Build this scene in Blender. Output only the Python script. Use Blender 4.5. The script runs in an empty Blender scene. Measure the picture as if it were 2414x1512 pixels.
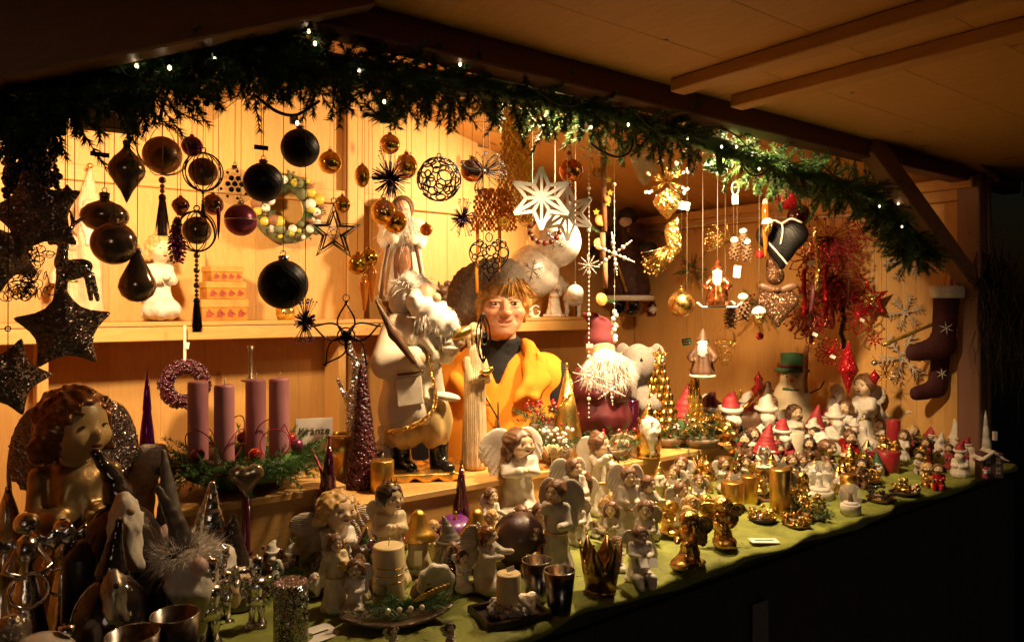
import bpy, math, random
import numpy as np
from mathutils import Vector, Matrix
random.seed(7)
RNG = np.random.default_rng(7)
PI = math.pi
SC = bpy.context.scene
COL = SC.collection
rad = math.radians

# ---------------------------------------------------------------- camera
CAMZ = 1.6
YAW = rad(37.1)
SA, CA = math.sin(YAW), math.cos(YAW)
FPX, CU, CV = 1739.0, 1206.0, 721.0          # focal length and horizon in photograph units
cd = bpy.data.cameras.new('camera')
cam = bpy.data.objects.new('camera', cd)
COL.objects.link(cam)
cam.location = (0, 0, CAMZ)
cam.rotation_euler = (rad(90), 0, -YAW)
cd.sensor_width = 36
cd.lens = 36 * FPX / 2413
cd.shift_y = -0.0145
cd.clip_start = 0.02
cd.clip_end = 500
SC.camera = cam

# ---------------------------------------------------------------- world, front fill, exposure
w = bpy.data.worlds.new('World')
SC.world = w
w.use_nodes = True
nt = w.node_tree
nt.nodes.clear()
sky = nt.nodes.new('ShaderNodeTexSky')
sky.sky_type = 'NISHITA'
sky.sun_disc = False
sky.sun_elevation = rad(1.0)
sky.sun_rotation = rad(202)
bg = nt.nodes.new('ShaderNodeBackground')
bg.inputs['Strength'].default_value = 0.0035
wo = nt.nodes.new('ShaderNodeOutputWorld')
nt.links.new(sky.outputs[0], bg.inputs[0])
nt.links.new(bg.outputs[0], wo.inputs[0])
sl = bpy.data.lights.new('front_fill_sun', 'SUN')
sl.energy = 0.085  # added fill from behind the camera, standing in for market lights
sl.angle = rad(12)
sl.color = (1.0, 0.78, 0.55)
so = bpy.data.objects.new('front_fill_sun', sl)
COL.objects.link(so)
so.rotation_euler = (rad(84), 0, rad(-22))
SC.view_settings.view_transform = 'Standard'
SC.view_settings.look = 'None'
SC.view_settings.gamma = 1
SC.view_settings.exposure = 0.0
SC.view_settings.use_curve_mapping = False
SC.cycles.use_denoising = True
SC.cycles.max_bounces = 5
SC.cycles.diffuse_bounces = 4
SC.cycles.glossy_bounces = 3
SC.cycles.transmission_bounces = 6
SC.cycles.sample_clamp_indirect = 4
SC.cycles.caustics_refractive = False
SC.cycles.caustics_reflective = False
WARM = (1.0, 0.68, 0.36)
def lamp_light(name, loc, target, energy, deg, blend, size, parent=None, color=WARM):
    l = bpy.data.lights.new(name, 'SPOT')
    l.energy = energy; l.spot_size = rad(deg); l.spot_blend = blend; l.shadow_soft_size = size; l.color = color
    o = bpy.data.objects.new(name, l)
    COL.objects.link(o)
    d = Vector(target) - Vector(loc)
    o.rotation_euler = d.to_track_quat('-Z', 'Y').to_euler()
    o.location = loc
    return o

# ---------------------------------------------------------------- where things stand (metres)
# x runs along the stall front to the right, y goes into the stall, z is up
BACK, RIGHT, LEFT = 3.3, 3.48, -0.32
FRONT = 1.142                                  # counter edge
TZ = 0.95                                      # counter top
RIDGE = (RIGHT + LEFT) / 2
EAVE, SLOPE = 2.155, 0.26
SHZ = 1.54                                     # shelf top
def ceil_z(x): return EAVE + SLOPE * (RIGHT - x if x > RIDGE else x - LEFT)
def ray(u, v):
    a = (u - CU) / FPX
    return Vector((SA + CA * a, CA - SA * a, (CV - v) / FPX))
def on_y(u, v, Y):
    r = ray(u, v); t = Y / r.y
    return Vector((0, 0, CAMZ)) + r * t
def on_z(u, v, z):
    r = ray(u, v); t = (z - CAMZ) / r.z
    return Vector((0, 0, CAMZ)) + r * t
def on_x(u, v, X):
    r = ray(u, v); t = X / r.x
    return Vector((0, 0, CAMZ)) + r * t
def depth(p): return p.x * SA + p.y * CA
def mpp(p): return depth(p) / FPX              # metres spanned by one photograph unit there
def facing(p): return math.atan2(-p.x, p.y)    # yaw that turns local -Y to the visitor

# ---------------------------------------------------------------- objects
def link(o, parent=None):
    COL.objects.link(o)
    if parent is not None: o.parent = parent
    return o
def tag(o, label, cat, group=None):
    o['label'] = label; o['category'] = cat
    if group: o['group'] = group
    return o
def thing(name, label, cat, loc, yaw=0.0, group=None, tilt=None):
    o = bpy.data.objects.new(name, None)
    o.empty_display_size = 0.02
    link(o)
    o.location = loc
    o.rotation_euler = (tilt[0], tilt[1], yaw) if tilt else (0, 0, yaw)
    return tag(o, label, cat, group)
class MB:
    """collects vertices and faces for ONE mesh"""
    def __init__(s): s.v = []; s.f = []; s.n = 0; s.c = []
    def raw(s, v, f, c=None):
        v = np.asarray(v, dtype=np.float32).reshape(-1, 3)
        for q in (f if isinstance(f, list) and len(f) and isinstance(f[0], np.ndarray) else [np.asarray(f)]):
            if q.size: s.f.append(q.astype(np.int64) + s.n)
        s.v.append(v); s.n += len(v)
        return s
    def tf(s, M):
        M = np.array(M)
        s.v = [x @ M[:3, :3].T.astype(np.float32) + M[:3, 3].astype(np.float32) for x in s.v]
        return s
    def scale(s, k):
        s.v = [x * np.float32(k) for x in s.v]; return s
    def add(s, o):
        b = s.n
        for x in o.v: s.v.append(x)
        for q in o.f: s.f.append(q + b)
        s.n += o.n
        return s
    def lathe(s, prof, n=24, c=(0, 0, 0), folds=0, amp=0.0, M=None):
        p = np.array(prof, dtype=np.float32)
        a = np.linspace(0, 2 * PI, n, endpoint=False)
        r = p[:, 0][:, None] * (1 + (amp * np.cos(folds * a))[None, :])
        v = np.stack([r * np.cos(a), r * np.sin(a), np.repeat(p[:, 1][:, None], n, 1)], -1).reshape(-1, 3)
        m = len(p)
        i = np.arange(m - 1)[:, None] * n; j = np.arange(n)[None, :]; k = (j + 1) % n
        q = np.stack([i + j, i + k, i + n + k, i + n + j], -1).reshape(-1, 4)
        if M is not None: v = v @ np.array(M)[:3, :3].T
        s.raw(v + np.array(c, dtype=np.float32), q)
        return s
    def ball(s, c, r, nu=14, nv=9, M=None):
        r = (r, r, r) if np.isscalar(r) else r
        t = np.linspace(0, PI, nv)
        prof = [(math.sin(x), -math.cos(x)) for x in t]
        b = MB().lathe(prof, nu)
        v = b.v[0] * np.array(r, dtype=np.float32)
        if M is not None: v = v @ np.array(M)[:3, :3].T
        s.raw(v + np.array(c, dtype=np.float32), b.f[0])
        return s
    def tube(s, pts, r, n=6, closed=False):
        p = np.array([tuple(x) for x in pts], dtype=np.float64)
        m = len(p)
        rr = np.full(m, r) if np.isscalar(r) else np.array(r, dtype=np.float64)
        if closed: t = np.roll(p, -1, 0) - np.roll(p, 1, 0)
        else: t = np.gradient(p, axis=0)
        t /= np.linalg.norm(t, axis=1)[:, None] + 1e-12
        up = np.array([0, 0, 1.0]) if abs(t[0][2]) < .9 else np.array([1.0, 0, 0])
        N = np.zeros_like(p)
        x = np.cross(t[0], up); x /= np.linalg.norm(x)
        for i in range(m):
            x = x - t[i] * np.dot(x, t[i]); l = np.linalg.norm(x)
            if l < 1e-6: x = np.cross(t[i], up + .1); l = np.linalg.norm(x)
            x = x / l; N[i] = x
        B = np.cross(t, N)
        a = np.linspace(0, 2 * PI, n, endpoint=False)
        v = p[:, None, :] + rr[:, None, None] * (np.cos(a)[None, :, None] * N[:, None, :] + np.sin(a)[None, :, None] * B[:, None, :])
        i = np.arange(m if closed else m - 1)[:, None]; j = np.arange(n)[None, :]
        i2 = (i + 1) % m; k = (j + 1) % n
        q = np.stack([i * n + j, i * n + k, i2 * n + k, i2 * n + j], -1).reshape(-1, 4)
        b = s.n
        s.raw(v.reshape(-1, 3), q)
        if not closed:
            c0 = np.arange(n)[::-1]; c1 = np.arange(n) + (m - 1) * n
            for c in (c0, c1):
                s.f.append(np.stack([np.full(n - 2, c[0]), c[1:-1], c[2:]], -1) + b)
        return s
    def ring(s, c, R, r, ax=(0, 1, 0), n=20, k=5, ell=1.0):
        ax = Vector(ax).normalized()
        x = ax.orthogonal().normalized(); y = ax.cross(x)
        if abs(ax.y) > .99: x, y = Vector((1, 0, 0)), Vector((0, 0, 1))
        pts = [Vector(c) + x * (R * math.cos(t)) + y * (R * ell * math.sin(t)) for t in np.linspace(0, 2 * PI, n, endpoint=False)]
        return s.tube(pts, r, k, True)
    def box(s, c, sz, M=None, bev=0.0):
        h = np.array(sz) / 2
        if bev > 0:
            b = bev; v = []
            xs = (-h[0], h[0]); 
            for sx in (-1, 1):
                for sy in (-1, 1):
                    for sz_ in (-1, 1):
                        v += [(sx * h[0], sy * (h[1] - b), sz_ * (h[2] - b)), (sx * (h[0] - b), sy * h[1], sz_ * (h[2] - b)), (sx * (h[0] - b), sy * (h[1] - b), sz_ * h[2])]
            I = lambda sx, sy, sz_, k: ((sx > 0) * 4 + (sy > 0) * 2 + (sz_ > 0)) * 3 + k
            q = []
            for sgn in (-1, 1):
                q.append([I(sgn, -1, -1, 0), I(sgn, 1, -1, 0), I(sgn, 1, 1, 0), I(sgn, -1, 1, 0)][::sgn])
                q.append([I(-1, sgn, -1, 1), I(-1, sgn, 1, 1), I(1, sgn, 1, 1), I(1, sgn, -1, 1)][::sgn])
                q.append([I(-1, -1, sgn, 2), I(1, -1, sgn, 2), I(1, 1, sgn, 2), I(-1, 1, sgn, 2)][::sgn])
            for a in (-1, 1):
                for b_ in (-1, 1):
                    q.append([I(a, b_, -1, 0), I(a, b_, 1, 0), I(a, b_, 1, 1), I(a, b_, -1, 1)][::-a * b_])
                    q.append([I(a, -1, b_, 0), I(a, 1, b_, 0), I(a, 1, b_, 2), I(a, -1, b_, 2)][::a * b_])
                    q.append([I(-1, a, b_, 1), I(1, a, b_, 1), I(1, a, b_, 2), I(-1, a, b_, 2)][::-a * b_])
            t = []
            for a in (-1, 1):
                for b_ in (-1, 1):
                    for c_ in (-1, 1):
                        t.append([I(a, b_, c_, 0), I(a, b_, c_, 1), I(a, b_, c_, 2)][::a * b_ * c_])
            v = np.array(v)
            f = [np.array(q), np.array(t)]
        else:
            v = np.array([[x, y, z] for x in (-h[0], h[0]) for y in (-h[1], h[1]) for z in (-h[2], h[2])])
            f = [np.array([[0, 1, 3, 2], [4, 6, 7, 5], [0, 4, 5, 1], [2, 3, 7, 6], [0, 2, 6, 4], [1, 5, 7, 3]])]
        if M is not None: v = v @ np.array(M)[:3, :3].T
        s.raw(v + np.array(c), f)
        return s
    def prism(s, outline, y0, y1, M=None, c=(0, 0, 0)):
        """outline in x,z; thickness along y; fan about the centroid (star shaped outlines)"""
        o = np.array(outline, dtype=np.float64); n = len(o); ce = o.mean(0)
        v = [(p[0], y0, p[1]) for p in o] + [(p[0], y1, p[1]) for p in o] + [(ce[0], y0, ce[1]), (ce[0], y1, ce[1])]
        i = np.arange(n); k = (i + 1) % n
        q = np.stack([i, i + n, k + n, k], -1)
        t = np.concatenate([np.stack([i, k, np.full(n, 2 * n)], -1), np.stack([k + n, i + n, np.full(n, 2 * n + 1)], -1)])
        v = np.array(v)
        if M is not None: v = v @ np.array(M)[:3, :3].T
        s.raw(v + np.array(c), [q, t])
        return s
    def blades(s, roots, dirs, length, width, segs=2, curl=None):
        """thin tapering strips: hair, needles, straw"""
        R = np.asarray(roots, dtype=np.float32); D = np.asarray(dirs, dtype=np.float32)
        n = len(R)
        D = D / (np.linalg.norm(D, axis=1)[:, None] + 1e-9)
        L = np.broadcast_to(np.asarray(length, dtype=np.float32), (n,))[:, None]
        W = RNG.normal(size=(n, 3)).astype(np.float32)
        W = np.cross(D, W); W /= np.linalg.norm(W, axis=1)[:, None] + 1e-9
        W *= width / 2
        C = np.zeros((n, 3), np.float32) if curl is None else np.asarray(curl, dtype=np.float32)
        vs = []
        for i in range(segs):
            t = i / segs
            P = R + D * L * t + C * L * t * t
            k = 1 - .55 * t
            vs += [P - W * k, P + W * k]
        vs.append(R + D * L + C * L)
        V = np.stack(vs, 1).reshape(-1, 3)
        m = 2 * segs + 1
        b = (np.arange(n) * m)[:, None]
        fs = [np.concatenate([b + np.array([[2 * i, 2 * i + 1, 2 * i + 3, 2 * i + 2]]) for i in range(segs - 1)])] if segs > 1 else []
        fs.append(b + np.array([[2 * segs - 2, 2 * segs - 1, 2 * segs]]))
        return s.raw(V, fs)
    def mesh(s, name, smooth=True):
        V = np.concatenate(s.v) if s.v else np.zeros((0, 3), np.float32)
        me = bpy.data.meshes.new(name)
        me.vertices.add(len(V)); me.vertices.foreach_set('co', np.ascontiguousarray(V, dtype=np.float32).ravel())
        li = np.concatenate([q.ravel() for q in s.f]); tot = np.concatenate([np.full(len(q), q.shape[1]) for q in s.f])
        st = np.concatenate([[0], np.cumsum(tot)[:-1]])
        me.loops.add(len(li)); me.loops.foreach_set('vertex_index', li.astype(np.int32))
        me.polygons.add(len(tot)); me.polygons.foreach_set('loop_start', st.astype(np.int32)); me.polygons.foreach_set('loop_total', tot.astype(np.int32))
        me.polygons.foreach_set('use_smooth', np.full(len(tot), bool(smooth)))
        me.update(calc_edges=True)
        return me
def part(name, mb, mat, parent=None, smooth=True, loc=None, kind=None, label=None):
    me = mb if isinstance(mb, bpy.types.Mesh) else mb.mesh(name, smooth)
    if not me.materials: me.materials.append(M_(mat))
    o = bpy.data.objects.new(name, me)
    link(o, parent)
    if loc is not None: o.location = loc
    if kind: o['kind'] = kind
    if label: o['label'] = label
    return o
def rotm(ax, deg): return np.array(Matrix.Rotation(rad(deg), 3, ax))

# ---------------------------------------------------------------- implicit surfaces (for carved and moulded figures)
class G:
    def __init__(s, lo, hi, h):
        lo = np.array(lo, dtype=np.float32) - 2 * h; hi = np.array(hi, dtype=np.float32) + 2 * h
        s.o, s.h = lo, h
        ax = [np.arange(lo[i], hi[i] + h, h, dtype=np.float32) for i in range(3)]
        s.X, s.Y, s.Z = np.meshgrid(*ax, indexing='ij')
    def at(s, c, R=None):
        q = G.__new__(G); q.o, q.h = s.o, s.h
        x, y, z = s.X - np.float32(c[0]), s.Y - np.float32(c[1]), s.Z - np.float32(c[2])
        if R is not None:
            R = np.asarray(R, dtype=np.float32)
            x, y, z = x * R[0, 0] + y * R[1, 0] + z * R[2, 0], x * R[0, 1] + y * R[1, 1] + z * R[2, 1], x * R[0, 2] + y * R[1, 2] + z * R[2, 2]
        q.X, q.Y, q.Z = x, y, z
        return q
def ell(q, c, r, R=None):
    if R is not None: q = q.at(c, R); c = (0, 0, 0)
    r = (r, r, r) if np.isscalar(r) else r
    x, y, z = (q.X - c[0]) / r[0], (q.Y - c[1]) / r[1], (q.Z - c[2]) / r[2]
    k0 = np.sqrt(x * x + y * y + z * z) + 1e-6
    k1 = np.sqrt((x / r[0]) ** 2 + (y / r[1]) ** 2 + (z / r[2]) ** 2) + 1e-6
    return k0 * (k0 - 1) / k1
def cap(q, a, b, ra, rb=None):
    rb = ra if rb is None else rb
    a = np.array(a, dtype=np.float32); ba = np.array(b, dtype=np.float32) - a
    px, py, pz = q.X - a[0], q.Y - a[1], q.Z - a[2]
    t = np.clip((px * ba[0] + py * ba[1] + pz * ba[2]) / (ba @ ba + 1e-9), 0, 1)
    return np.sqrt((px - t * ba[0]) ** 2 + (py - t * ba[1]) ** 2 + (pz - t * ba[2]) ** 2) - (ra + (rb - ra) * t)
def chain(q, pts, rs, k=.01):
    d = None
    for i in range(len(pts) - 1):
        e = cap(q, pts[i], pts[i + 1], rs[i], rs[i + 1])
        d = e if d is None else smin(d, e, k)
    return d
def smin(a, b, k=.02):
    h = np.clip(.5 + .5 * (b - a) / k, 0, 1)
    return b + (a - b) * h - k * h * (1 - h)
def smax(a, b, k=.02): return -smin(-a, -b, k)
def lump(q, f, amp, ph=0.0):
    return amp * np.sin(q.X * f + ph + 1.3 * np.sin(q.Z * f * .7)) * np.sin(q.Y * f + 2 * ph + 1.1 * np.sin(q.X * f * .6)) * np.sin(q.Z * f + .5 + 1.7 * np.sin(q.Y * f * .8))
_ED = [((0,0,0),(1,0,0)),((0,1,0),(1,1,0)),((0,0,1),(1,0,1)),((0,1,1),(1,1,1)),((0,0,0),(0,1,0)),((1,0,0),(1,1,0)),((0,0,1),(0,1,1)),((1,0,1),(1,1,1)),((0,0,0),(0,0,1)),((1,0,0),(1,0,1)),((0,1,0),(0,1,1)),((1,1,0),(1,1,1))]
def nets(g, F, scale=1.0):
    F = F.astype(np.float32)
    F[0] = F[-1] = 1; F[:, 0] = F[:, -1] = 1; F[:, :, 0] = F[:, :, -1] = 1
    s = F < 0
    nx, ny, nz = F.shape
    cnt = np.zeros((nx - 1, ny - 1, nz - 1), np.int8)
    for a in (0, 1):
        for b in (0, 1):
            for c in (0, 1): cnt += s[a:nx - 1 + a, b:ny - 1 + b, c:nz - 1 + c]
    act = (cnt > 0) & (cnt < 8)
    I, J, K = np.nonzero(act)
    idx = np.full(act.shape, -1, np.int64); idx[I, J, K] = np.arange(len(I))
    pos = np.zeros((len(I), 3)); num = np.zeros(len(I))
    for a, b in _ED:
        fa = F[I + a[0], J + a[1], K + a[2]]; fb = F[I + b[0], J + b[1], K + b[2]]
        m = (fa < 0) != (fb < 0)
        t = fa[m] / (fa[m] - fb[m])
        pos[m] += np.array(a) + t[:, None] * (np.array(b) - np.array(a)); num[m] += 1
    V = (np.stack([I, J, K], 1) + pos / np.maximum(num, 1)[:, None]) * g.h + g.o
    fs = []
    def emit(d, a, i, j, k, cells):
        q = np.stack([idx[c] for c in cells], 1)
        flip = ~a
        q[flip] = q[flip][:, ::-1]
        fs.append(q)
    a, b = s[:-1, 1:-1, 1:-1], s[1:, 1:-1, 1:-1]; i, j, k = np.nonzero(a != b); av = a[i, j, k]; j = j + 1; k = k + 1
    emit(0, av, i, j, k, [(i, j - 1, k - 1), (i, j, k - 1), (i, j, k), (i, j - 1, k)])
    a, b = s[1:-1, :-1, 1:-1], s[1:-1, 1:, 1:-1]; i, j, k = np.nonzero(a != b); av = a[i, j, k]; i = i + 1; k = k + 1
    emit(1, av, i, j, k, [(i - 1, j, k - 1), (i - 1, j, k), (i, j, k), (i, j, k - 1)])
    a, b = s[1:-1, 1:-1, :-1], s[1:-1, 1:-1, 1:]; i, j, k = np.nonzero(a != b); av = a[i, j, k]; i = i + 1; j = j + 1
    emit(2, av, i, j, k, [(i - 1, j - 1, k), (i, j - 1, k), (i, j, k), (i - 1, j, k)])
    q = np.concatenate(fs)
    q = q[(q >= 0).all(1)]
    return MB().raw(V * scale, q)
def sdf(lo, hi, h, fn, scale=1.0):
    g = G(lo, hi, h)
    return nets(g, fn(g), scale)

# ---------------------------------------------------------------- materials
MATS = {}; MDEF = {}
def mat(name, col, rough=.5, metal=0.0, var=.12, vs=25.0, bump=0.0, bs=60.0, **k):
    MDEF[name] = dict(col=col, rough=rough, metal=metal, var=var, vs=vs, bump=bump, bs=bs, **k)
def M_(name):
    if name in MATS: return MATS[name]
    d = MDEF[name]
    m = bpy.data.materials.new(name); m.use_nodes = True
    MATS[name] = m
    t = m.node_tree; N = t.nodes; L = t.links
    b = N['Principled BSDF']
    tc = N.new('ShaderNodeTexCoord')
    co = tc.outputs['Object']
    c = list(d['col']) + [1]
    if d.get('wood'):
        build_wood(m, d, t, N, L, b, tc)
        return m
    nz = N.new('ShaderNodeTexNoise'); nz.inputs['Scale'].default_value = d['vs']; nz.inputs['Detail'].default_value = 4
    L.new(co, nz.inputs['Vector'])
    mx = N.new('ShaderNodeMix'); mx.data_type = 'RGBA'
    v = d['var']
    mx.inputs[6].default_value = [max(0, x * (1 - v)) for x in c[:3]] + [1]
    c2 = d.get('col2')
    mx.inputs[7].default_value = (list(c2) + [1]) if c2 else [min(1, x * (1 + v)) for x in c[:3]] + [1]
    rp = N.new('ShaderNodeMapRange'); rp.inputs[1].default_value = d.get('lo', .35); rp.inputs[2].default_value = d.get('hi', .65)
    L.new(nz.outputs[0], rp.inputs[0]); L.new(rp.outputs[0], mx.inputs[0])
    colout = mx.outputs[2]
    b.inputs['Metallic'].default_value = d['metal']
    b.inputs['Roughness'].default_value = d['rough']
    if d.get('rv'):
        rr = N.new('ShaderNodeMapRange'); rr.inputs[1].default_value = .3; rr.inputs[2].default_value = .7
        rr.inputs[3].default_value = max(0, d['rough'] - d['rv']); rr.inputs[4].default_value = d['rough'] + d['rv']
        L.new(nz.outputs[0], rr.inputs[0]); L.new(rr.outputs[0], b.inputs['Roughness'])
    for key, inp in (('trans', 'Transmission Weight'), ('coat', 'Coat Weight'), ('sheen', 'Sheen Weight'), ('sss', 'Subsurface Weight'), ('ior', 'IOR'), ('alpha', 'Alpha'), ('aniso', 'Anisotropic'), ('spec', 'Specular IOR Level')):
        if key in d: b.inputs[inp].default_value = d[key]
    if 'sss' in d: b.inputs['Subsurface Radius'].default_value = (.012, .005, .003); b.inputs['Subsurface Scale'].default_value = d.get('ssc', .6)
    if 'sheen' in d: b.inputs['Sheen Tint'].default_value = c
    if d.get('glitter'):
        vo = N.new('ShaderNodeTexVoronoi'); vo.inputs['Scale'].default_value = d['glitter']
        L.new(co, vo.inputs['Vector'])
        ge = N.new('ShaderNodeNewGeometry')
        s1 = N.new('ShaderNodeVectorMath'); s1.operation = 'SUBTRACT'; s1.inputs[1].default_value = (.5, .5, .5)
        s2 = N.new('ShaderNodeVectorMath'); s2.operation = 'SCALE'; s2.inputs['Scale'].default_value = d.get('gk', 1.6)
        s3 = N.new('ShaderNodeVectorMath'); s3.operation = 'ADD'
        s4 = N.new('ShaderNodeVectorMath'); s4.operation = 'NORMALIZE'
        L.new(vo.outputs['Color'], s1.inputs[0]); L.new(s1.outputs[0], s2.inputs[0]); L.new(s2.outputs[0], s3.inputs[0]); L.new(ge.outputs['Normal'], s3.inputs[1]); L.new(s3.outputs[0], s4.inputs[0]); L.new(s4.outputs[0], b.inputs['Normal'])
        if d.get('iris'):
            m2 = N.new('ShaderNodeMix'); m2.data_type = 'RGBA'; m2.inputs[0].default_value = d['iris']
            L.new(colout, m2.inputs[6]); L.new(vo.outputs['Color'], m2.inputs[7]); colout = m2.outputs[2]
    elif d['bump'] > 0:
        bn = N.new('ShaderNodeTexNoise') if not d.get('wave') else N.new('ShaderNodeTexWave')
        bn.inputs['Scale'].default_value = d['bs']
        if d.get('wave'):
            bn.inputs['Distortion'].default_value = d.get('wdist', 2.0); bn.bands_direction = d['wave']
        else: bn.inputs['Detail'].default_value = 5
        L.new(co, bn.inputs['Vector'])
        bp = N.new('ShaderNodeBump'); bp.inputs['Strength'].default_value = d['bump']; bp.inputs['Distance'].default_value = d.get('bd', .003)
        L.new(bn.outputs[0 if not d.get('wave') else 1], bp.inputs['Height']); L.new(bp.outputs[0], b.inputs['Normal'])
    if d.get('emit'):
        b.inputs['Emission Color'].default_value = c; b.inputs['Emission Strength'].default_value = d['emit']
        m.cycles.emission_sampling = 'NONE'
    if d.get('attr'):
        at = N.new('ShaderNodeAttribute'); at.attribute_name = d['attr']
        m3 = N.new('ShaderNodeMix'); m3.data_type = 'RGBA'; m3.blend_type = 'MULTIPLY'; m3.inputs[0].default_value = 1
        L.new(colout, m3.inputs[6]); L.new(at.outputs['Color'], m3.inputs[7]); colout = m3.outputs[2]
    L.new(colout, b.inputs['Base Color'])
    return m
def build_wood(m, d, t, N, L, b, tc):
    """planed softwood: growth rings along the board, knots, a tone of its own for every board"""
    oi = N.new('ShaderNodeObjectInfo')
    ax = d['wood']
    mp = N.new('ShaderNodeMapping')
    sc = {'X': (.9, 9, 9), 'Y': (9, .9, 9), 'Z': (9, 9, .9)}[ax]
    mp.inputs['Scale'].default_value = sc
    of = N.new('ShaderNodeVectorMath'); of.operation = 'SCALE'; of.inputs[0].default_value = (13, 29, 17)
    L.new(oi.outputs['Random'], of.inputs['Scale'])
    ad = N.new('ShaderNodeVectorMath'); L.new(tc.outputs['Object'], ad.inputs[0]); L.new(of.outputs[0], ad.inputs[1])
    L.new(ad.outputs[0], mp.inputs['Vector'])
    n1 = N.new('ShaderNodeTexNoise'); n1.inputs['Scale'].default_value = 2.2; n1.inputs['Detail'].default_value = 7; n1.inputs['Distortion'].default_value = .6
    L.new(mp.outputs[0], n1.inputs['Vector'])
    ml = N.new('ShaderNodeMath'); ml.operation = 'MULTIPLY'; ml.inputs[1].default_value = 9
    L.new(n1.outputs[0], ml.inputs[0])
    fr = N.new('ShaderNodeMath'); fr.operation = 'PINGPONG'; fr.inputs[1].default_value = .5
    L.new(ml.outputs[0], fr.inputs[0])
    vo = N.new('ShaderNodeTexVoronoi'); vo.inputs['Scale'].default_value = 1.0
    mp2 = N.new('ShaderNodeMapping'); mp2.inputs['Scale'].default_value = {'X': (2.6, 6, 6), 'Y': (6, 2.6, 6), 'Z': (6, 6, 2.6)}[ax]
    L.new(ad.outputs[0], mp2.inputs['Vector']); L.new(mp2.outputs[0], vo.inputs['Vector'])
    kn = N.new('ShaderNodeMapRange'); kn.inputs[1].default_value = .07; kn.inputs[2].default_value = .12; kn.inputs[3].default_value = 1; kn.inputs[4].default_value = 0
    L.new(vo.outputs['Distance'], kn.inputs[0])
    c = d['col']
    mx = N.new('ShaderNodeMix'); mx.data_type = 'RGBA'
    mx.inputs[6].default_value = (c[0], c[1], c[2], 1); mx.inputs[7].default_value = (c[0] * .84, c[1] * .74, c[2] * .62, 1)
    L.new(fr.outputs[0], mx.inputs[0])
    m2 = N.new('ShaderNodeMix'); m2.data_type = 'RGBA'; m2.inputs[7].default_value = (c[0] * .45, c[1] * .32, c[2] * .24, 1)
    km = N.new('ShaderNodeMath'); km.operation = 'MULTIPLY'; km.inputs[1].default_value = .9
    L.new(kn.outputs[0], km.inputs[0]); L.new(km.outputs[0], m2.inputs[0]); L.new(mx.outputs[2], m2.inputs[6])
    hs = N.new('ShaderNodeHueSaturation')
    vr = N.new('ShaderNodeMapRange'); vr.inputs[3].default_value = 1 - d.get('bv', .1); vr.inputs[4].default_value = 1 + d.get('bv', .1)
    L.new(oi.outputs['Random'], vr.inputs[0]); L.new(vr.outputs[0], hs.inputs['Value']); L.new(m2.outputs[2], hs.inputs['Color'])
    L.new(hs.outputs[0], b.inputs['Base Color'])
    b.inputs['Roughness'].default_value = d['rough']
    bp = N.new('ShaderNodeBump'); bp.inputs['Strength'].default_value = .25; bp.inputs['Distance'].default_value = .001
    L.new(fr.outputs[0], bp.inputs['Height']); L.new(bp.outputs[0], b.inputs['Normal'])
# ---------------------------------------------------------------- material table
PINE = (.62, .35, .105)
mat('pine_z', PINE, .55, wood='Z', bv=.08); mat('pine_x', PINE, .55, wood='X'); mat('pine_y', PINE, .55, wood='Y')
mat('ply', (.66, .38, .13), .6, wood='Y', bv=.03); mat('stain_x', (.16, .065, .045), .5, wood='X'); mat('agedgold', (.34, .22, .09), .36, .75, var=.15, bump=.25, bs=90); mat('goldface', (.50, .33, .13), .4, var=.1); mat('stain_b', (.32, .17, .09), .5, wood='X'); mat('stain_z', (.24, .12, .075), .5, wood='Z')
mat('dark_board', (.035, .03, .03), .8, wood='Z'); mat('asphalt', (.05, .05, .05), .9, bump=.4, bs=80)
mat('cloth', (.20, .225, .035), .75, var=.25, vs=14, bump=.5, bs=160, sheen=.35)
mat('drape', (.012, .012, .013), .9, bump=.3)
mat('needle', (.045, .115, .022), .45, var=.5, vs=9); mat('needle2', (.05, .11, .03), .45, var=.45, vs=30); mat('twig', (.06, .035, .02), .8)
mat('cable', (.01, .012, .01), .45); mat('bulb', (1, .78, .45), .2, emit=9.0); mat('bulb_dim', (1, .6, .3), .2, emit=2.0)
mat('lampwhite', (.7, .66, .58), .4); mat('lampgrey', (.05, .05, .055), .5); mat('lampglass', (1, .82, .52), .2, emit=14.0)
mat('string', (.35, .25, .13), .7); mat('darkstring', (.06, .04, .03), .7); mat('whitestring', (.7, .62, .5), .6)
mat('silver', (.76, .73, .70), .16, 1.0, var=.15, vs=60, rv=.08, bump=.35, bs=110); mat('oldsilver', (.42, .36, .28), .36, .7, var=.15, vs=70, rv=.12, bump=.3, bs=120)
mat('gold', (.78, .50, .14), .25, 1.0, var=.25, vs=50, rv=.1); mat('oldgold', (.60, .37, .11), .34, 1.0, var=.45, vs=60, rv=.12, bump=.25, bs=130)
mat('goldleaf', (.74, .47, .12), .34, 1.0, var=.2, vs=30, bump=.5, bs=90, bd=.002)
mat('goldglitter', (.80, .52, .16), .22, 1.0, glitter=520, gk=1.5); mat('silverglitter', (.62, .60, .60), .22, 1.0, glitter=420, gk=1.7, iris=.15)
mat('hologlitter', (.50, .52, .58), .2, 1.0, glitter=480, gk=1.9, iris=.35)
mat('darkglitter', (.34, .27, .22), .3, .8, glitter=420, gk=1.7, iris=.08); mat('redglitter', (.50, .012, .02), .25, .5, glitter=420, gk=1.5)
mat('purpleglitter', (.26, .03, .25), .22, .8, glitter=360, gk=1.6, iris=.12); mat('brownglitter', (.16, .08, .04), .3, .6, glitter=420, gk=1.4)
mat('blackvelvet', (.004, .0035, .004), .45, var=.3, bump=.22, bs=30, wave='DIAGONAL', wdist=9, bd=.0015, spec=.25)
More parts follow.
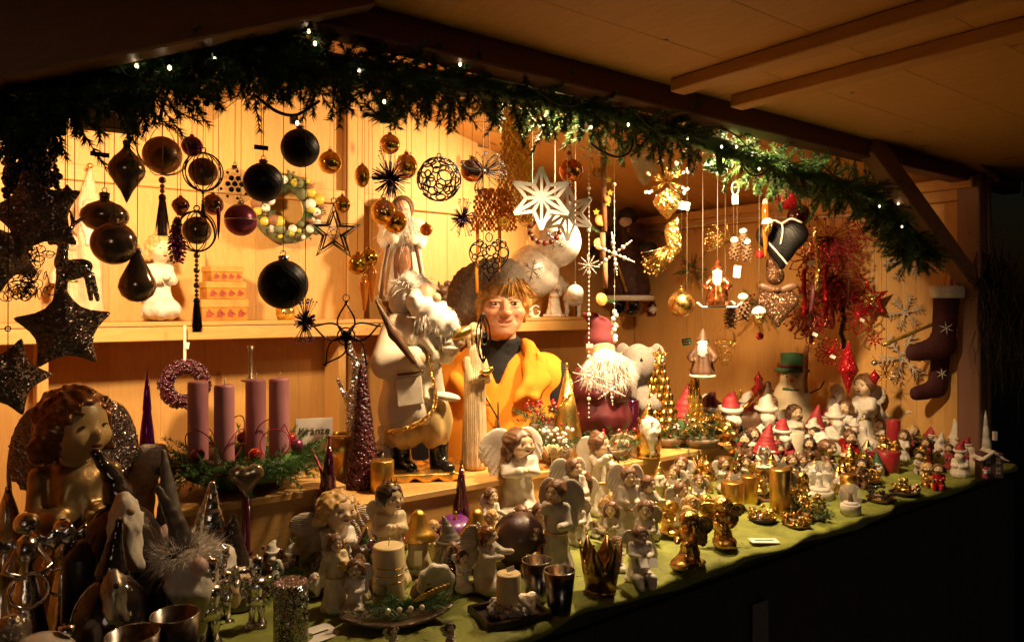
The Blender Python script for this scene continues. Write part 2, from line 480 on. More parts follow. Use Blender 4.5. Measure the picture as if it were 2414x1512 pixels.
mat('brownmirror', (.30, .20, .125), .16, .6, coat=.5, var=.2, vs=14); mat('bronze', (.36, .22, .12), .34, .8, var=.2, vs=90, bump=.15, bs=200)
mat('blackwire', (.012, .010, .010), .35, .3); mat('purplewire', (.03, .012, .03), .3, .5)
mat('purplebead', (.42, .22, .45), .12, .7); mat('mauve', (.24, .055, .13), .3, .6); mat('purpleglass', (.16, .02, .22), .1, .7)
mat('rosebrown', (.40, .22, .16), .12, .8); mat('tassel', (.22, .11, .07), .65, var=.3, vs=90); mat('darktassel', (.045, .03, .032), .7, var=.3)
mat('clearglass', (.9, .85, .75), .04, alpha=.22); mat('jewel', (.035, .02, .02), .1, .3, coat=1.0)
mat('goldglass', (.82, .50, .09), .1, .85, var=.35, vs=40, bump=.5, bs=70); mat('amber', (.75, .25, .03), .12, .35, coat=.6)
mat('copper', (.45, .15, .05), .2, .9, var=.4, vs=60, rv=.1); mat('orangebead', (.95, .36, .03), .4, var=.05); mat('yellowmesh', (.98, .62, .06), .4, var=.05)
mat('whitepaint', (.86, .84, .80), .5, var=.06); mat('pearl', (.82, .76, .66), .22, coat=.6, var=.05); mat('frost', (.86, .80, .70), .38, .25, var=.18, vs=45, coat=.2, bump=.2, bs=150)
mat('redbead', (.30, .04, .025), .2, coat=.6); mat('redgloss', (.42, .015, .02), .14, .35, coat=.8); mat('redmatte', (.34, .025, .03), .6); mat('winered', (.09, .008, .014), .5, var=.3)
mat('winegloss', (.075, .008, .025), .12, .3, coat=1.0); mat('darkberry', (.06, .008, .018), .28, coat=.3, var=.5, vs=120); mat('berryred', (.38, .015, .025), .2, coat=.7)
mat('cinnamon', (.24, .10, .04), .75, var=.3, bump=.6, bs=70); mat('orangeslice', (.50, .20, .04), .6, var=.4, vs=80)
mat('cone', (.16, .085, .04), .7, var=.4, vs=120); mat('snowy', (.75, .70, .62), .7); mat('tagpaper', (.80, .77, .70), .7, var=.04); mat('greentag', (.02, .16, .08), .6)
mat('resin', (.50, .44, .36), .55, var=.16, vs=40, bump=.25, bs=90); mat('resinwhite', (.68, .62, .53), .5, var=.1, vs=40, bump=.15, bs=90); mat('cream', (.70, .58, .36), .5, var=.12)
mat('skin', (.62, .40, .25), .45, var=.08, vs=40); mat('paleskin', (.66, .48, .30), .42, var=.1); mat('hairbrown', (.16, .075, .035), .4, var=.45, vs=90, bump=.4, bs=160); mat('hairgold', (.55, .34, .12), .45, var=.3, vs=80)
mat('hairdark', (.05, .03, .02), .35, var=.4, vs=90); mat('haircopper', (.20, .085, .03), .3, .45, var=.5, vs=80)
mat('feather', (.50, .40, .30), .5, var=.2, vs=60, bump=.6, bs=70, wave='Z', wdist=3); mat('fur', (.90, .86, .78), .8, var=.12, vs=60, sheen=.4); mat('greyfur', (.42, .36, .28), .8, var=.25, vs=80)
mat('linen', (.78, .69, .54), .8, var=.08, vs=30, bump=.25, bs=220); mat('satin', (.66, .48, .20), .35, var=.12, vs=18); mat('bootblack', (.012, .011, .011), .22, coat=.5)
mat('leather', (.12, .055, .025), .5, var=.3); mat('tartan', (.05, .018, .015), .7, var=.6, vs=30); mat('darkfur', (.02, .013, .011), .75, var=.4)
mat('waxcream', (.75, .60, .33), .45, sss=.15, var=.05); mat('waxmauve', (.46, .19, .22), .5, var=.06); mat('waxred', (.34, .02, .025), .35, coat=.3); mat('waxblack', (.014, .012, .012), .35); mat('waxwhite', (.75, .65, .5), .5); mat('waxorange', (.40, .14, .04), .5)
mat('goldwax', (.64, .38, .08), .36, 1.0, var=.12, vs=30, bump=.15, bs=60); mat('wick', (.72, .66, .55), .8)
mat('carved', (.60, .45, .26), .6, var=.15, vs=30, bump=.5, bs=60, wave='X', wdist=3); mat('felt', (.13, .015, .02), .85); mat('knit', (.62, .54, .48), .9, var=.2, vs=120, bump=.7, bs=140)
mat('plush', (.22, .19, .165), .9, var=.15, vs=80, sheen=.4, bump=.5, bs=200); mat('greyhat', (.13, .11, .09), .45, .3, var=.3); mat('pinkceramic', (.62, .42, .38), .35)
mat('vestyellow', (.74, .27, .012), .85, var=.06, vs=200, bump=.35, bs=420, sheen=.25); mat('sweater', (.004, .004, .005), .85, bump=.4, bs=300); mat('trousers', (.03, .035, .05), .8)
mat('hatknit', (.30, .235, .18), .9, var=.5, vs=300, bump=1.0, bs=130, wave='DIAGONAL', wdist=3, bd=.004); mat('womanskin', (.66, .36, .22), .42, var=.07, vs=60, sss=.12, attr='tone'); mat('eyewhite', (.7, .62, .55), .2); mat('iris', (.03, .02, .015), .15, coat=1)
mat('womanhair', (.50, .27, .07), .4, var=.35, vs=60); mat('teeth', (.75, .68, .55), .3); mat('zip', (.06, .035, .02), .4, .4)
mat('boxprint', (.46, .17, .02), .5, var=.3, vs=22); mat('boxlid', (.50, .25, .05), .5, var=.12); mat('printred', (.28, .05, .02), .6)
mat('ink', (.02, .02, .02), .7); mat('paper', (.74, .71, .66), .8, var=.04); mat('silvertree', (.60, .57, .52), .2, 1.0, var=.2, vs=40); mat('chocolate', (.05, .02, .018), .4, var=.25, sheen=.2, bump=.2, bs=160)
mat('violetfruit', (.14, .02, .2), .35, coat=.3); mat('plate', (.12, .07, .04), .35, var=.3, vs=12, coat=.3); mat('tray', (.05, .035, .025), .35, .4, var=.3)
mat('cupmetal', (.20, .19, .18), .25, 1.0, var=.4, vs=80); mat('cupinside', (.75, .70, .62), .2, 1.0, var=.2); mat('crowncopper', (.34, .20, .07), .3, 1.0, var=.4, vs=40); mat('darkglass', (.04, .02, .015), .08, coat=1)
mat('leafgold', (.42, .27, .08), .35, .8, var=.4, vs=40); mat('ivy', (.05, .09, .03), .4, var=.4); mat('potclay', (.22, .15, .09), .7); mat('ribbonred', (.36, .02, .05), .35); mat('berrywhite', (.72, .66, .6), .3)
mat('apple', (.55, .44, .05), .35, coat=.3); mat('lichen', (.14, .14, .06), .8, var=.3); mat('snowman', (.58, .50, .32), .35, glitter=600, gk=.35); mat('hatgreen', (.03, .10, .04), .6); mat('brick', (.10, .05, .05), .7); mat('winpane', (.45, .40, .33), .5)
mat('stockred', (.045, .002, .002), .8, var=.3, vs=40); mat('darktwig', (.018, .014, .012), .6); mat('bamboo', (.45, .30, .06), .3, .6, var=.3); mat('greycard', (.16, .15, .15), .6); mat('dome', (.9, .87, .8), .03, alpha=.17); mat('ceramicdark', (.05, .035, .03), .12, .4, coat=.8)

# ---------------------------------------------------------------- ground and stall
g = part('ground', MB().box((1.5, 3, -.05), (120, 120, .1)), 'asphalt', smooth=False); g['kind'] = 'structure'
stall = thing('market_stall', 'wooden market stall with pine board walls and a raised front flap', 'market stall', (RIDGE, 2.2, 0))
SB = stall.location
def sbox(name, c, sz, m, parent=None, M=None, bev=.003):
    o = part(name, MB().box((0, 0, 0), sz, M=None, bev=bev), m, stall if parent is None else parent, smooth=False)
    base = SB if parent is None else Vector((0, 0, 0))
    o.location = Vector(c) - SB if parent is None else Vector(c) - SB - parent.location
    if M is not None: o.rotation_euler = Matrix(M).to_euler()
    return o
floor = sbox('floor', (RIDGE, 2.35, .05), (RIGHT - LEFT + .1, 2.1, .1), 'pine_x')
# back wall: carrier sheet and boards
bw = sbox('back_wall', (RIDGE, BACK + .045, 1.35), (RIGHT - LEFT + .3, .03, 2.7), 'stain_z')
x = LEFT; i = 0
while x < RIGHT:
    wd = (.178, .212, .197, .224, .188)[i % 5]; x2 = min(x + wd, RIGHT)
    zt = min(ceil_z(x), ceil_z(x2)) + .05
    sbox('wall_board', ((x + x2) / 2, BACK + .0125 + (i % 3) * .0008, zt / 2 + .05), (x2 - x - .0006, .025, zt - .1), 'pine_z', bw, bev=.0007)
    x = x2; i += 1
rw = sbox('side_wall', (RIGHT + .045, 2.31, 1.2), (.03, 2.06, 2.3), 'stain_z')
y = 1.30; i = 0
while y < BACK:
    wd = (.142, .121, .158, .133)[i % 4]; y2 = min(y + wd, BACK)
    sbox('wall_board', (RIGHT + .0125 + (i % 3) * .0008, (y + y2) / 2, 1.1), (.025, y2 - y - .0006, 2.12), 'pine_z', rw, bev=.0007)
    y = y2; i += 1
lw = sbox('side_wall', (LEFT - .03, 2.3, 1.2), (.03, 2.0, 2.3), 'pine_z')
for sgn in (1, -1):                              # sloping ceiling
    run = RIGHT - RIDGE + .12
    ang = math.atan(SLOPE)
    L_ = run / math.cos(ang)
    cx = RIDGE + sgn * run / 2; cz = EAVE + SLOPE * (RIGHT - RIDGE) - SLOPE * run / 2 + .02
    cl = part('ceiling', MB().box((0, 0, .02), (L_, .02, .02)), 'stain_x', stall, smooth=False)
    cl.location = Vector((cx, 2.3, cz)) - SB; cl.rotation_euler = (0, sgn * ang, 0)
    n = 9
    for k in range(n):
        wd = 2.06 / n
        bo = part('ceiling_board', MB().box((0, 0, 0), (L_, wd - .002, .02), bev=.0015), 'pine_x', cl, smooth=False)
        bo.location = (0, -1.03 + wd * (k + .5), 0)
# battens on the walls
sbox('wall_batten', (RIDGE, BACK - .016, 2.115), (RIGHT - LEFT - .02, .03, .062), 'pine_x')
sbox('wall_post', (1.53, BACK - .023, 1.5), (.085, .044, 2.9), 'pine_z')
sbox('wall_batten', (RIGHT - .016, 2.3, 2.085), (.03, 1.96, .06), 'pine_y')
sbox('wall_batten', (RIGHT - .03, 2.3, EAVE - .03), (.058, 1.98, .045), 'pine_y')
# front frame
for px, nm in ((RIGHT - .01, 'post'), (LEFT + .03, 'post')):
    sbox(nm, (px + .02, 1.335, 1.07), (.09, .09, 2.14), 'stain_z', bev=.005)
sbox('header_beam', (1.7, 1.36, 2.165), (4.6, .075, .07), 'stain_x', bev=.004)
sbox('gable_panel', (RIDGE, 1.375, 2.46), (RIGHT - LEFT, .02, .4), 'stain_x')
def brace(a, b, wd, th):
    a, b = Vector(a), Vector(b); d = b - a
    o = part('brace', MB().box((0, 0, 0), (d.length, th, wd), bev=.004), 'stain_b', stall, smooth=False)
    o.location = (a + b) / 2 - SB
    o.rotation_euler = (0, -math.atan2(d.z, d.x), 0)
brace((2.60, 1.335, 2.18), (3.47, 1.335, 1.70), .085, .06)
brace((.62, 1.315, 2.235), (-.30, 1.315, 1.845), .13, .07)
# raised flap that roofs the counter
fl = sbox('canopy_flap', (1.72, .64, 2.205), (4.9, 1.34, .018), 'ply', bev=.002)
for k in range(6):
    sbox('flap_board', (1.72, .10 + k * .223, 2.193), (4.88, .2222, .006), 'ply', fl, bev=.0008)
for (u, v) in ((1555, 222), (1695, 258)):
    p = on_z(u, v, 2.16)
    sbox('flap_beam', (p.x + .02, .63, 2.172), (.055, 1.30, .034), 'pine_y', bev=.003)
sbox('flap_trim', (4.13, .66, 2.17), (.05, 1.38, .09), 'stain_z')
for k in range(18):
    o = part('screw', MB().lathe([(0, 0), (.006, 0), (.005, -.002), (0, -.003)], 8), 'oldsilver', fl); o.location = (-1.9 + (k % 6) * .72, -.42 + (k // 6) * .42 + .02 * (k % 3), -.0153)
bolt = part('bolt', MB().lathe([(.0, .0), (.006, .0), (.006, .014), (.014, .014), (.014, .02), (0, .02)], 10), 'oldsilver', stall)
bolt.location = on_z(1625, 236, 2.17) - SB
# counter
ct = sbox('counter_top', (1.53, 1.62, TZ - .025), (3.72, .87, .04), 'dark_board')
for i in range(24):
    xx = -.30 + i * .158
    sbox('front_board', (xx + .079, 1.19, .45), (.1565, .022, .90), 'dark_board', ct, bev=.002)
sbox('counter_wing', (2.68, 2.24, TZ - .025), (1.56, .417, .04), 'pine_x')
sbox('shelf', (RIDGE - .17, 3.17, SHZ - .009), (3.38, .25, .018), 'pine_x')
sbox('shelf_ledge', (RIDGE - .17, 3.058, SHZ - .046), (3.38, .02, .054), 'pine_x')
for u in (98, 800):
    p = on_y(u, 900, 3.15)
    sbox('shelf_support', (p.x, 3.2, .80), (.036, .16, 1.38), 'pine_z')
# risers on the counter
def riser(label, x0, x1, y0, y1, z):
    t = thing('display_riser', label, 'riser', ((x0 + x1) / 2, (y0 + y1) / 2, TZ + .006))
    h = z - TZ - .006
    part('top_board', MB().box((0, 0, h - .009), (x1 - x0, y1 - y0, .018), bev=.002), 'pine_x', t, smooth=False)
    part('front_board', MB().box((0, -(y1 - y0) / 2 + .016, (h - .018) / 2), (x1 - x0 - .02, .016, h - .0185)), 'pine_x', t, smooth=False)
    for s in (-1, 1): part('end_board', MB().box((s * ((x1 - x0) / 2 - .02), .01, (h - .018) / 2), (.016, y1 - y0 - .06, h - .0185)), 'pine_y', t, smooth=False)
RZL, RZC, RZR = 1.15, 1.10, 1.08
riser('short wooden display step under the mauve candle wreath', .40, .79, 1.74, 2.02, RZL)
riser('wooden display step under the big white Santa doll', .82, 1.72, 1.72, 2.02, RZC)
riser('wooden display step under the golden glass trees', 1.75, 2.34, 1.72, 2.10, RZR)
# grey panel leaning under the counter
p = on_y(1793, 1440, 1.165)
t = thing('grey_panel', 'plain grey panel hanging on the dark front below the counter', 'panel', (p.x, 1.168, p.z - .12))
part('sheet', MB().box((0, 0, .06), (.068, .006, .17), bev=.001), 'greycard', t, smooth=False)
part('hook', MB().tube([(0, .004, .145), (0, -.004, .155), (0, .006, .165)], .002, 5), 'blackwire', t)
# cloth
def tablecloth():
    nx, ny = 260, 66
    X = np.linspace(-.34, 3.45, nx)[:, None]; T = np.linspace(0, 1, ny)[None, :]
    wav = .007 * np.sin(X * 5.1 + 1) + .006 * np.sin(X * 13 + .4) + .004 * np.sin(X * 31)
    yf = 1.158 + wav
    yb = np.where(X > 1.9, 2.45, 2.03); Y = yf + (yb - yf) * T + 0 * X
    r = .0062 * np.sin(X * 38 + Y * 24 + 2.4 * np.sin(Y * 11)) + .0050 * np.sin(X * 17 - Y * 47 + 2 * np.sin(X * 9)) + .0018 * np.sin(X * 83 + 5 * np.sin(Y * 21)) * np.sin(Y * 70)
    Z = TZ + .003 + np.abs(r) * .8
    V = np.stack([X + 0 * Y, Y, Z], -1)
    # hem: falls over the edge
    hem = []
    for (dy, dz) in ((-.005, -.003), (-.008, -.009), (-.007, -.014), (-.005, -.019)):
        hem.append(np.stack([X[:, 0], yf[:, 0] + dy * (1 + .6 * np.sin(X[:, 0] * 22)), TZ + .005 + dz * (1 + .45 * np.sin(X[:, 0] * 9 + 1)) ], -1))
    V = np.concatenate([np.stack(hem[::-1], 1), V], 1)
    n2 = V.shape[1]
    i = np.arange(nx - 1)[:, None] * n2; j = np.arange(n2 - 1)[None, :]
    q = np.stack([i + j, i + n2 + j, i + n2 + j + 1, i + j + 1], -1).reshape(-1, 4)
    o = part('tablecloth', MB().raw(V.reshape(-1, 3), q), 'cloth')
    tag(o, 'crumpled lime green velvet cloth covering the stall counter', 'tablecloth')
tablecloth()
# ---------------------------------------------------------------- lamps
def floodlight(label, pos, target, energy, deg, body, size=.085, blend=.7, bracket=True):
    pos = Vector(pos)
    d = (Vector(target) - pos).normalized()
    t = thing('floodlight', label, 'lamp', pos)
    t.rotation_euler = d.to_track_quat('-Z', 'Y').to_euler()
    w_, h_ = size, size * .8
    prof = [(-w_, -h_), (w_, -h_), (w_, h_), (-w_, h_)]
    mb = MB()
    V = []
    for (k, z) in ((.45, .075), (.62, .072), (.96, .01), (1.0, .008), (1.0, -.012), (.92, -.012), (.90, .004)):
        V += [(x * k, y * k, z) for x, y in prof]
    q = []
    for a in range(6):
        for b in range(4): q.append([a * 4 + b, a * 4 + (b + 1) % 4, a * 4 + 4 + (b + 1) % 4, a * 4 + 4 + b])
    q.append([3, 2, 1, 0])
    mb.raw(V, np.array(q)[:, ::-1])
    part('housing', mb, body, t, smooth=False)
    part('glass', MB().box((0, 0, -.002), (w_ * 1.78, h_ * 1.78, .003)), 'lampglass', t, smooth=False)
    if bracket:
        part('bracket', MB().tube([(-w_ * 1.06, 0, .0), (-w_ * 1.06, 0, .10), (w_ * 1.06, 0, .10), (w_ * 1.06, 0, .0)], .006, 6), body, t)
        part('knob', MB().ball((w_ * 1.15, 0, 0), .012, 8, 6).ball((-w_ * 1.15, 0, 0), .012, 8, 6), body, t)
    return lamp_light('lamp_light', pos + d * .03, target, energy, deg, blend, .055)
PL1 = on_y(258, 262, 2.15)
floodlight('dark floodlight under the ceiling above the kneeling shelf angel', PL1, (.56, 3.35, 1.66), 115, 108, 'lampgrey', .07)
PL2 = on_y(1500, 388, 2.25)
floodlight('white floodlight under the sloping ceiling near the white wooden stars', PL2, (1.62, 3.3, 1.72), 175, 112, 'lampwhite', .10)
PL3 = Vector((1.90, 1.50, 2.20))
floodlight('floodlight hidden behind the bright green stretch of the garland', PL3, (2.25, 1.56, 1.0), 225, 152, 'lampwhite', .07)
floodlight('floodlight hidden behind the garland above the linked ring heart', (1.24, 1.485, 2.215), (1.06, 1.27, 1.0), 155, 146, 'lampwhite', .06)
# ---------------------------------------------------------------- garland and fairy lights
def smooth_path(pts, n):
    p = np.array([tuple(x) for x in pts], dtype=np.float64); m = len(p)
    P = np.vstack([2 * p[0] - p[1], p, 2 * p[-1] - p[-2]])
    out = []
    for t in np.linspace(0, m - 1 - 1e-6, n):
        i = int(t); f = t - i
        a, b, c, d = P[i], P[i + 1], P[i + 2], P[i + 3]
        out.append(.5 * ((2 * b) + (c - a) * f + (2 * a - 5 * b + 4 * c - d) * f * f + (3 * b - a - 3 * c + d) * f ** 3))
    return np.array(out)
def sprig(base, d, length, n, nl, w, spread=.85):
    """needle roots and directions of one fir tip"""
    d = np.array(d, dtype=np.float64); d /= np.linalg.norm(d)
    t = RNG.random(n) ** .8
    P = np.array(base) + d * (t * length)[:, None]
    r = RNG.normal(size=(n, 3)); r -= (r @ d)[:, None] * d; r /= np.linalg.norm(r, axis=1)[:, None] + 1e-9
    D = d * (.45 + .5 * t)[:, None] + r * spread
    return P, D, nl * (.75 + .5 * RNG.random(n)) * (1.05 - .35 * t)
def garland(path, nspr, root, rad_, nl=.024, ndl=100, seed=1):
    R, D, Ln = [], [], []
    tw = MB()
    m = len(path)
    tan = np.gradient(path, axis=0); tan /= np.linalg.norm(tan, axis=1)[:, None]
    for i in range(nspr):
        k = RNG.integers(0, m); t = tan[k]
        r = RNG.normal(size=3); r -= (r @ t) * t; r /= np.linalg.norm(r)
        if r[2] > .2 and RNG.random() < .3: r[2] *= -1
        d = r * .9 + t * RNG.normal() * .55
        ln = rad_ * (.75 + .6 * RNG.random()) * (1.3 if RNG.random() < .15 else 1)
        b = path[k] + r * rad_ * .12
        P, Dd, L_ = sprig(b, d, ln, ndl, nl, .0016)
        R.append(P); D.append(Dd); Ln.append(L_)
        dn = d / np.linalg.norm(d)
        tw.tube([b, b + dn * ln * .5, b + dn * ln], [.0022, .0018, .001], 3)
    part('needles', MB().blades(np.concatenate(R), np.concatenate(D), np.concatenate(Ln), .0026, 1), 'needle', root, kind='stuff')
    part('twigs', tw, 'twig', root, kind='stuff')
    part('stem', MB().tube(path, rad_ * .3, 7), 'needle', root)
GP = [(-70, 235, 1.42), (20, 190, 1.42), (120, 178, 1.42), (250, 172, 1.42), (390, 128, 1.42), (520, 96, 1.42), (640, 120, 1.42), (800, 158, 1.42), (1000, 188, 1.42), (1200, 215, 1.42), (1400, 258, 1.42), (1600, 316, 1.42), (1800, 380, 1.43), (1950, 428, 1.43), (2050, 462, 1.43), (2110, 515, 1.42), (2145, 565, 1.41), (2160, 598, 1.41)]
gp = [on_y(u, v, y) for u, v, y in GP]
gar = thing('evergreen_garland', 'thick fir garland along the front beam and down the right brace', 'garland', gp[8])
garland(smooth_path([p - gp[8] for p in gp], 220), 1300, gar, .090, .021, 135)
gp2 = [on_y(u, v, 1.40) for u, v in ((60, 160), (40, 215), (28, 262), (20, 300))]
gar2 = thing('evergreen_garland', 'short fir garland end hanging down at the far left', 'garland', gp2[0])
garland(smooth_path([p - gp2[0] for p in gp2], 30), 80, gar2, .05, .019, ndl=120)
for (u, v, v2, lab) in ((255, 190, 262, 'drooping fir twig beside the dark floodlight'), (900, 225, 290, 'drooping fir twig above the dark purple wire burst'), (1690, 330, 405, 'bright green fir twig hanging below the lit garland')):
    a, b = on_y(u, v, 1.42), on_y(u + 6, v2, 1.42)
    t = thing('fir_twig', lab, 'fir twig', a, group='fir twigs hanging from the garland')
    garland(smooth_path([Vector((0, 0, 0)), (b - a) * .5, b - a], 10), 10, t, .034, ndl=90)
lt = thing('fairy_lights', 'string of tiny warm lights on black cable along the garland', 'fairy lights', gp[8])
cab = MB()
wob = smooth_path([p - gp[8] for p in gp], 160)
for i in range(len(wob)): wob[i] += np.array([0, -.052 + .012 * math.sin(i * .4), .03 * math.sin(i * .55)])
part('cable', cab.tube(wob, .0022, 5), 'cable', lt)
def px(u, v, y): return on_y(u, v, y) - gp[8]
for loop in (((408, 172), (395, 215), (381, 258), (378, 288)), ((600, 225), (650, 262), (690, 272), (720, 260), (752, 238)), ((1392, 338), (1420, 358), (1455, 370), (1483, 358), (1492, 328)), ((1752, 395), (1770, 412), (1792, 412), (1812, 396)), ((560, 26), (610, 42), (640, 62), (690, 78), (740, 80), (790, 88))):
    part('cable_loop', MB().tube(smooth_path([px(u, v, 1.37) for u, v in loop], 20), .0032, 6), 'cable', lt)
part('socket', MB().box(px(692, 283, 1.37), (.014, .012, .018), bev=.002), 'silver', lt, smooth=False)
for (u, v) in ((322, 156), (399, 160), (566, 24), (655, 60), (727, 74), (742, 103), (846, 168), (1084, 152), (1257, 181), (1343, 186), (1392, 300), (1480, 294), (1620, 326), (1700, 346), (1735, 346), (1788, 398), (2072, 486), (2116, 480), (2163, 520), (2125, 534), (700, 290), (190, 120), (505, 140), (905, 240)):
    part('bulb', MB().ball(px(u, v, 1.345), (.0032, .0032, .0045), 7, 5), 'bulb', lt)

# ---------------------------------------------------------------- hanging ornaments: helpers
def hang(name, label, cat, u, v, Y, string='darkstring', top=0.0, yaw=0.0, group=None, sr=.0007, tilt=None):
    """a thing whose centre hangs at that place; its thread runs up to the ceiling. top: how far above the centre it is tied"""
    p = on_y(u, v, Y)
    t = thing(name, label, cat, p, facing(p) + yaw, group, tilt)
    if string:
        zc = ceil_z(p.x) - p.z - .012
        mb = MB().tube([(0, 0, top), (0.001, 0, (top + zc) / 2), (0, 0, zc)], sr, 4)
        if tilt: mb.tf(np.array(Matrix.Rotation(0, 4, 'Z')))
        part('thread', mb, string, t)
    return t, mpp(p)
def crown(t, z, r, m):
    part('cap', MB().lathe([(0, z - .1 * r), (r * .2, z - .1 * r), (r * .22, z + .14 * r), (r * .12, z + .18 * r), (0, z + .18 * r)], 12), m, t)
    part('loop', MB().ring((0, 0, z + .27 * r), r * .1, r * .02, n=12, k=4), m, t)
def ornament_ball(label, u, v, r, Y, m, capm='oldgold', name='bauble', prof=None, band=None, string='darkstring', group=None):
    t, s = hang(name, label, 'bauble', u, v, Y, string, top=r * mpp(on_y(u, v, Y)) * 1.3, group=group)
    R = r * s
    if prof is None: part('body', MB().ball((0, 0, 0), R, 28, 18), m, t)
    else: part('body', MB().lathe([(a * R, b * R) for a, b in prof], 28), m, t)
    top = R if prof is None else prof[-1][1] * R
    crown(t, top, R, capm)
    if band: part('band', MB().ring((0, 0, 0), R * 1.01, R * .05, ax=(0, 0, 1), n=28, k=5), band, t)
    return t, R
def tassel(t, z, R, L_, m, beads=0, bm='bronze'):
    """beads, a knot and a skirt of cord hanging below z"""
    if beads:
        for i in range(beads):
            br = R * (.34 if i % 3 else .5); part('bead', MB().ball((0, 0, z - br), br, 10, 7), bm, t); z -= 2 * br
    part('knot', MB().ball((0, 0, z - R * .6), (R * .5, R * .5, R * .62), 10, 7), m, t)
    z -= R
    n = 90
    a = RNG.random(n) * 2 * PI; rr = R * .4 * np.sqrt(RNG.random(n))
    P = np.stack([rr * np.cos(a), rr * np.sin(a), np.full(n, z)], -1)
    D = np.stack([np.cos(a) * rr / R * .35, np.sin(a) * rr / R * .35, np.full(n, -1.0)], -1)
    mb = MB().blades(P, D, L_ * (.92 + .1 * RNG.random(n)), R * .16, 2)
    mb.lathe([(R * .30, z + R * .1), (R * .45, z - L_ * .3), (R * .62, z - L_ * .8), (R * .66, z - L_ * .93), (0, z - L_ * .9)], 14, folds=7, amp=.06)
    part('skirt', mb, m, t)
def cage(t, R, r, m, n=6, squash=1.1):
    for i in range(n):
        a = PI * i / n
        part('wire', MB().ring((0, 0, 0), R, r, ax=(math.cos(a), math.sin(a), 0), n=36, k=4, ell=squash), m, t)
    part('loop', MB().ring((0, 0, R * squash + r * 4), r * 4, r, n=10, k=4), m, t)
# --- dark front row on the left
ornament_ball('highest of the large black swirl-patterned baubles', 707, 349, 45, 1.62, 'blackvelvet', 'silver', group='black baubles')
ornament_ball('black swirl-patterned bauble at the upper left of the shelf wreath', 620, 430, 46, 1.60, 'blackvelvet', 'bronze', group='black baubles')
ornament_ball('biggest black bauble hanging low in front of the shelf edge', 667, 670, 58, 1.55, 'blackvelvet', 'silver', group='black baubles')
SP = [(0, -1.75), (.10, -1.55), (.32, -1.05), (.66, -.55), (.92, -.15), (1.0, .15), (.93, .5), (.72, .85), (.42, 1.15), (.22, 1.4), (.16, 1.62), (.2, 1.7)]
ornament_ball('glossy brown spindle-shaped glass ornament with a pointed tip', 298, 408, 41, 1.60, 'brownmirror', 'bronze', name='spindle_ornament', prof=SP)
ornament_ball('squat glossy brown ornament overlapping a round brown bauble', 246, 510, 53, 1.62, 'brownmirror', 'bronze', name='flat_bauble', prof=[(0, -.72), (.3, -.68), (.7, -.5), (.94, -.22), (1, 0), (.94, .24), (.7, .5), (.35, .66), (.2, .72), (.19, .9)])
ornament_ball('round glossy brown bauble in front of the squat one', 268, 573, 51, 1.56, 'brownmirror', 'bronze')
ornament_ball('glossy brown teardrop ornament hanging before the kneeling angel', 323, 668, 42, 1.56, 'brownmirror', 'bronze', name='teardrop_ornament', prof=[(0, -1.05), (.4, -.98), (.8, -.68), (1, -.2), (.92, .2), (.66, .75), (.42, 1.2), (.22, 1.62), (.14, 1.8)])
t, s = hang('caged_bauble', 'large wire cage around a bronze ball with a brown tassel below', 'bauble', 382, 352, 1.78, top=.06)
cage(t, 54 * s, .0011, 'bronze', 5, 1.18); part('ball', MB().ball((0, 0, -14 * s), 44 * s, 26, 16), 'bronze', t)
tassel(t, -64 * s, 17 * s, 88 * s, 'tassel', 3)
t, s = hang('caged_bauble', 'wire cage with a dark bronze ball beside the jewelled glass bauble', 'bauble', 478, 405, 1.70, top=.05)
cage(t, 44 * s, .0014, 'blackwire', 6, 1.03); part('ball', MB().ball((0, 0, 0), 33 * s, 24, 15), 'bronze', t)
tassel(t, -46 * s, 8 * s, 40 * s, 'darktassel', 4)
t, s = hang('caged_bauble', 'lowest wire caged ball with long bead string and dark tassel', 'bauble', 463, 545, 1.64, top=.05)
cage(t, 43 * s, .0014, 'blackwire', 6, 1.12); part('ball', MB().ball((0, 0, 2 * s), 33 * s, 24, 15), 'brownmirror', t)
tassel(t, -49 * s, 15 * s, 72 * s, 'darktassel', 9)
def jewelled(label, u, v, r, Y, flat=1.0):
    t, s = hang('glass_bauble', label, 'bauble', u, v, Y, 'whitestring', top=r * mpp(on_y(u, v, Y)))
    R = r * s
    part('glass', MB().ball((0, 0, 0), (R, R * flat, R), 26, 16), 'clearglass', t)
    for k in range(16):
        rr = (0, .34, .34, .34, .34, .34, .34, .72, .72, .72, .72, .72, .72, .72, .72, .72)[k]; a = k * PI / 3 if k < 7 else k * 2 * PI / 9
        x, z = rr * math.cos(a), rr * math.sin(a); y = -math.sqrt(1 - rr * rr) * flat
        part('jewel', MB().ball((x * R, y * R, z * R), (R * (.14 if k < 7 else .08), R * .05, R * (.14 if k < 7 else .08)), 8, 6), 'jewel', t)
    mb = MB()
    for k in range(6):
        a = k * PI / 3
        mb.tube([(0, -R * flat * 1.01, 0), (R * .3 * math.cos(a + .3), -R * flat * .97, R * .3 * math.sin(a + .3)), (R * .55 * math.cos(a), -R * flat * .86, R * .55 * math.sin(a)), (R * .3 * math.cos(a - .3), -R * flat * .97, R * .3 * math.sin(a - .3)), (0, -R * flat * 1.01, 0)], R * .014, 4)
    part('tracery', mb, 'oldgold', t)
    crown(t, R, R * .8, 'silver')
jewelled('clear glass bauble with dark jewel flowers left of a black bauble', 553, 440, 44, 1.75)
jewelled('flat clear glass disc with dark jewels high under the garland', 475, 232, 56, 1.66, .45)
jewelled('clear jewelled glass ornament half hidden by a fir tip on the left', 322, 262, 44, 1.70, .5)
ornament_ball('small purple mirrored bauble behind the bronze caged ball', 452, 345, 24, 2.1, 'purpleglass', 'gold')
ornament_ball('matte mauve bauble with a beaded silver band', 567, 518, 38, 2.0, 'mauve', 'silver', band='silver')
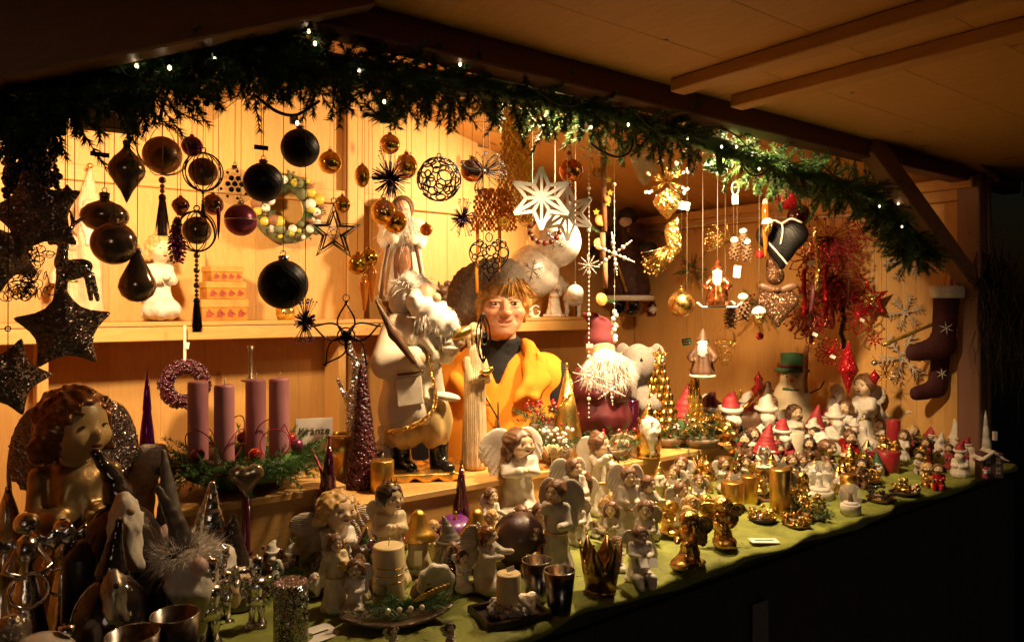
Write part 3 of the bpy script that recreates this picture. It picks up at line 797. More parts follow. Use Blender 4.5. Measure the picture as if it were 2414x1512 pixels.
DR = [(0, -1.2), (.35, -1.05), (.75, -.5), (1, 0), (.85, .5), (.45, .85), (.25, 1.0)]
ornament_ball('small rosy brown drop ornament above the purple pine cone', 425, 485, 21, 2.05, 'rosebrown', 'silver', name='drop_ornament', prof=DR)
ornament_ball('rosy brown bauble next to the mauve banded one', 501, 482, 25, 2.05, 'rosebrown', 'silver')
t, s = hang('glass_icicle', 'thin purple glass icicle left of the mauve bauble', 'icicle', 514, 517, 1.95, top=.03)
part('icicle', MB().lathe([(0, -.055), (.003, -.03), (.0045, .0), (.005, .022), (.003, .028), (0, .03)], 10, folds=5, amp=.1), 'purpleglass', t); part('cap', MB().ball((0, 0, .03), .004, 8, 6), 'silver', t)
def pinecone(t, c, R, H, m, snow=None, n=70, name='cone'):
    mb = MB().ball(c, (R * .6, R * .6, H * .5), 12, 8)
    V, Q = [], []
    for i in range(n):
        f = (i + .5) / n; a = i * 2.39996
        z = (f - .5) * H; rr = R * math.sin(PI * min(1, .12 + .86 * f)) ** .6 * (1.05 - .25 * f)
        wd = R * .36
        ca, sa = math.cos(a), math.sin(a)
        x, y = ca * rr * .55, sa * rr * .55; x2, y2 = ca * rr, sa * rr
        tx, ty = -sa * wd, ca * wd
        b = len(V)
        V += [(x - tx * .5, y - ty * .5, z), (x + tx * .5, y + ty * .5, z), (x2 + tx * .5, y2 + ty * .5, z - H * .035), (x2 + ca * wd * .4, y2 + sa * wd * .4, z - H * .01), (x2 - tx * .5, y2 - ty * .5, z - H * .035), ((x + x2) / 2, (y + y2) / 2, z + H * .03)]
        Q += [[b, b + 1, b + 5], [b + 1, b + 2, b + 5], [b + 2, b + 3, b + 5], [b + 3, b + 4, b + 5], [b + 4, b, b + 5]]
    mb.raw(np.array(V) + np.array(c), np.array(Q))
    part(name, mb, m, t, smooth=False)
    if snow: part('snow_cap', MB().ball((c[0], c[1], c[2] + H * .42), (R * .75, R * .75, H * .16), 10, 7), snow, t)
t, s = hang('glitter_cone', 'purple glitter pine cone hanging beside the kneeling angel', 'pine cone', 417, 565, 2.0, top=.05)
pinecone(t, (0, 0, 0), 21 * s, 108 * s, 'purpleglitter', n=90)
# --- stars of wire
def star_pts(R, r, n=5, rot=PI / 2):
    return [((R if k % 2 == 0 else r) * math.cos(rot + k * PI / n), (R if k % 2 == 0 else r) * math.sin(rot + k * PI / n)) for k in range(2 * n)]
t, s = hang('wire_star', 'black five-pointed wire star lantern before the shelf wreath', 'star', 786, 548, 1.60, top=.075, yaw=.25)
R = 70 * s
o = star_pts(R, R * .40); inn = star_pts(R * .74, R * .30)
for pts, y in ((o, 0), (inn, -.012), (inn, .012)):
    part('star_frame', MB().tube([(x, y, z) for x, z in pts], .0016 if y == 0 else .0028, 5, True), 'blackwire', t)
mb = MB()
for k in range(10):
    mb.tube([(o[k][0], 0, o[k][1]), (inn[k][0], -.012, inn[k][1])], .0009, 4); mb.tube([(o[k][0], 0, o[k][1]), (inn[k][0], .012, inn[k][1])], .0009, 4)
    mb.tube([(inn[k][0], 0, inn[k][1]), (inn[(k + 4) % 10][0] * .8, 0, inn[(k + 4) % 10][1] * .8)], .0007, 4)
part('lattice', mb, 'blackwire', t); part('loop', MB().ring((0, 0, R * 1.08), .006, .001, n=14, k=4), 'blackwire', t)
t, s = hang('wire_flower', 'black wire ornament of five looped petals in star form', 'wire ornament', 815, 792, 1.50, top=.085)
R = 78 * s
for k in range(5):
    a = PI / 2 + k * 2 * PI / 5; ca, sa = math.cos(a), math.sin(a)
    for sg in (1, -1):
        P = [(R * (f * ca - sg * sa * .30 * math.sin(PI * f) * (1.15 - f * .6)), .01 * math.sin(PI * f) * sg, R * (f * sa + sg * ca * .30 * math.sin(PI * f) * (1.15 - f * .6))) for f in np.linspace(-.12, 1.08, 16)]
        part('petal_wire', MB().tube(P, .0021, 5), 'purplewire', t)
part('heart_ring', MB().ring((0, 0, 0), R * .26, .0018, n=22, k=5), 'purplewire', t); part('loop', MB().ring((0, 0, R * 1.16), R * .1, .001, n=14, k=4), 'blackwire', t)
mb = MB()
for k in range(46):
    a = RNG.random() * 2 * PI; f = .3 + .7 * RNG.random(); mb.ball((R * f * math.cos(a) * .8, -.006, R * f * math.sin(a) * .8), .0012, 5, 4)
part('beads', mb, 'purplebead', t, kind='stuff')
def burst(label, u, v, r, Y, n, beadm, wire='purplewire', longs=26, lr=1.55):
    t, s = hang('wire_burst', label, 'wire ornament', u, v, Y, top=.0, group='spiky wire bursts')
    R = r * s
    d = RNG.normal(size=(n, 3)); d /= np.linalg.norm(d, axis=1)[:, None]
    mb = MB().ball((0, 0, 0), R * .13, 8, 6)
    for x in d: mb.tube([x * R * .08, x * R * (.85 + .15 * RNG.random())], [.0016, .0011], 4)
    part('spikes', mb, wire, t, kind='stuff')
    mb = MB(); bd = MB()
    for k in range(longs):
        sg = 1 if k % 2 else -1
        x = np.array([RNG.normal() * .32, RNG.normal() * .25, sg]); x /= np.linalg.norm(x)
        q = x * R * lr * (.8 + .25 * RNG.random())
        mb.tube([x * R * .1, q], .0006, 3); bd.ball(q, .0020, 6, 5)
        bd.ball(q * .86, .0013, 5, 4)
    part('stems', mb, wire, t, kind='stuff'); part('bead_tips', bd, beadm, t, kind='stuff')
burst('large dark purple wire burst with beaded tips under the garland', 920, 422, 49, 1.62, 110, 'purplebead')
burst('small dark wire burst left of the orange beaded net', 1090, 512, 29, 1.75, 90, 'blackwire')
burst('purple wire burst with glittering tips beside the biggest black bauble', 719, 757, 28, 1.50, 70, 'purplebead', longs=40, lr=1.9)
t, s = hang('ring_ball', 'openwork black ball made of linked rings', 'wire ornament', 1034, 422, 1.66, top=.052)
R = 51 * s
pts = []
tries = 0
rings = []
while len(rings) < 52 and tries < 9000:
    tries += 1
    d = RNG.normal(size=3); d /= np.linalg.norm(d); rr = RNG.choice([.36, .28, .22, .15])
    if all(math.acos(max(-1, min(1, float(d @ e)))) > (rr + q) * .90 for e, q in rings): rings.append((d, rr))
for d, rr in rings:
    part('ring', MB().ring(tuple(d * R * math.cos(rr)), R * math.sin(rr), .0022, ax=tuple(d), n=20, k=5), 'blackwire', t)
part('loop', MB().ring((0, 0, R * 1.1), R * .09, .0014, n=12, k=4), 'blackwire', t)
t, s = hang('wire_bow', 'loose bow of looped black wire and dark beads', 'wire ornament', 1140, 405, 1.68, top=0)
R = 58 * s
mb = MB()
for k in range(34):
    a = RNG.choice([.5, .9, 2.3, 2.7, 4.5, 5.9, 1.6]) + RNG.normal() * .18; ln = R * (.75 + .3 * RNG.random()); wd = .17 + .1 * RNG.random(); yy = RNG.normal() * .3
    P = [(ln * f * math.cos(a + sg * wd * math.sin(PI * f)), ln * f * yy * .5, ln * f * math.sin(a + sg * wd * math.sin(PI * f))) for sg, fs in ((1, np.linspace(.02, 1, 9)), (-1, np.linspace(1, .02, 9))) for f in fs]
    mb.tube(P, .0009, 4)
part('loops', mb, 'blackwire', t, kind='stuff')
part('knot', MB().ball((0, -.004, 0), R * .12, 8, 6), 'jewel', t)
ornament_ball('dark copper bauble half behind the black wire bow', 1112, 402, 27, 1.85, 'copper', 'oldgold')
t, s = hang('ring_heart', 'openwork heart made of linked black rings', 'wire ornament', 1152, 608, 1.62, top=.05)
R = 50 * s
def inheart(x, z): x *= 1.05; z = z * 1.05 + .08; return (x * x + z * z - .62) ** 3 - x * x * z ** 3 * 1.1 < 0
rings = []; tries = 0
while len(rings) < 30 and tries < 6000:
    tries += 1
    x, z = RNG.uniform(-1.1, 1.1), RNG.uniform(-1.2, 1.0); rr = RNG.choice([.24, .2, .15, .12])
    if all(inheart(x + rr * .8 * math.cos(a), z + rr * .8 * math.sin(a)) for a in np.arange(0, 6.28, .8)) and all(math.hypot(x - e[0], z - e[1]) > (rr + e[2]) * .85 for e in rings): rings.append((x, z, rr))
for x, z, rr in rings:
    th = (1 - min(1, (x * x + z * z))) * .3
    part('ring', MB().ring((x * R, -th * R, z * R), rr * R, .0020, n=18, k=5), 'blackwire', t)
HO = [(.95 * 16 * math.sin(a) ** 3 / 16, (13 * math.cos(a) - 5 * math.cos(2 * a) - 2 * math.cos(3 * a) - math.cos(4 * a)) / 15) for a in np.linspace(0, 2 * PI, 40, endpoint=False)]
part('outline', MB().tube([(x * R * .98, 0, z * R * .98) for x, z in HO], .0017, 5, True), 'blackwire', t)
part('loop', MB().ring((0, 0, R * .98), R * .16, .0016, n=14, k=4, ell=1.3), 'blackwire', t)
t, s = hang('wire_drop', 'narrow black wire drop hanging before the vendor', 'wire ornament', 1138, 795, 1.58, top=.05)
R = 60 * s
for k in range(8):
    a = k * PI / 4
    P = [(R * (.30 * math.sin(PI * min(1, max(0, f * 1.0))) ** .8) * math.cos(a + f), R * .30 * math.sin(PI * f) ** .8 * math.sin(a + f), R * (1 - 2 * f)) for f in np.linspace(0, 1, 14)]
    part('rib', MB().tube(P, .0016, 4), 'blackwire', t)
part('crystal', MB().ball((.003, -.004, 0), (R * .17, R * .17, R * .3), 6, 5), 'silver', t, smooth=False)
# --- gold glass row
for (u, v, r, lab, flat) in ((777, 383, 27, 'gold faceted glass bauble just right of the highest black bauble', 1), (853, 415, 18, 'narrow gold glass bauble on a gold ribbon left of the purple burst', 1.5), (918, 340, 24, 'gold glass bauble peeping out above the purple burst', 1), (957, 392, 26, 'gold glass bauble half behind the purple burst', 1.15), (806, 482, 19, 'gold bauble on a ribbon at the tip of the black wire star', 1.1), (903, 500, 30, 'gold bauble before the shelf doll, left of its twin', 1), (930, 522, 28, 'gold bauble before the shelf doll, right of its twin', 1), (842, 622, 25, 'gold glass bauble left of the tall shelf doll', 1), (868, 608, 23, 'brown and gold bauble touching the one left of the tall shelf doll', 1), (968, 660, 22, 'gold bauble directly above the white Santa hat', 1)):
    ornament_ball(lab, u, v, r, 2.25, 'goldglass', 'gold', string='string', prof=None if flat == 1 else [(math.sin(x), -math.cos(x) * flat) for x in np.linspace(0, PI, 12)], group='gold glass baubles')
ornament_ball('shiny orange bauble at the shelf doll\'s raised hand', 1004, 541, 15, 2.4, 'amber', 'gold', string='string')
for (u, v, lab) in ((858, 690, 'left long amber glass drop beneath the twin gold baubles'), (876, 668, 'right long amber glass drop beneath the twin gold baubles')):
    t, s = hang('glass_drop', lab, 'glass drop', u, v, 2.22, 'string', top=.05)
    part('drop', MB().lathe([(0, -46 * s), (4 * s, -38 * s), (7 * s, -10 * s), (12 * s, 14 * s), (13 * s, 24 * s), (6 * s, 36 * s), (3 * s, 40 * s)], 14, folds=6, amp=.06), 'amber', t); part('cap', MB().ball((0, 0, 42 * s), 4 * s, 8, 6), 'gold', t)
# --- orange beaded nets
def net(t, w0, w1, z0, z1, m, rows, cols, depth_=.02, r=.0008, jit=.3):
    mb = MB()
    gx = lambda i, j: ((w0 + (w1 - w0) * i / rows) * ((j + (i % 2) * .5) / cols - .5) + RNG.normal() * jit * .004, depth_ * math.sin(j * 2.1 + i), z0 + (z1 - z0) * i / rows + RNG.normal() * jit * .003)
    P = [[gx(i, j) for j in range(cols + 1)] for i in range(rows + 1)]
    for i in range(rows):
        for j in range(cols + 1):
            mb.tube([P[i][j], P[i + 1][j]], r, 3)
            k = j + (1 if i % 2 else -1)
            if 0 <= k <= cols: mb.tube([P[i][j], P[i + 1][k]], r, 3)
            mb.ball(P[i][j], r * 2.6, 5, 4)
    part('net', mb, m, t, kind='stuff')
t, s = hang('beaded_net', 'long shining yellow sequin net hanging from the garland', 'beaded garland', 1212, 395, 1.95, None)
net(t, 50 * s, 84 * s, 140 * s, -120 * s, 'yellowmesh', 36, 10, .016, .0021)
t, s = hang('beaded_net', 'loose orange bead net with two long orange tails', 'beaded garland', 1160, 490, 1.98, None)
net(t, 70 * s, 105 * s, 42 * s, -55 * s, 'orangebead', 14, 11, .02, .0024)
for xx in (-36, 16):
    part('tail', MB().tube([(xx * s, 0, -30 * s), (xx * s + .002, .003, -90 * s), (xx * s - .002, 0, -150 * s), (xx * s, 0, -(200 if xx < 0 else 130) * s)], 4.5 * s, 6), 'orangebead', t)
for (u, v, r, lab) in ((1187, 524, 14, 'orange mesh ball at the bottom of the orange net'), (1237, 516, 17, 'yellow mesh ball at the bottom of the sequin net')):
    t, s = hang('mesh_ball', lab, 'bauble', u, v, 1.9, 'string', top=.015)
    for k in range(7):
        d = RNG.normal(size=3); part('wire', MB().ring((0, 0, 0), r * s, .0008, ax=tuple(d), n=18, k=3), 'yellowmesh', t)
    part('core', MB().ball((0, 0, 0), r * s * .6, 10, 7), 'goldglitter', t)
# --- white wooden stars
def woodstar(label, u, v, r, Y, yaw):
    t, s = hang('wooden_star', label, 'star', u, v, Y, 'whitestring', top=r * mpp(on_y(u, v, Y)), yaw=yaw, group='white wooden stars')
    R = r * s
    for k in range(6):
        a = PI / 2 + k * PI / 3
        tip = Vector((R * math.cos(a), 0, R * math.sin(a))); c = Vector((0, 0, 0))
        l = Vector((R * .48 * math.cos(a + PI / 6), 0, R * .48 * math.sin(a + PI / 6))); r2 = Vector((R * .48 * math.cos(a - PI / 6), 0, R * .48 * math.sin(a - PI / 6)))
        f = Vector((0, -R * .13, 0))
        for (p, q) in ((tip, l), (tip, r2), (c + f, tip), (c + f, l)):
            d = q - p
            Mx = d.to_track_quat('X', 'Y').to_matrix()
            part('lath', MB().box((p + q) / 2, (d.length, R * .11, R * .085), M=Mx), 'whitepaint', t, smooth=False)
woodstar('left, larger one of the two white wooden lath stars', 1275, 467, 74, 1.75, .1)
woodstar('right, smaller one of the two white wooden lath stars', 1337, 503, 64, 1.80, -.2)
# --- copper bauble and bead strings
ornament_ball('copper glitter bauble above the right wooden star', 1345, 402, 28, 1.95, 'copper', 'oldgold')
def beads(t, pts, rs, mats, name='bead'):
    for i, p in enumerate(pts): part(name, MB().ball(tuple(p), rs[i % len(rs)], 8, 6), mats[i % len(mats)], t)
t, s = hang('bead_string', 'red and clear bead string above the copper bauble', 'bead string', 1340, 375, 1.9, 'whitestring', top=40 * s)
beads(t, [(0, 0, (40 - 13 * k) * s) for k in range(12)], [6 * s, 5 * s], ['redbead', 'pearl'])
t, s = hang('bead_necklace', 'looped red and clear bead necklace below the wooden stars', 'bead string', 1283, 545, 1.95, None)
P = [(36 * s * math.cos(a), 0, 34 * s * math.sin(a) + 6 * s) for a in np.linspace(PI * .95, PI * 2.05, 17)]
part('thread', MB().tube(P, .0006, 4), 'whitestring', t); beads(t, P, [7 * s, 5.5 * s], ['redbead', 'pearl'])
# --- big frosted balls
def frostball(label, u, v, r, Y):
    t, R = ornament_ball(label, u, v, r, Y, 'frost', 'silver', string='whitestring', group='large frosted baubles')
    mb = MB(); bd = MB()
    for k in range(6):
        a = k * PI / 3 + .3; d = lambda f, o=0: (R * f * math.cos(a + o), -R * math.sqrt(max(0, 1 - f * f)) * 1.005, R * f * math.sin(a + o))
        mb.tube([d(.03), d(.2), d(.38)], R * .02, 5); mb.tube([d(.22), d(.32, .3)], R * .014, 4); mb.tube([d(.22), d(.32, -.3)], R * .014, 4)
        if k % 2: part('rhinestone', MB().ball(d(.33), R * .04, 6, 5), 'silver', t)
    part('snowflake', mb, 'silverglitter', t)
frostball('upper of the two large frosted white baubles behind the wooden stars', 1307, 570, 62, 2.55)
frostball('lower large frosted bauble with snowflake, right of the vendor\'s cap', 1254, 640, 64, 2.62)
ornament_ball('small white frosted bauble above the shelf figure', 1355, 690, 20, 2.6, 'frost', 'silver', string='whitestring')
# --- pearl snowflakes and chains
def flake(mb, c, R, n=6, big=.11):
    c = np.array(c)
    for k in range(n):
        a = PI / 2 + k * 2 * PI / n + .12; d = np.array([math.cos(a), 0, math.sin(a)])
        mb.tube([c, c + d * R], R * .022, 4)
        for f, rr in ((.28, big * .7), (.5, big), (.72, big * .6), (.88, big * .4), (1.0, big * .35)): mb.ball(c + d * R * f, R * rr, 7, 5)
    mb.ball(c, R * .14, 8, 6)
    return mb
def chain_string(label, u, Y, items, v0, v1, step=11):
    t, s = hang('pearl_string', label, 'bead string', u, v0, Y, 'whitestring', top=0)
    z = lambda v: (v0 - v) * s
    part('thread', MB().tube([(0, 0, 0), (0.001, 0, z(v1) / 2), (0, 0, z(v1))], .0005, 4), 'whitestring', t)
    mb = MB(); k = 0; v = v0
    while v < v1:
        mb.ball((0, 0, z(v)), (5.0 if k % 9 == 0 else 2.2) * s, 6, 5); v += step; k += 1
    part('pearls', mb, 'pearl', t, kind='stuff')
    for (kind, vv, r, dx) in items:
        if kind == 'flake': part('snowflake', flake(MB(), (dx * s, -.003, z(vv)), r * s), 'pearl', t)
        if kind == 'fine': part('snowflake', flake(MB(), (dx * s, -.003, z(vv)), r * s, 10, .07), 'pearl', t)
        if kind == 'twist':
            for i in range(9): part('shell', MB().ball((math.sin(i * 1.9) * 4 * s, math.cos(i * 1.9) * 3 * s, z(vv + i * r / 9)), (6 * s, 5 * s, 7 * s), 7, 5), 'pearl', t)
        if kind == 'tag': part('price_tag', MB().box((dx * s, -.002, z(vv)), (16 * s, .0008, 10 * s)), 'tagpaper', t, smooth=False)
chain_string('long pearl string with pale snowflakes right of the vendor', 1387, 1.82, [('flake', 357, 38, 4), ('fine', 625, 26, 0), ('fine', 885, 38, 0), ('tag', 814, 0, 2)], 345, 985)
chain_string('pearl string with one large bead snowflake before the dark shelf doll', 1447, 1.78, [('flake', 598, 50, 0), ('twist', 735, 75, 8), ('flake', 918, 36, -8)], 435, 905, 40)
# --- dried fruit and cinnamon garland
t, s = hang('cinnamon_garland', 'hanging cinnamon sticks with dried fruit, little stars and fir', 'dried garland', 1421, 420, 1.92, 'string', top=.05)
for (dx, v0, v1, r) in ((0, 345, 440, 7), (2, 440, 545, 6), (-2, 548, 615, 7), (4, 610, 680, 6)):
    part('cinnamon_stick', MB().tube([(dx * s, 0, (420 - v0) * s), (dx * s + .002, .001, (420 - v1) * s)], r * s, 8), 'cinnamon', t)
for (dx, v, r) in ((-14, 408, 13), (-8, 520, 13), (-10, 575, 14), (-4, 705, 15), (10, 470, 9)):
    part('fruit_slice', MB().lathe([(0, -.002), (r * s, -.002), (r * s * 1.05, 0), (r * s, .002), (0, .002)], 12, c=(dx * s, -.008, (420 - v) * s), M=rotm('X', 78) @ rotm('Y', 30)), 'orangeslice', t)
for (dx, v) in ((14, 385), (12, 425), (16, 455), (8, 372), (-16, 500), (14, 350), (10, 480)):
    part('little_star', MB().prism([(a * 9 * s, b * 9 * s) for a, b in star_pts(1, .45)], -.002, .002, c=(dx * s, -.008, (420 - v) * s)), 'apple', t, smooth=False)
R_, D_, L_ = [], [], []
for (dx, v) in ((-16, 545), (-8, 548), (8, 712), (16, 715)):
    a, b, c = sprig((dx * s, 0, (420 - v) * s), (.3 * (1 if dx > 0 else -1), -.3, .2), 24 * s, 60, .014, .001); R_.append(a); D_.append(b); L_.append(c)
part('fir_tips', MB().blades(np.concatenate(R_), np.concatenate(D_), np.concatenate(L_), .0013, 1), 'needle2', t, kind='stuff')
# ---------------------------------------------------------------- hanging ornaments on the right
def spray(mb, c, d, R, n, sp, r=.0007, bead=.0022, bm=None, beadmb=None):
    d = np.array(d, dtype=np.float64); d /= np.linalg.norm(d)
    for k in range(n):
        x = d + RNG.normal(size=3) * sp; x /= np.linalg.norm(x)
        q = np.array(c) + x * R * (.65 + .35 * RNG.random())
        mb.tube([c, (np.array(c) + q) / 2 + RNG.normal(size=3) * R * .04, q], r, 3)
        if beadmb is not None: beadmb.ball(q, bead, 6, 4)
t, s = hang('star_topped_ornament', 'golden onion-shaped bauble topped with a pearl-tipped wire star', 'bauble', 1570, 462, 1.80, 'string', top=.05)
part('bulb', MB().lathe([(0, -40 * s), (4 * s, -36 * s), (16 * s, -24 * s), (31 * s, -6 * s), (34 * s, 4 * s), (28 * s, 18 * s), (14 * s, 27 * s), (7 * s, 34 * s), (0, 36 * s)], 22, c=(2 * s, 0, -16 * s)), 'goldglitter', t)
for a in (100, 155, 25, 210, 330, 60):
    x, z = math.cos(rad(a)), math.sin(rad(a)); w_ = MB(); b_ = MB()
    spray(w_, (0, -.004, 34 * s), (x, -.1, z), 50 * s, 12, .16, .0006)
    for k in range(5): b_.ball((x * 50 * s + RNG.normal() * 4 * s, -.006 + RNG.normal() * .002, 34 * s + z * 50 * s + RNG.normal() * 4 * s), 4 * s, 6, 5)
    part('star_arm', w_, 'gold', t); part('pearl_tip', b_, 'pearl', t)
part('price_tag', MB().box((40 * s, -.004, -24 * s), (26 * s, .0008, 18 * s), M=rotm('Y', 12)), 'tagpaper', t, smooth=False)
t, s = hang('beaded_bird', 'golden beaded spray ornament like a drooping bird', 'beaded ornament', 1580, 570, 1.82, 'string', top=.04)
part('body', sdf((-30, -22, -50), (30, 22, 60), 3.2, lambda g: smin(smin(ell(g, (6, 0, 10), (19, 15, 40), rotm('Y', -12)), ell(g, (14, 0, 48), (9, 8, 12)), 10), ell(g, (2, 0, -30), (9, 7, 22), rotm('Y', 20)), 8), s), 'goldglitter', t)
w_, b_ = MB(), MB()
spray(w_, (-4 * s, -.004, -6 * s), (-.55, -.2, -.75), 88 * s, 46, .22, .0006, 2.6 * s, None, b_)
part('spray_wires', w_, 'gold', t, kind='stuff'); part('spray_beads', b_, 'goldglitter', t, kind='stuff')
ornament_ball('gold glitter-capped bauble under the beaded bird', 1605, 716, 31, 1.85, 'oldgold', 'gold')
ornament_ball('tiny red bauble high at the garland on the right', 1787, 419, 11, 1.7, 'redgloss', 'gold')
ornament_ball('red sequin bauble tucked under the right part of the garland', 1857, 464, 30, 1.72, 'redglitter', 'gold')
ornament_ball('dark wine red bauble behind the black heart', 1882, 508, 27, 1.95, 'winegloss', 'gold')
ornament_ball('small red bauble beside the bark heart', 1790, 600, 10, 1.75, 'redgloss', 'gold')
ornament_ball('small red bauble beneath the lower snowy acorn', 1790, 792, 9, 1.78, 'redgloss', 'gold')
t, s = hang('glass_icicle', 'long amber glass icicle left of the black heart', 'icicle', 1803, 535, 1.75, 'string', top=.08)
part('icicle', MB().lathe([(0, -80 * s), (3 * s, -60 * s), (6 * s, -10 * s), (8 * s, 30 * s), (7 * s, 52 * s), (4 * s, 60 * s)], 12, folds=4, amp=.18), 'amber', t)
part('frosted_top', MB().ball((0, 0, 58 * s), (7 * s, 7 * s, 10 * s), 10, 7), 'snowy', t)
def heart_mesh(R, th):
    return sdf((-1.1, -.5, -1.2), (1.1, .5, 1.0), .07, lambda g: smax(smin(smin(ell(g, (-.45, 0, .35), (.56, th, .52)), ell(g, (.45, 0, .35), (.56, th, .52)), .2), smin(cap(g, (-.55, 0, .2), (0, 0, -.95), .42 * 0 + .3, .08), smin(cap(g, (.55, 0, .2), (0, 0, -.95), .3, .08), ell(g, (0, 0, -.1), (.5, th, .65)), .2), .2), .25), np.abs(g.Y) - th, .15), R)
t, s = hang('fabric_heart', 'large black heart with cream cord bow', 'heart', 1842, 572, 1.72, 'darkstring', top=.05)
part('heart', heart_mesh(58 * s, .28), 'blackvelvet', t)
for P in ([(-40, -14, 40), (-18, -18, 52), (0, -17, 44), (20, -18, 54), (44, -14, 44)], [(0, -18, 44), (2, -18, 25), (-3, -17, -5)], [(-34, -12, 6), (0, -18, -36), (12, -14, -52)]):
    part('cord', MB().tube(smooth_path([(a * s, b * s, c * s) for a, b, c in P], 14), 2.4 * s, 5), 'whitestring', t)
t, s = hang('bark_heart', 'rough brown heart with a brown bow hanging low on the right', 'heart', 1832, 722, 1.74, 'darkstring', top=.04)
part('heart', heart_mesh(46 * s, .26), 'brownglitter', t)
part('bow', sdf((-50, -12, -16), (50, 12, 22), 3, lambda g: smin(smin(ell(g, (-24, 0, 4), (22, 6, 10), rotm('Y', 20)), ell(g, (24, 0, 4), (22, 6, 10), rotm('Y', -20)), 4), ell(g, (0, -3, 0), 7), 4), s).tf(Matrix.Translation((0, -.012, 40 * s))), 'leather', t)
for (u, v, sc, lab) in ((1788, 745, 1.0, 'snow-capped acorn ornament on a ribbon near the bark heart'), (1808, 532, .8, 'snow-capped acorn ornament by the black heart\'s left lobe')):
    t, s = hang('acorn_ornament', lab, 'acorn', u, v, 1.72, 'string', top=.02); s *= sc
    part('nut', MB().lathe([(0, -30 * s), (4 * s, -27 * s), (12 * s, -12 * s), (15 * s, 4 * s), (12 * s, 14 * s), (0, 18 * s)], 16), 'goldglitter', t)
    part('snow_cap', sdf((-18, -18, 0), (18, 18, 30), 2.2, lambda g: smax(ell(g, (0, 0, 8), (17, 17, 16)), -(g.Z - 5 + 3 * np.sin(g.X * .5) * np.sin(g.Y * .5)), 2), s), 'snowy', t)
t, s = hang('felt_pear', 'brown pear ornament between the two hearts', 'pear', 1822, 640, 1.75, 'darkstring', top=.03)
part('pear', sdf((-24, -24, -36), (24, 24, 34), 3, lambda g: smin(ell(g, (4, 0, -10), (21, 20, 22)), ell(g, (-6, 0, 16), (11, 11, 18)), 12), s), 'brownglitter', t); part('stalk', MB().tube([(-6 * s, 0, 30 * s), (-9 * s, 0, 42 * s)], 1.5 * s, 5), 'twig', t)
def santa_ornament(label, u, v, h, Y, m, base):
    t, s = hang('santa_ornament', label, 'santa ornament', u, v, Y, 'whitestring', top=h * .5 * mpp(on_y(u, v, Y)))
    H = h * s; z0 = -.5
    def body(g):
        a = np.arctan2(g.Y, g.X)
        d = cap(g, (0, 0, z0 + .12), (0, 0, z0 + .58), .24, .12) + .012 * np.sin(a * 8)
        for k in (-1, 1): d = smin(d, chain(g, [(k * .12, 0, z0 + .58), (k * .24, -.06, z0 + .42), (k * .2, -.17, z0 + .36)], [.07, .065, .05]), .04)
        return smax(d, -(g.Z - z0 - .02), .02)
    part('coat', sdf((-.34, -.32, z0), (.34, .3, z0 + .72), .022, body, H), m, t)
    part('beard', sdf((-.15, -.28, z0 + .3), (.15, .05, z0 + .8), .02, lambda g: smin(ell(g, (0, -.12, z0 + .56), (.10, .09, .17)), ell(g, (0, -.05, z0 + .70), (.105, .1, .1)), .05) + lump(g, 42, .012), H), 'snowy', t)
    part('hat', sdf((-.16, -.16, z0 + .7), (.16, .2, z0 + 1.05), .02, lambda g: smin(cap(g, (0, 0, z0 + .78), (.01, .04, z0 + .98), .11, .03), ell(g, (0, 0, z0 + .76), (.13, .13, .05)), .03), H), m, t)
    part('face', MB().ball((0, -.115 * H, (z0 + .715) * H), (.06 * H, .05 * H, .045 * H), 10, 7), 'skin', t)
    if base == 'sled':
        part('sled_runner', MB().tube([(x * H, -.06 * H, (z0 - .02 + (.0 if abs(x) < .4 else .10)) * H) for x in np.linspace(-.42, .5, 9)], .02 * H, 5), 'snowy', t)
        part('sled_runner', MB().tube([(x * H, .1 * H, (z0 - .02 + (.0 if abs(x) < .4 else .10)) * H) for x in np.linspace(-.42, .5, 9)], .02 * H, 5), 'snowy', t)
    else: part('fur_hem', MB().ring((0, 0, (z0 + .05) * H), .23 * H, .035 * H, ax=(0, 0, 1), n=24, k=6), 'snowy', t)
santa_ornament('glass Santa ornament riding a snowy sled', 1690, 665, 112, 1.80, 'copper', 'sled')
santa_ornament('glass Santa ornament in brown coat hanging above the golden trees', 1655, 832, 118, 1.88, 'leather', 'hem')
t, s = hang('cone_cluster', 'gold wire spray with three snow-tipped pine cones', 'pine cone', 1728, 578, 1.80, 'string', top=.05)
w_, b_ = MB(), MB(); spray(w_, (-6 * s, 0, 10 * s), (-.9, -.1, .1), 62 * s, 60, .38, .0006, 2 * s, None, b_)
part('spray_wires', w_, 'gold', t, kind='stuff'); part('spray_beads', b_, 'goldglitter', t, kind='stuff')
for (x, z, h_) in ((2, -10, 52), (30, -14, 50), (22, 14, 44)): pinecone(t, (x * s, -.004, z * s), 13 * s, h_ * s, 'cone', 'snowy', 46)
part('price_tag', MB().box((8 * s, -.012, -62 * s), (16 * s, .0008, 28 * s), M=rotm('Y', 6)), 'tagpaper', t, smooth=False)
t, s = hang('cone_cluster', 'two snow-tipped pine cones hanging in front of fir green', 'pine cone', 1736, 735, 1.80, 'string', top=.05)
for (x, z) in ((-14, -8), (14, 10)): pinecone(t, (x * s, 0, z * s), 17 * s, 60 * s, 'cone', 'snowy', 56)
t, s = hang('wire_basket', 'small gold wire basket ornament right of the brown glass Santa', 'wire ornament', 1708, 832, 1.85, 'string', top=.04)
for k in range(12):
    a = k * PI / 6; part('rib', MB().tube([(13 * s * math.cos(a) * f, 13 * s * math.sin(a) * f, z * s) for f, z in ((.3, -30), (1.0, -16), (1.6, 10), (2.0, 30))], .0009, 4), 'gold', t)
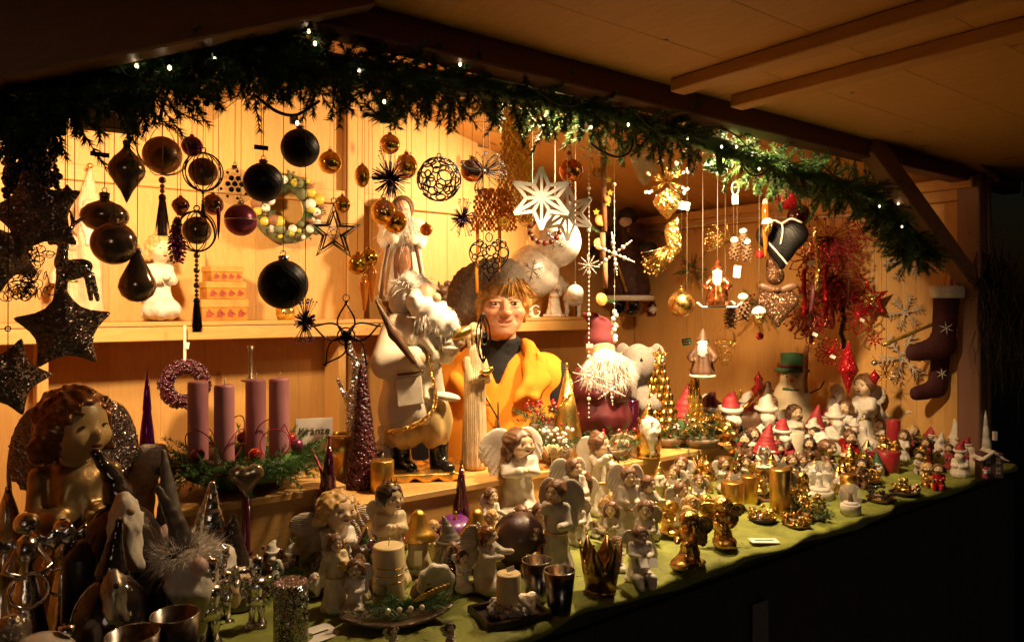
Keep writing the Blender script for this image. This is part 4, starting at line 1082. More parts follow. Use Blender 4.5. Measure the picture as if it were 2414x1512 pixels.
for z, r_ in ((-16, 13), (2, 19), (18, 23), (30, 26)): part('hoop', MB().ring((0, 0, z * s), r_ * s, .0009, ax=(0, 0, 1), n=22, k=4), 'gold', t)
part('handle', MB().ring((0, 0, 32 * s), 22 * s, .0009, n=22, k=4, ell=1.2), 'gold', t)
t, s = hang('tag_loop', 'white cord loop with paper tag hanging from the garland', 'tag', 1732, 452, 1.70, 'string', top=.02)
part('cord_loop', MB().ring((0, 0, 8 * s), 8 * s, 1.8 * s, n=18, k=5, ell=1.9), 'whitestring', t); part('paper_tag', MB().box((0, 0, -18 * s), (14 * s, .001, 22 * s)), 'tagpaper', t, smooth=False)
t, s = hang('green_tag', 'tiny green price sign above the golden trees', 'tag', 1618, 805, 1.9, 'string', top=.008)
part('sign', MB().box((0, 0, 0), (22 * s, .002, 16 * s), M=rotm('Y', -10), bev=.0005), 'greentag', t, smooth=False)
for z in (3, -3): part('lettering', MB().box((0, -.0016, z * s), (15 * s, .0006, 2.4 * s), M=rotm('Y', -10)), 'tagpaper', t, smooth=False)
# fir greens with red berries hanging against the right wall
def fir_bunch(label, pos, R, n, berries, m='needle2', yaw=0):
    t = thing('fir_bunch', label, 'fir branch', pos)
    A, B, C = [], [], []
    for k in range(n):
        d = RNG.normal(size=3) + np.array([0, 0, -.5]); d /= np.linalg.norm(d)
        a, b, c = sprig(d * R * .15, d, R * (.6 + .5 * RNG.random()), 70, .02, .001); A.append(a); B.append(b); C.append(c)
    part('needles', MB().blades(np.concatenate(A), np.concatenate(B), np.concatenate(C), .0018, 1), m, t, kind='stuff')
    if berries:
        mb = MB()
        for k in range(berries): d = RNG.normal(size=3); d /= np.linalg.norm(d); mb.ball(d * R * (.4 + .4 * RNG.random()), .005 + .003 * RNG.random(), 7, 5)
        part('berries', mb, 'berryred', t, kind='stuff')
    part('tie', MB().tube([(0, 0, 0), (0, .002, R * .9)], .002, 5), 'twig', t)
    return t
fir_bunch('dark fir wreath on the side wall left of the sledding Santa', on_x(1630, 632, RIGHT - .09), .10, 26, 14)
fir_bunch('fir branch on the side wall behind the snowy pine cones', on_x(1790, 715, RIGHT - .10), .13, 26, 10)
fir_bunch('dark fir twigs in the middle of the red ornament cluster', on_y(1985, 690, 1.95), .11, 30, 10)
# red glitter cluster: every wire star, stick and tinsel of its own
def wirestar(label, u, v, r, Y, m, n=8, yaw=0.0, tag_=False):
    t, s = hang('wire_snowflake', label, 'wire star', u, v, Y, 'darkstring', top=r * mpp(on_y(u, v, Y)) * .9, yaw=yaw, group='red wire snowflakes')
    R = r * s; mb = MB()
    for k in range(n):
        a = PI / 2 + k * 2 * PI / n
        for sg in (-1, 1): mb.tube([(R * f * math.cos(a + sg * .42 * math.sin(PI * f)), -.004 * math.sin(6 * f), R * f * math.sin(a + sg * .42 * math.sin(PI * f))) for f in np.linspace(0, 1.0, 8)], R * .03, 4)
        mb.ball((R * math.cos(a), 0, R * math.sin(a)), R * .06, 6, 5)
    part('wires', mb, m, t)
    part('centre', MB().ball((0, -.004, 0), R * .12, 8, 6), m, t)
    if tag_: part('price_tag', MB().box((R * .2, -.008, -R * .3), (.022, .0008, .014), M=rotm('Y', 25)), 'tagpaper', t, smooth=False)
wirestar('uppermost red wire snowflake near the garland\'s right end', 2030, 545, 40, 1.75, 'redglitter', 6)
wirestar('red wire snowflake just under the uppermost one', 2062, 590, 38, 1.78, 'redglitter', 9)
wirestar('dense red wire snowflake left of the bead rings', 2020, 625, 40, 1.85, 'redmatte', 10)
wirestar('red wire snowflake with tag low in the red cluster', 2020, 740, 46, 1.75, 'redglitter', 10, .4, True)
wirestar('brown wire snowflake with tag at the bottom left of the red cluster', 1910, 775, 42, 1.72, 'copper', 6, .3, True)
wirestar('fine red burst with tag hanging below the red cluster', 1955, 830, 32, 1.74, 'redglitter', 14, 0, True)
wirestar('orange-red wire snowflake in the middle of the red cluster', 1900, 610, 44, 1.80, 'copper', 9, -.3, True)
for i, (u, v, h_, m, lab) in enumerate(((1925, 610, 150, 'goldglitter', 'golden glitter stick in the red ornament cluster'), (1912, 740, 140, 'winered', 'dark bark stick hanging in the red cluster'), (1945, 690, 130, 'redglitter', 'red tinsel stick in the red cluster, right of the golden stick'), (1895, 690, 110, 'redglitter', 'red tinsel stick in the red cluster, left of the golden stick'), (1985, 760, 120, 'darktwig', 'blackish twig stick at the right of the red cluster'), (1960, 720, 110, 'redmatte', 'matte red stick at the centre of the red cluster'), (1898, 870, 110, 'cinnamon', 'brown stick hanging before the snowman'))):
    t, s = hang('hanging_stick', lab, 'stick', u, v, 1.70 + .03 * i, 'darkstring', top=h_ * .5 * .0019)
    P = [(RNG.normal() * 2 * s, RNG.normal() * 2 * s, (h_ / 2 - h_ * f) * s) for f in np.linspace(0, 1, 8)]
    part('stick', MB().tube(P, 6 * s, 6), m, t)
    R0 = np.array([P[int(k)] for k in RNG.integers(0, 8, 60)]) + RNG.normal(size=(60, 3)) * s * 2
    part('tinsel', MB().blades(R0, RNG.normal(size=(60, 3)), .014, .0018, 1), m if m != 'cinnamon' else 'twig', t, kind='stuff')
    if i in (0, 3): part('price_tag', MB().box((-10 * s, -.008, -8 * s), (.030, .0008, .016), M=rotm('Y', -14)), 'tagpaper', t, smooth=False)
for (u, v, n_, R_, lab) in ((1955, 560, 260, 80, 'bushy red tinsel bunch at the top of the red cluster'), (1965, 650, 330, 88, 'bushy dark red tinsel bunch in the middle of the red cluster'), (1905, 730, 200, 66, 'red tinsel bunch at the left edge of the red cluster')):
    t, s = hang('tinsel_bunch', lab, 'tinsel', u, v, 1.86, 'darkstring', top=.02)
    mb = MB(); bd = MB()
    spray(mb, (0, 0, 0), (0, 0, -.3), R_ * s, n_, .9, .0012, 3.0 * s, None, bd); part('wires', mb, 'redmatte', t, kind='stuff'); part('berries', bd, 'redgloss', t, kind='stuff')
t, s = hang('glitter_star', 'gold and red layered glitter star beside the bead rings', 'star', 2050, 706, 1.72, 'string', top=.04, yaw=.2)
part('red_star', MB().prism([(a * 46 * s, b * 46 * s) for a, b in star_pts(1, .42, rot=1.75)], .004, .010), 'redglitter', t, smooth=False)
part('gold_star', MB().prism([(a * 30 * s - .006, b * 30 * s + .004) for a, b in star_pts(1, .42, rot=1.75)], -.006, .003), 'goldglitter', t, smooth=False)
for (u, v, r, ell_, lab) in ((2112, 660, 21, 1.95, 'upper oval red bead ring by the garland end'), (2078, 715, 28, 1.1, 'lower round red bead ring beside the glitter star')):
    t, s = hang('bead_ring', lab, 'bead ring', u, v, 1.75, 'darkstring', top=r * ell_ * .0019, group='red bead rings')
    for k in range(30): part('bead', MB().ball((r * s * math.cos(k * PI / 15), 0, r * s * ell_ * math.sin(k * PI / 15)), 3.6 * s, 6, 5), 'winered', t)
for (u, v, r, lab) in ((2130, 612, 40, 'pale paper snowflake half hidden by the garland end'), (2132, 735, 34, 'pale paper snowflake on the wall above the golden stick'), (2128, 842, 48, 'large pale paper snowflake on the wall beneath the golden stick')):
    p = on_x(u, v, RIGHT - .02); s = mpp(p)
    t = thing('paper_snowflake', lab, 'paper snowflake', p, rad(-90), 'paper snowflakes on the side wall'); R = r * s * 1.3
    mb = MB()
    for k in range(6):
        a = k * PI / 3 + .2; d = lambda f, o=0.: (R * f * math.cos(a + o), 0, R * f * math.sin(a + o))
        mb.tube([d(0), d(1)], R * .035, 4)
        for f in (.35, .55, .75):
            for sg in (-1, 1): mb.tube([d(f), d(f + .2, sg * .28)], R * .03, 4)
    part('arms', mb, 'resin', t); part('centre', MB().ring((0, 0, 0), R * .16, R * .03, n=14, k=4), 'resin', t)
a, b = on_y(2083, 812, 1.55), on_y(2238, 746, 1.42)
t = thing('golden_stick', 'golden bamboo stick slanting beside the red stockings', 'stick', (a + b) / 2)
d = b - a; part('cane', MB().tube([d * (f - .5) for f in np.linspace(0, 1, 9)], [.0075 + .0015 * (k % 3 == 0) for k in range(9)], 8), 'bamboo', t)
for k in (-.5, .5): part('end_cap', MB().ball(tuple(d * k), .009, 8, 6), 'gold', t)
part('cord', MB().tube([d * .38, d * .40 + Vector((0, 0, .12)), d * .44 + Vector((.02, .0, .24))], .001, 4), 'darkstring', t)
# red finials on a thread
for (u, v, items, lab) in ((2060, 800, (('star', 0, 24), ('ball', -55, 7), ('fin', -88, 16)), 'thread with red star, silver bead and red finial right of the red cluster'), (2088, 880, (('spike', 0, 52),), 'spiky golden wire star hanging right of the red finials'), (1998, 872, (('long', 0, 60),), 'long pointed red glitter drop above the white figures')):
    t, s = hang('hanging_drop', lab, 'ornament', u, v, 1.62, 'darkstring', top=.01)
    for (k, dz, r) in items:
        if k == 'star': part('star', flake(MB(), (0, 0, dz * s), r * s, 8, .12), 'redglitter', t)
        if k == 'ball': part('bead', MB().ball((0, 0, dz * s), r * s, 10, 7), 'silver', t)
        if k == 'fin': part('finial', MB().lathe([(0, -r * 1.5 * s), (r * .5 * s, -r * .5 * s), (r * .8 * s, 0), (r * .3 * s, r * .7 * s), (0, r * 1.1 * s)], 12, c=(0, 0, dz * s)), 'redgloss', t)
        if k == 'long': part('drop', MB().lathe([(0, -r * s), (r * .22 * s, -r * .3 * s), (r * .38 * s, 0), (r * .16 * s, r * .7 * s), (0, r * 1.2 * s)], 8), 'redglitter', t, smooth=False)
        if k == 'spike':
            mb = MB()
            for i in range(10):
                aa = i * PI / 5 + .3; mb.tube([(0, 0, 0), (r * s * math.cos(aa) * (1 if i % 2 else .6), -.01 * (i % 3 - 1), r * s * math.sin(aa) * (1 if i % 2 else .6))], [.0022, .0008], 4)
            part('spikes', mb, 'gold', t)
            part('shaft', MB().lathe([(0, -.045), (.004, -.02), (.002, .0), (.005, .03), (0, .07)], 8), 'goldglitter', t)
# stockings at the right post
def stocking(label, u, v, h, Y, yaw, cuff, X=None):
    p = on_y(u, v, Y); s = mpp(p); H = h * s
    t = thing('christmas_stocking', label, 'stocking', p, facing(p) + yaw)
    part('sock', sdf((-.5, -.12, -.62), (.4, .12, .42), .03, lambda g: smin(cap(g, (.12, 0, .34), (.08, 0, -.25), .17, .16), cap(g, (.06, 0, -.38), (-.28, 0, -.46), .16, .13), .12) + np.abs(g.Y) * .9, H), 'stockred', t)
    part('cuff', MB().lathe([(.0, -.09 * H), (.21 * H, -.09 * H), (.225 * H, -.05 * H), (.225 * H, .05 * H), (.2 * H, .08 * H), (0, .08 * H)], 18, c=(.12 * H, 0, .38 * H), M=np.diag([1, .5, 1])), cuff, t)
    part('ribbon_loop', MB().ring((.25 * H, 0, .52 * H), .07 * H, .012 * H, n=14, k=4, ell=1.6), 'redmatte', t)
    part('embroidery', flake(MB(), (.08 * H, -.10 * H, -.12 * H), .09 * H), 'tagpaper', t)
stocking('dark red Christmas stocking with white cuff hanging at the right post', 2208, 752, 172, 1.42, .3, 'snowy')
stocking('patterned dark red stocking under the white-cuffed one', 2200, 862, 140, 1.46, .5, 'redmatte')
# dark dried twigs outside the post
t = thing('dried_twigs', 'dark bundle of dried twigs and tinsel hanging outside the right post', 'twigs', on_y(2345, 640, 1.25))
mb = MB()
for k in range(90):
    x, y, z = RNG.normal() * .05, RNG.normal() * .05, RNG.normal() * .05; P = [(x, y, z)]
    for j in range(6): x += RNG.normal() * .02; y += RNG.normal() * .015; z -= .05 + .06 * RNG.random(); P.append((x, y, z))
    mb.tube(P, [.0028, .0025, .0022, .0018, .0014, .001, .0007], 4)
part('twigs', mb, 'darktwig', t, kind='stuff')
mb = MB()
for k in range(150):
    mb.ball(RNG.normal(size=3) * np.array([.06, .05, .10]) + np.array([-.04, 0, .0]), .0032, 5, 4)
part('seed_heads', mb, 'ceramicdark', t, kind='stuff')
part('tie', MB().tube([(0, 0, .02), (0, 0.02, .30), (0, .05, .56)], .002, 4), 'darkstring', t)
# --- left front: glitter stars, black bead curtains, silver reindeer
def fatstar(label, u, v, R_, Y, m, yaw=0., tilt=0., th=.22):
    t, s = hang('glitter_star', label, 'star', u, v, Y, 'darkstring', top=0, yaw=yaw, group='dark glitter stars')
    R = R_ * s
    o = [(x * (1.3 if k % 2 == 0 else .95), z * (1.3 if k % 2 == 0 else .95)) for k, (x, z) in enumerate(star_pts(1, .36, rot=PI / 2 + tilt))]
    V = [(x, 0, z) for x, z in o] + [(0, -th, 0), (0, th, 0)] + [(x * .55, -th * .55, z * .55) for x, z in o] + [(x * .55, th * .55, z * .55) for x, z in o]
    q, tr = [], []
    for k in range(10):
        n = (k + 1) % 10
        q += [[k, n, 12 + n, 12 + k], [n, k, 22 + k, 22 + n]]
        tr += [[12 + k, 12 + n, 10], [22 + n, 22 + k, 11]]
    mb = MB().raw(np.array(V) * R, [np.array(q), np.array(tr)])
    me = mb.mesh('star')
    o_ = part('star', me, m, t)
    md = o_.modifiers.new('soft', 'SUBSURF'); md.levels = md.render_levels = 2
    part('eyelet', MB().ring((0, 0, R * .98), R * .05, R * .012, n=10, k=4), 'blackwire', t)
fatstar('large dark bronze glitter star hanging at the left', 152, 775, 128, 1.42, 'darkglitter', .15, .06)
fatstar('black glitter star in the upper left before the bead curtain', 85, 505, 135, 1.40, 'darkglitter', -.3, .25)
fatstar('dark glitter star cut off by the left edge near the angel', 18, 890, 118, 1.35, 'darkglitter', .3, -.3)
fatstar('dark glitter star at the left edge beside the silver reindeer', 10, 600, 110, 1.42, 'darkglitter', .6, .5)
def curtain(label, u0, u1, v0, v1, Y, n, cols):
    p = on_y((u0 + u1) / 2, v0, Y); s = mpp(p)
    t = thing('bead_curtain', label, 'bead garland', p, facing(p))
    for c in range(cols):
        mb = MB(); x0 = ((c + .5) / cols - .5) * (u1 - u0) * s
        L_ = (v1 - v0) * s * (.85 + .2 * RNG.random())
        mb.tube([(x0, 0, 0), (x0, 0, -L_)], .0007, 4)
        for k in range(n):
            mb.ball((x0 + RNG.normal() * .004, RNG.normal() * .006, -L_ * (k + .5) / n), .0048 + .002 * RNG.random(), 6, 5)
        part('bead_strand', mb, 'jewel', t)
    part('tie_rod', MB().tube([(-(u1 - u0) * s / 2, 0, 0), ((u1 - u0) * s / 2, 0, 0)], .003, 5), 'blackwire', t)
curtain('dense black bead curtain at the upper left', 25, 105, 270, 460, 1.45, 34, 12)
curtain('thin strand of black wire and beads right of the bead curtain', 112, 134, 290, 460, 1.47, 20, 2)
t, s = hang('bead_vine', 'drooping black sequin vine at the left between glitter stars', 'bead garland', 60, 640, 1.46, 'darkstring', top=.02)
mb = MB()
for k in range(140):
    a = RNG.random() * 6.28; r_ = RNG.random() * 50 * s; mb.ring((r_ * math.cos(a), RNG.normal() * .006, (RNG.random() - .5) * 120 * s), .006 + .004 * RNG.random(), .0009, ax=tuple(RNG.normal(size=3)), n=8, k=3)
part('sequins', mb, 'jewel', t, kind='stuff')
t, s = hang('glitter_reindeer', 'silver glitter reindeer ornament behind the bronze star', 'reindeer', 175, 625, 1.52, 'darkstring', top=.07)
def reindeer(g):
    d = ell(g, (0, 0, -10), (40, 13, 24), rotm('Y', -20))
    d = smin(d, cap(g, (-28, 0, 5), (-20, 0, 60), 14, 10), 10); d = smin(d, cap(g, (-20, 0, 64), (-48, 0, 52), 12, 7), 8)
    for (x0, x1, y) in ((-28, -38, -7), (-18, -22, 8), (26, 34, -7), (34, 48, 8)): d = smin(d, cap(g, (x0, y, -22), (x1, y, -80), 8, 5.5), 6)
    for y in (-8, 8):
        d = smin(d, chain(g, [(-16, y, 70), (-2, y * 1.8, 96), (-8, y * 2.4, 124)], [5, 4.5, 3.5]), 3); d = smin(d, cap(g, (-3, y * 1.8, 96), (18, y * 2.2, 112), 4, 3), 3)
    return d + lump(g, .35, 1.2)
part('body', sdf((-62, -32, -88), (60, 32, 130), 3.4, reindeer, s), 'silverglitter', t)
t, s = hang('small_lantern', 'tiny black lantern hanging before the carved wooden Santa', 'lantern', 158, 455, 1.75, 'darkstring', top=.02)
part('lantern_body', MB().lathe([(0, -12 * s), (7 * s, -12 * s), (10 * s, 6 * s), (0, 6 * s)], 6), 'blackwire', t, smooth=False); part('lantern_roof', MB().lathe([(13 * s, 6 * s), (4 * s, 15 * s), (2 * s, 20 * s), (0, 20 * s)], 6), 'blackwire', t, smooth=False)
for i, (u, v, w_) in enumerate(((615, 348, 32), (235, 364, 40))):
    t, s = hang('black_label', ('black paper label on a thread beside the highest black bauble', 'black paper label on a thread left of the spindle ornament')[i], 'tag', u, v, 1.7, 'darkstring', top=.0)
    part('paper', MB().box((0, 0, 0), (w_ * s, .001, 11 * s), M=rotm('Y', 3)), 'ink', t, smooth=False)
    part('hole_ring', MB().ring((w_ * .4 * s, -.001, 0), 2.2 * s, .5 * s, n=8, k=3), 'darkstring', t)
# silvery tinsel twigs under the ceiling
for (u, v, Y, w_, lab) in ((470, 205, 2.0, 110, 'silvery twig bundle under the ceiling behind the jewelled disc'), (1215, 285, 2.1, 90, 'silvery twig bundle under the ceiling above the orange net')):
    p = on_y(u, v, Y); s = mpp(p)
    t = thing('silver_twigs', lab, 'twigs', p, facing(p)); mb = MB()
    for k in range(70):
        x = RNG.normal() * w_ * .5 * s; z = RNG.normal() * 18 * s; d = np.array([RNG.normal(), RNG.normal() * .5, RNG.normal() * .35]); d /= np.linalg.norm(d)
        mb.tube([np.array([x, 0, z]) - d * 26 * s, np.array([x, 0, z]) + d * 26 * s], .0013, 3)
    part('twigs', mb, 'silver', t, kind='stuff'); part('wire', MB().tube([(0, 0, 0), (0, 0, ceil_z(p.x) - p.z - .012)], .0008, 4), 'darkstring', t)
# wall cable
t = thing('wall_cable', 'pale electric cable sagging along the right wall', 'cable', (RIGHT - .04, 2.4, 2.08))
part('cable', MB().tube(smooth_path([(0, .82, .0), (-.0, .5, -.02), (-.0, .1, .0), (0, -.3, -.03), (0, -.62, -.05)], 30), .004, 6), 'lampwhite', t)
for k in (.5, -.3): part('clip', MB().box((.012, k, -.01), (.02, .012, .014)), 'lampwhite', t, smooth=False)
# ---------------------------------------------------------------- moulded figures
def head_sdf(q, c, rh, yaw=0., nose=1.):
    R = np.array(Matrix.Rotation(yaw, 3, 'Z'))
    g = q.at(c, R)
    d = ell(g, (0, .06 * rh, .08 * rh), (rh * .84, rh * .92, rh * .98))
    d = smin(d, ell(g, (0, -.22 * rh, -.45 * rh), (rh * .56, rh * .58, rh * .55)), rh * .3)
    for k in (-1, 1):
        d = smin(d, ell(g, (k * .40 * rh, -.56 * rh, -.28 * rh), rh * .27), rh * .2)
        d = smax(d, -ell(g, (k * .34 * rh, -.95 * rh, .06 * rh), (rh * .2, rh * .2, rh * .10)), rh * .12)
    d = smin(d, ell(g, (0, -.93 * rh, -.18 * rh), (rh * .12 * nose, rh * .17 * nose, rh * .18)), rh * .1)
    for zz, ww in ((-.46, .17), (-.57, .14)): d = smin(d, ell(g, (0, -.80 * rh, zz * rh), (rh * ww, rh * .10, rh * .045)), rh * .06)
    d = smax(d, -ell(g, (0, -.93 * rh, -.515 * rh), (rh * .2, rh * .12, rh * .025)), rh * .04)
    return d
def hair_sdf(q, c, rh, yaw, style):
    R = np.array(Matrix.Rotation(yaw, 3, 'Z'))
    g = q.at(c, R)
    d = ell(g, (0, .14 * rh, .16 * rh), (rh * .98, rh * 1.02, rh * 1.04))
    if style in ('long', 'curly'):
        lo = -1.9 if style == 'long' else -.7
        for k in (-1, 1): d = smin(d, chain(g, [(k * .72 * rh, .12 * rh, .1 * rh), (k * .86 * rh, .18 * rh, -.6 * rh), (k * .72 * rh, .12 * rh, lo * rh)], [.34 * rh, .36 * rh, .22 * rh]), .2 * rh)
        d = smin(d, cap(g, (0, .55 * rh, 0), (0, .6 * rh, lo * rh), .5 * rh, .4 * rh), .2 * rh)
    if style == 'bun': d = smin(d, ell(g, (0, .5 * rh, .95 * rh), rh * .38), .15 * rh)
    d = smax(d, -ell(g, (0, -1.0 * rh, -.28 * rh), (rh * .74, rh * .8, rh * .98)), .1 * rh)
    f = 5.0 / rh if style != 'curly' else 8.5 / rh
    return d + lump(g, f, (.07 if style != 'curly' else .15) * rh) + .03 * rh * np.sin(g.X * 16 / rh + g.Z * 9 / rh)
def wing_mesh(wd, ht, h=.018):
    def f(g):
        d = ell(g, (wd * .50, 0, ht * .20), (wd * .52, .022, ht * .34), rotm('Y', -14))
        d = smin(d, ell(g, (wd * .34, 0, -ht * .18), (wd * .36, .018, ht * .40), rotm('Y', -12)), .03)
        d = smax(d, -ell(g, (wd * .5, -.05, ht * .1), (wd * .40, .04, ht * .38)), .02)
        return d + .0055 * np.sin((g.X * 1.0 + g.Z * .45) * 2 * PI / (wd * .19)) * (g.Z < ht * .22)
    return sdf((-.03, -.06, -ht * .62), (wd * 1.08, .06, ht * .62), h, f)
ARMS = {'pray': ((-.02, -.17, -.06), (.02, -.17, -.06)), 'hold': ((-.06, -.19, -.15), (.06, -.19, -.15)), 'up': ((-.2, -.08, .22), (.2, -.08, .22)), 'side': ((-.18, -.08, -.3), (.18, -.08, -.3)),
        'flute': ((.02, -.2, .06), (.08, -.22, -.06)), 'cheek': ((-.03, -.16, .05), (.09, -.17, -.18)), 'offer': ((-.08, -.26, -.06), (.10, -.26, -.04)), 'one': ((-.15, -.08, -.26), (.04, -.18, -.06))}
def angel(t, H, pose='stand', arms='pray', hy=0., rh=.095, hair='long', m=('resin', 'paleskin', 'hairbrown', 'resin'), wing=(.22, .5, 40), fat=1.0, child=False, eyes=True, halo=None, lean=0.0, rim=None, h=.019):
    zc = 1 - rh * 1.16; zs = zc - rh * 1.42
    hands = [np.array([a[0], a[1], a[2] + zs]) for a in ARMS[arms]]
    sw = min(.095, rh * .95) * fat
    def robe(g):
        a = np.arctan2(g.Y, g.X)
        if pose == 'stand':
            d = cap(g, (0, 0, .12), (0, 0, zs - .05), .15 * fat, .082 * fat)
            d = smin(d, ell(g, (0, 0, .07), (.18 * fat, .155 * fat, .10)), .06)
            d = d + .011 * np.sin(a * 9 + g.Z * 5) * np.clip((zs - g.Z) / zs, 0, 1)
        elif pose == 'kneel':
            d = cap(g, (0, .04, .28), (0, 0, zs - .05), .13 * fat, .082 * fat)
            d = smin(d, ell(g, (0, -.08, .14), (.18 * fat, .23, .13)), .06); d = smin(d, ell(g, (0, .16, .07), (.13, .18, .07)), .05)
            d = d + .010 * np.sin(a * 8 + g.Z * 9) * np.clip((zs - g.Z) / zs, 0, 1)
        else:
            d = cap(g, (0, .05, .17), (0, 0, zs - .05), .125 * fat, .082 * fat)
            for k in (-1, 1): d = smin(d, chain(g, [(k * .07, .02, .14), (k * .09, -.24, .2), (k * .07, -.30, .05)], [.085, .068, .05]), .04)
            d = smin(d, ell(g, (0, .02, .07), (.17 * fat, .17, .08)), .05)
            d = d + .007 * np.sin(a * 8 + g.Z * 14)
        d = smin(d, cap(g, (-sw, 0, zs), (sw, 0, zs), .048), .04)
        for k, hd in zip((-1, 1), hands):
            S = np.array([k * sw, 0, zs - .01]); E = (S + hd) / 2 + np.array([k * .05, .02, -.075])
            d = smin(d, chain(g, [S, E, hd * .8 + E * .2], [.046, .043, .046 if not child else .036]), .025)
        return smax(d, -(g.Z - .004), .01) + lump(g, 38, .005) + .004 * np.sin(g.X * 52 + g.Z * 24 + 2 * np.sin(g.Z * 17))
    part('robe', sdf((-.33, -.42, 0), (.33, .36, zs + .12), h, robe, H), m[0], t)
    hc = (0, -.01 + lean, zc)
    hh = rh / 9.5
    part('head', sdf((-rh * 1.1, -rh * 1.3 + lean, zs - .01), (rh * 1.1, rh * 1.2 + lean, 1.0), hh, lambda g: smin(head_sdf(g, hc, rh, hy), cap(g, (0, 0, zs), (0, lean * .5, zc - rh * .6), rh * .42, rh * .38), rh * .15), H), m[1], t)
    part('hair', sdf((-rh * 1.5, -rh * 1.5 + lean, zc - rh * 2.6), (rh * 1.5, rh * 1.7 + lean, 1.06), min(rh / 8, h), lambda g: hair_sdf(g, hc, rh, hy, hair), H), m[2], t)
    for k, hd in zip((-1, 1), hands):
        part('hand', MB().ball(hd * H, (.030 * H, .034 * H, .030 * H), 9, 7), m[1], t)
    if eyes:
        Rz = np.array(Matrix.Rotation(hy, 3, 'Z'))
        for k in (-1, 1):
            p = Rz @ np.array([k * .34 * rh, -.80 * rh, .06 * rh]) + np.array(hc)
            if k > 0: part('lips', MB().ball((Rz @ np.array([0, -.885 * rh, -.515 * rh]) + np.array(hc)) * H, np.array((.17, .05, .06)) * rh * H, 8, 5), 'felt', t)
            part('eye', MB().ball(p * H, np.array((.085, .08, .038)) * rh * H, 7, 5), 'iris', t)
    if wing:
        wd, ht, sp = wing
        base = wing_mesh(wd, ht, max(.014, h * .8))
        for k in (1, -1):
            mb = MB(); mb.v = [x.copy() for x in base.v]; mb.f = [q.copy() for q in base.f]; mb.n = base.n
            if k < 0:
                mb.v = [x * np.array([-1, 1, 1], np.float32) for x in mb.v]; mb.f = [q[:, ::-1] for q in mb.f]
            mb.tf(Matrix.Translation((k * .02, .11, zs - .02)) @ Matrix.Rotation(k * rad(sp), 4, 'Z')).scale(H)
            w_o = part('wing', mb, m[3], t)
            if rim:
                pts = [((math.cos(a) * wd * .52 + wd * .5) * k, 0, math.sin(a) * ht * .5) for a in np.linspace(-1.2, 2.9, 22)]
                rm = MB().tube(pts, .010, 5).tf(Matrix.Translation((k * .02, .11, zs - .02)) @ Matrix.Rotation(k * rad(sp), 4, 'Z')).scale(H)
                part('wing_rim', rm, rim, w_o)
    if pose == 'stand': part('sash', MB().ring((0, 0, .60 * zs * H), .117 * fat * H, .011 * H, ax=(0, .06, 1), n=22, k=5), 'oldgold' if m[0] != 'oldgold' else m[0], t)
    if halo: part('halo', MB().ring((0, .02 * H, (1.0 + .03) * H), rh * H * 1.0, rh * H * .09, ax=(0, .3, 1), n=24, k=5), halo, t)
    return hands, zs, zc
def beard_sdf(g, c, rh, L_, w_=.75):
    d = ell(g, (c[0], c[1] - rh * .62, c[2] - rh * .5), (rh * w_, rh * .45, rh * .5))
    d = smin(d, cap(g, (c[0], c[1] - rh * .75, c[2] - rh * .7), (c[0], c[1] - rh * .85, c[2] - rh * .7 - L_), rh * w_ * .9, rh * .22), rh * .3)
    return d + lump(g, 5.5 / rh, .07 * rh) + .03 * rh * np.sin(g.X * 12 / rh)
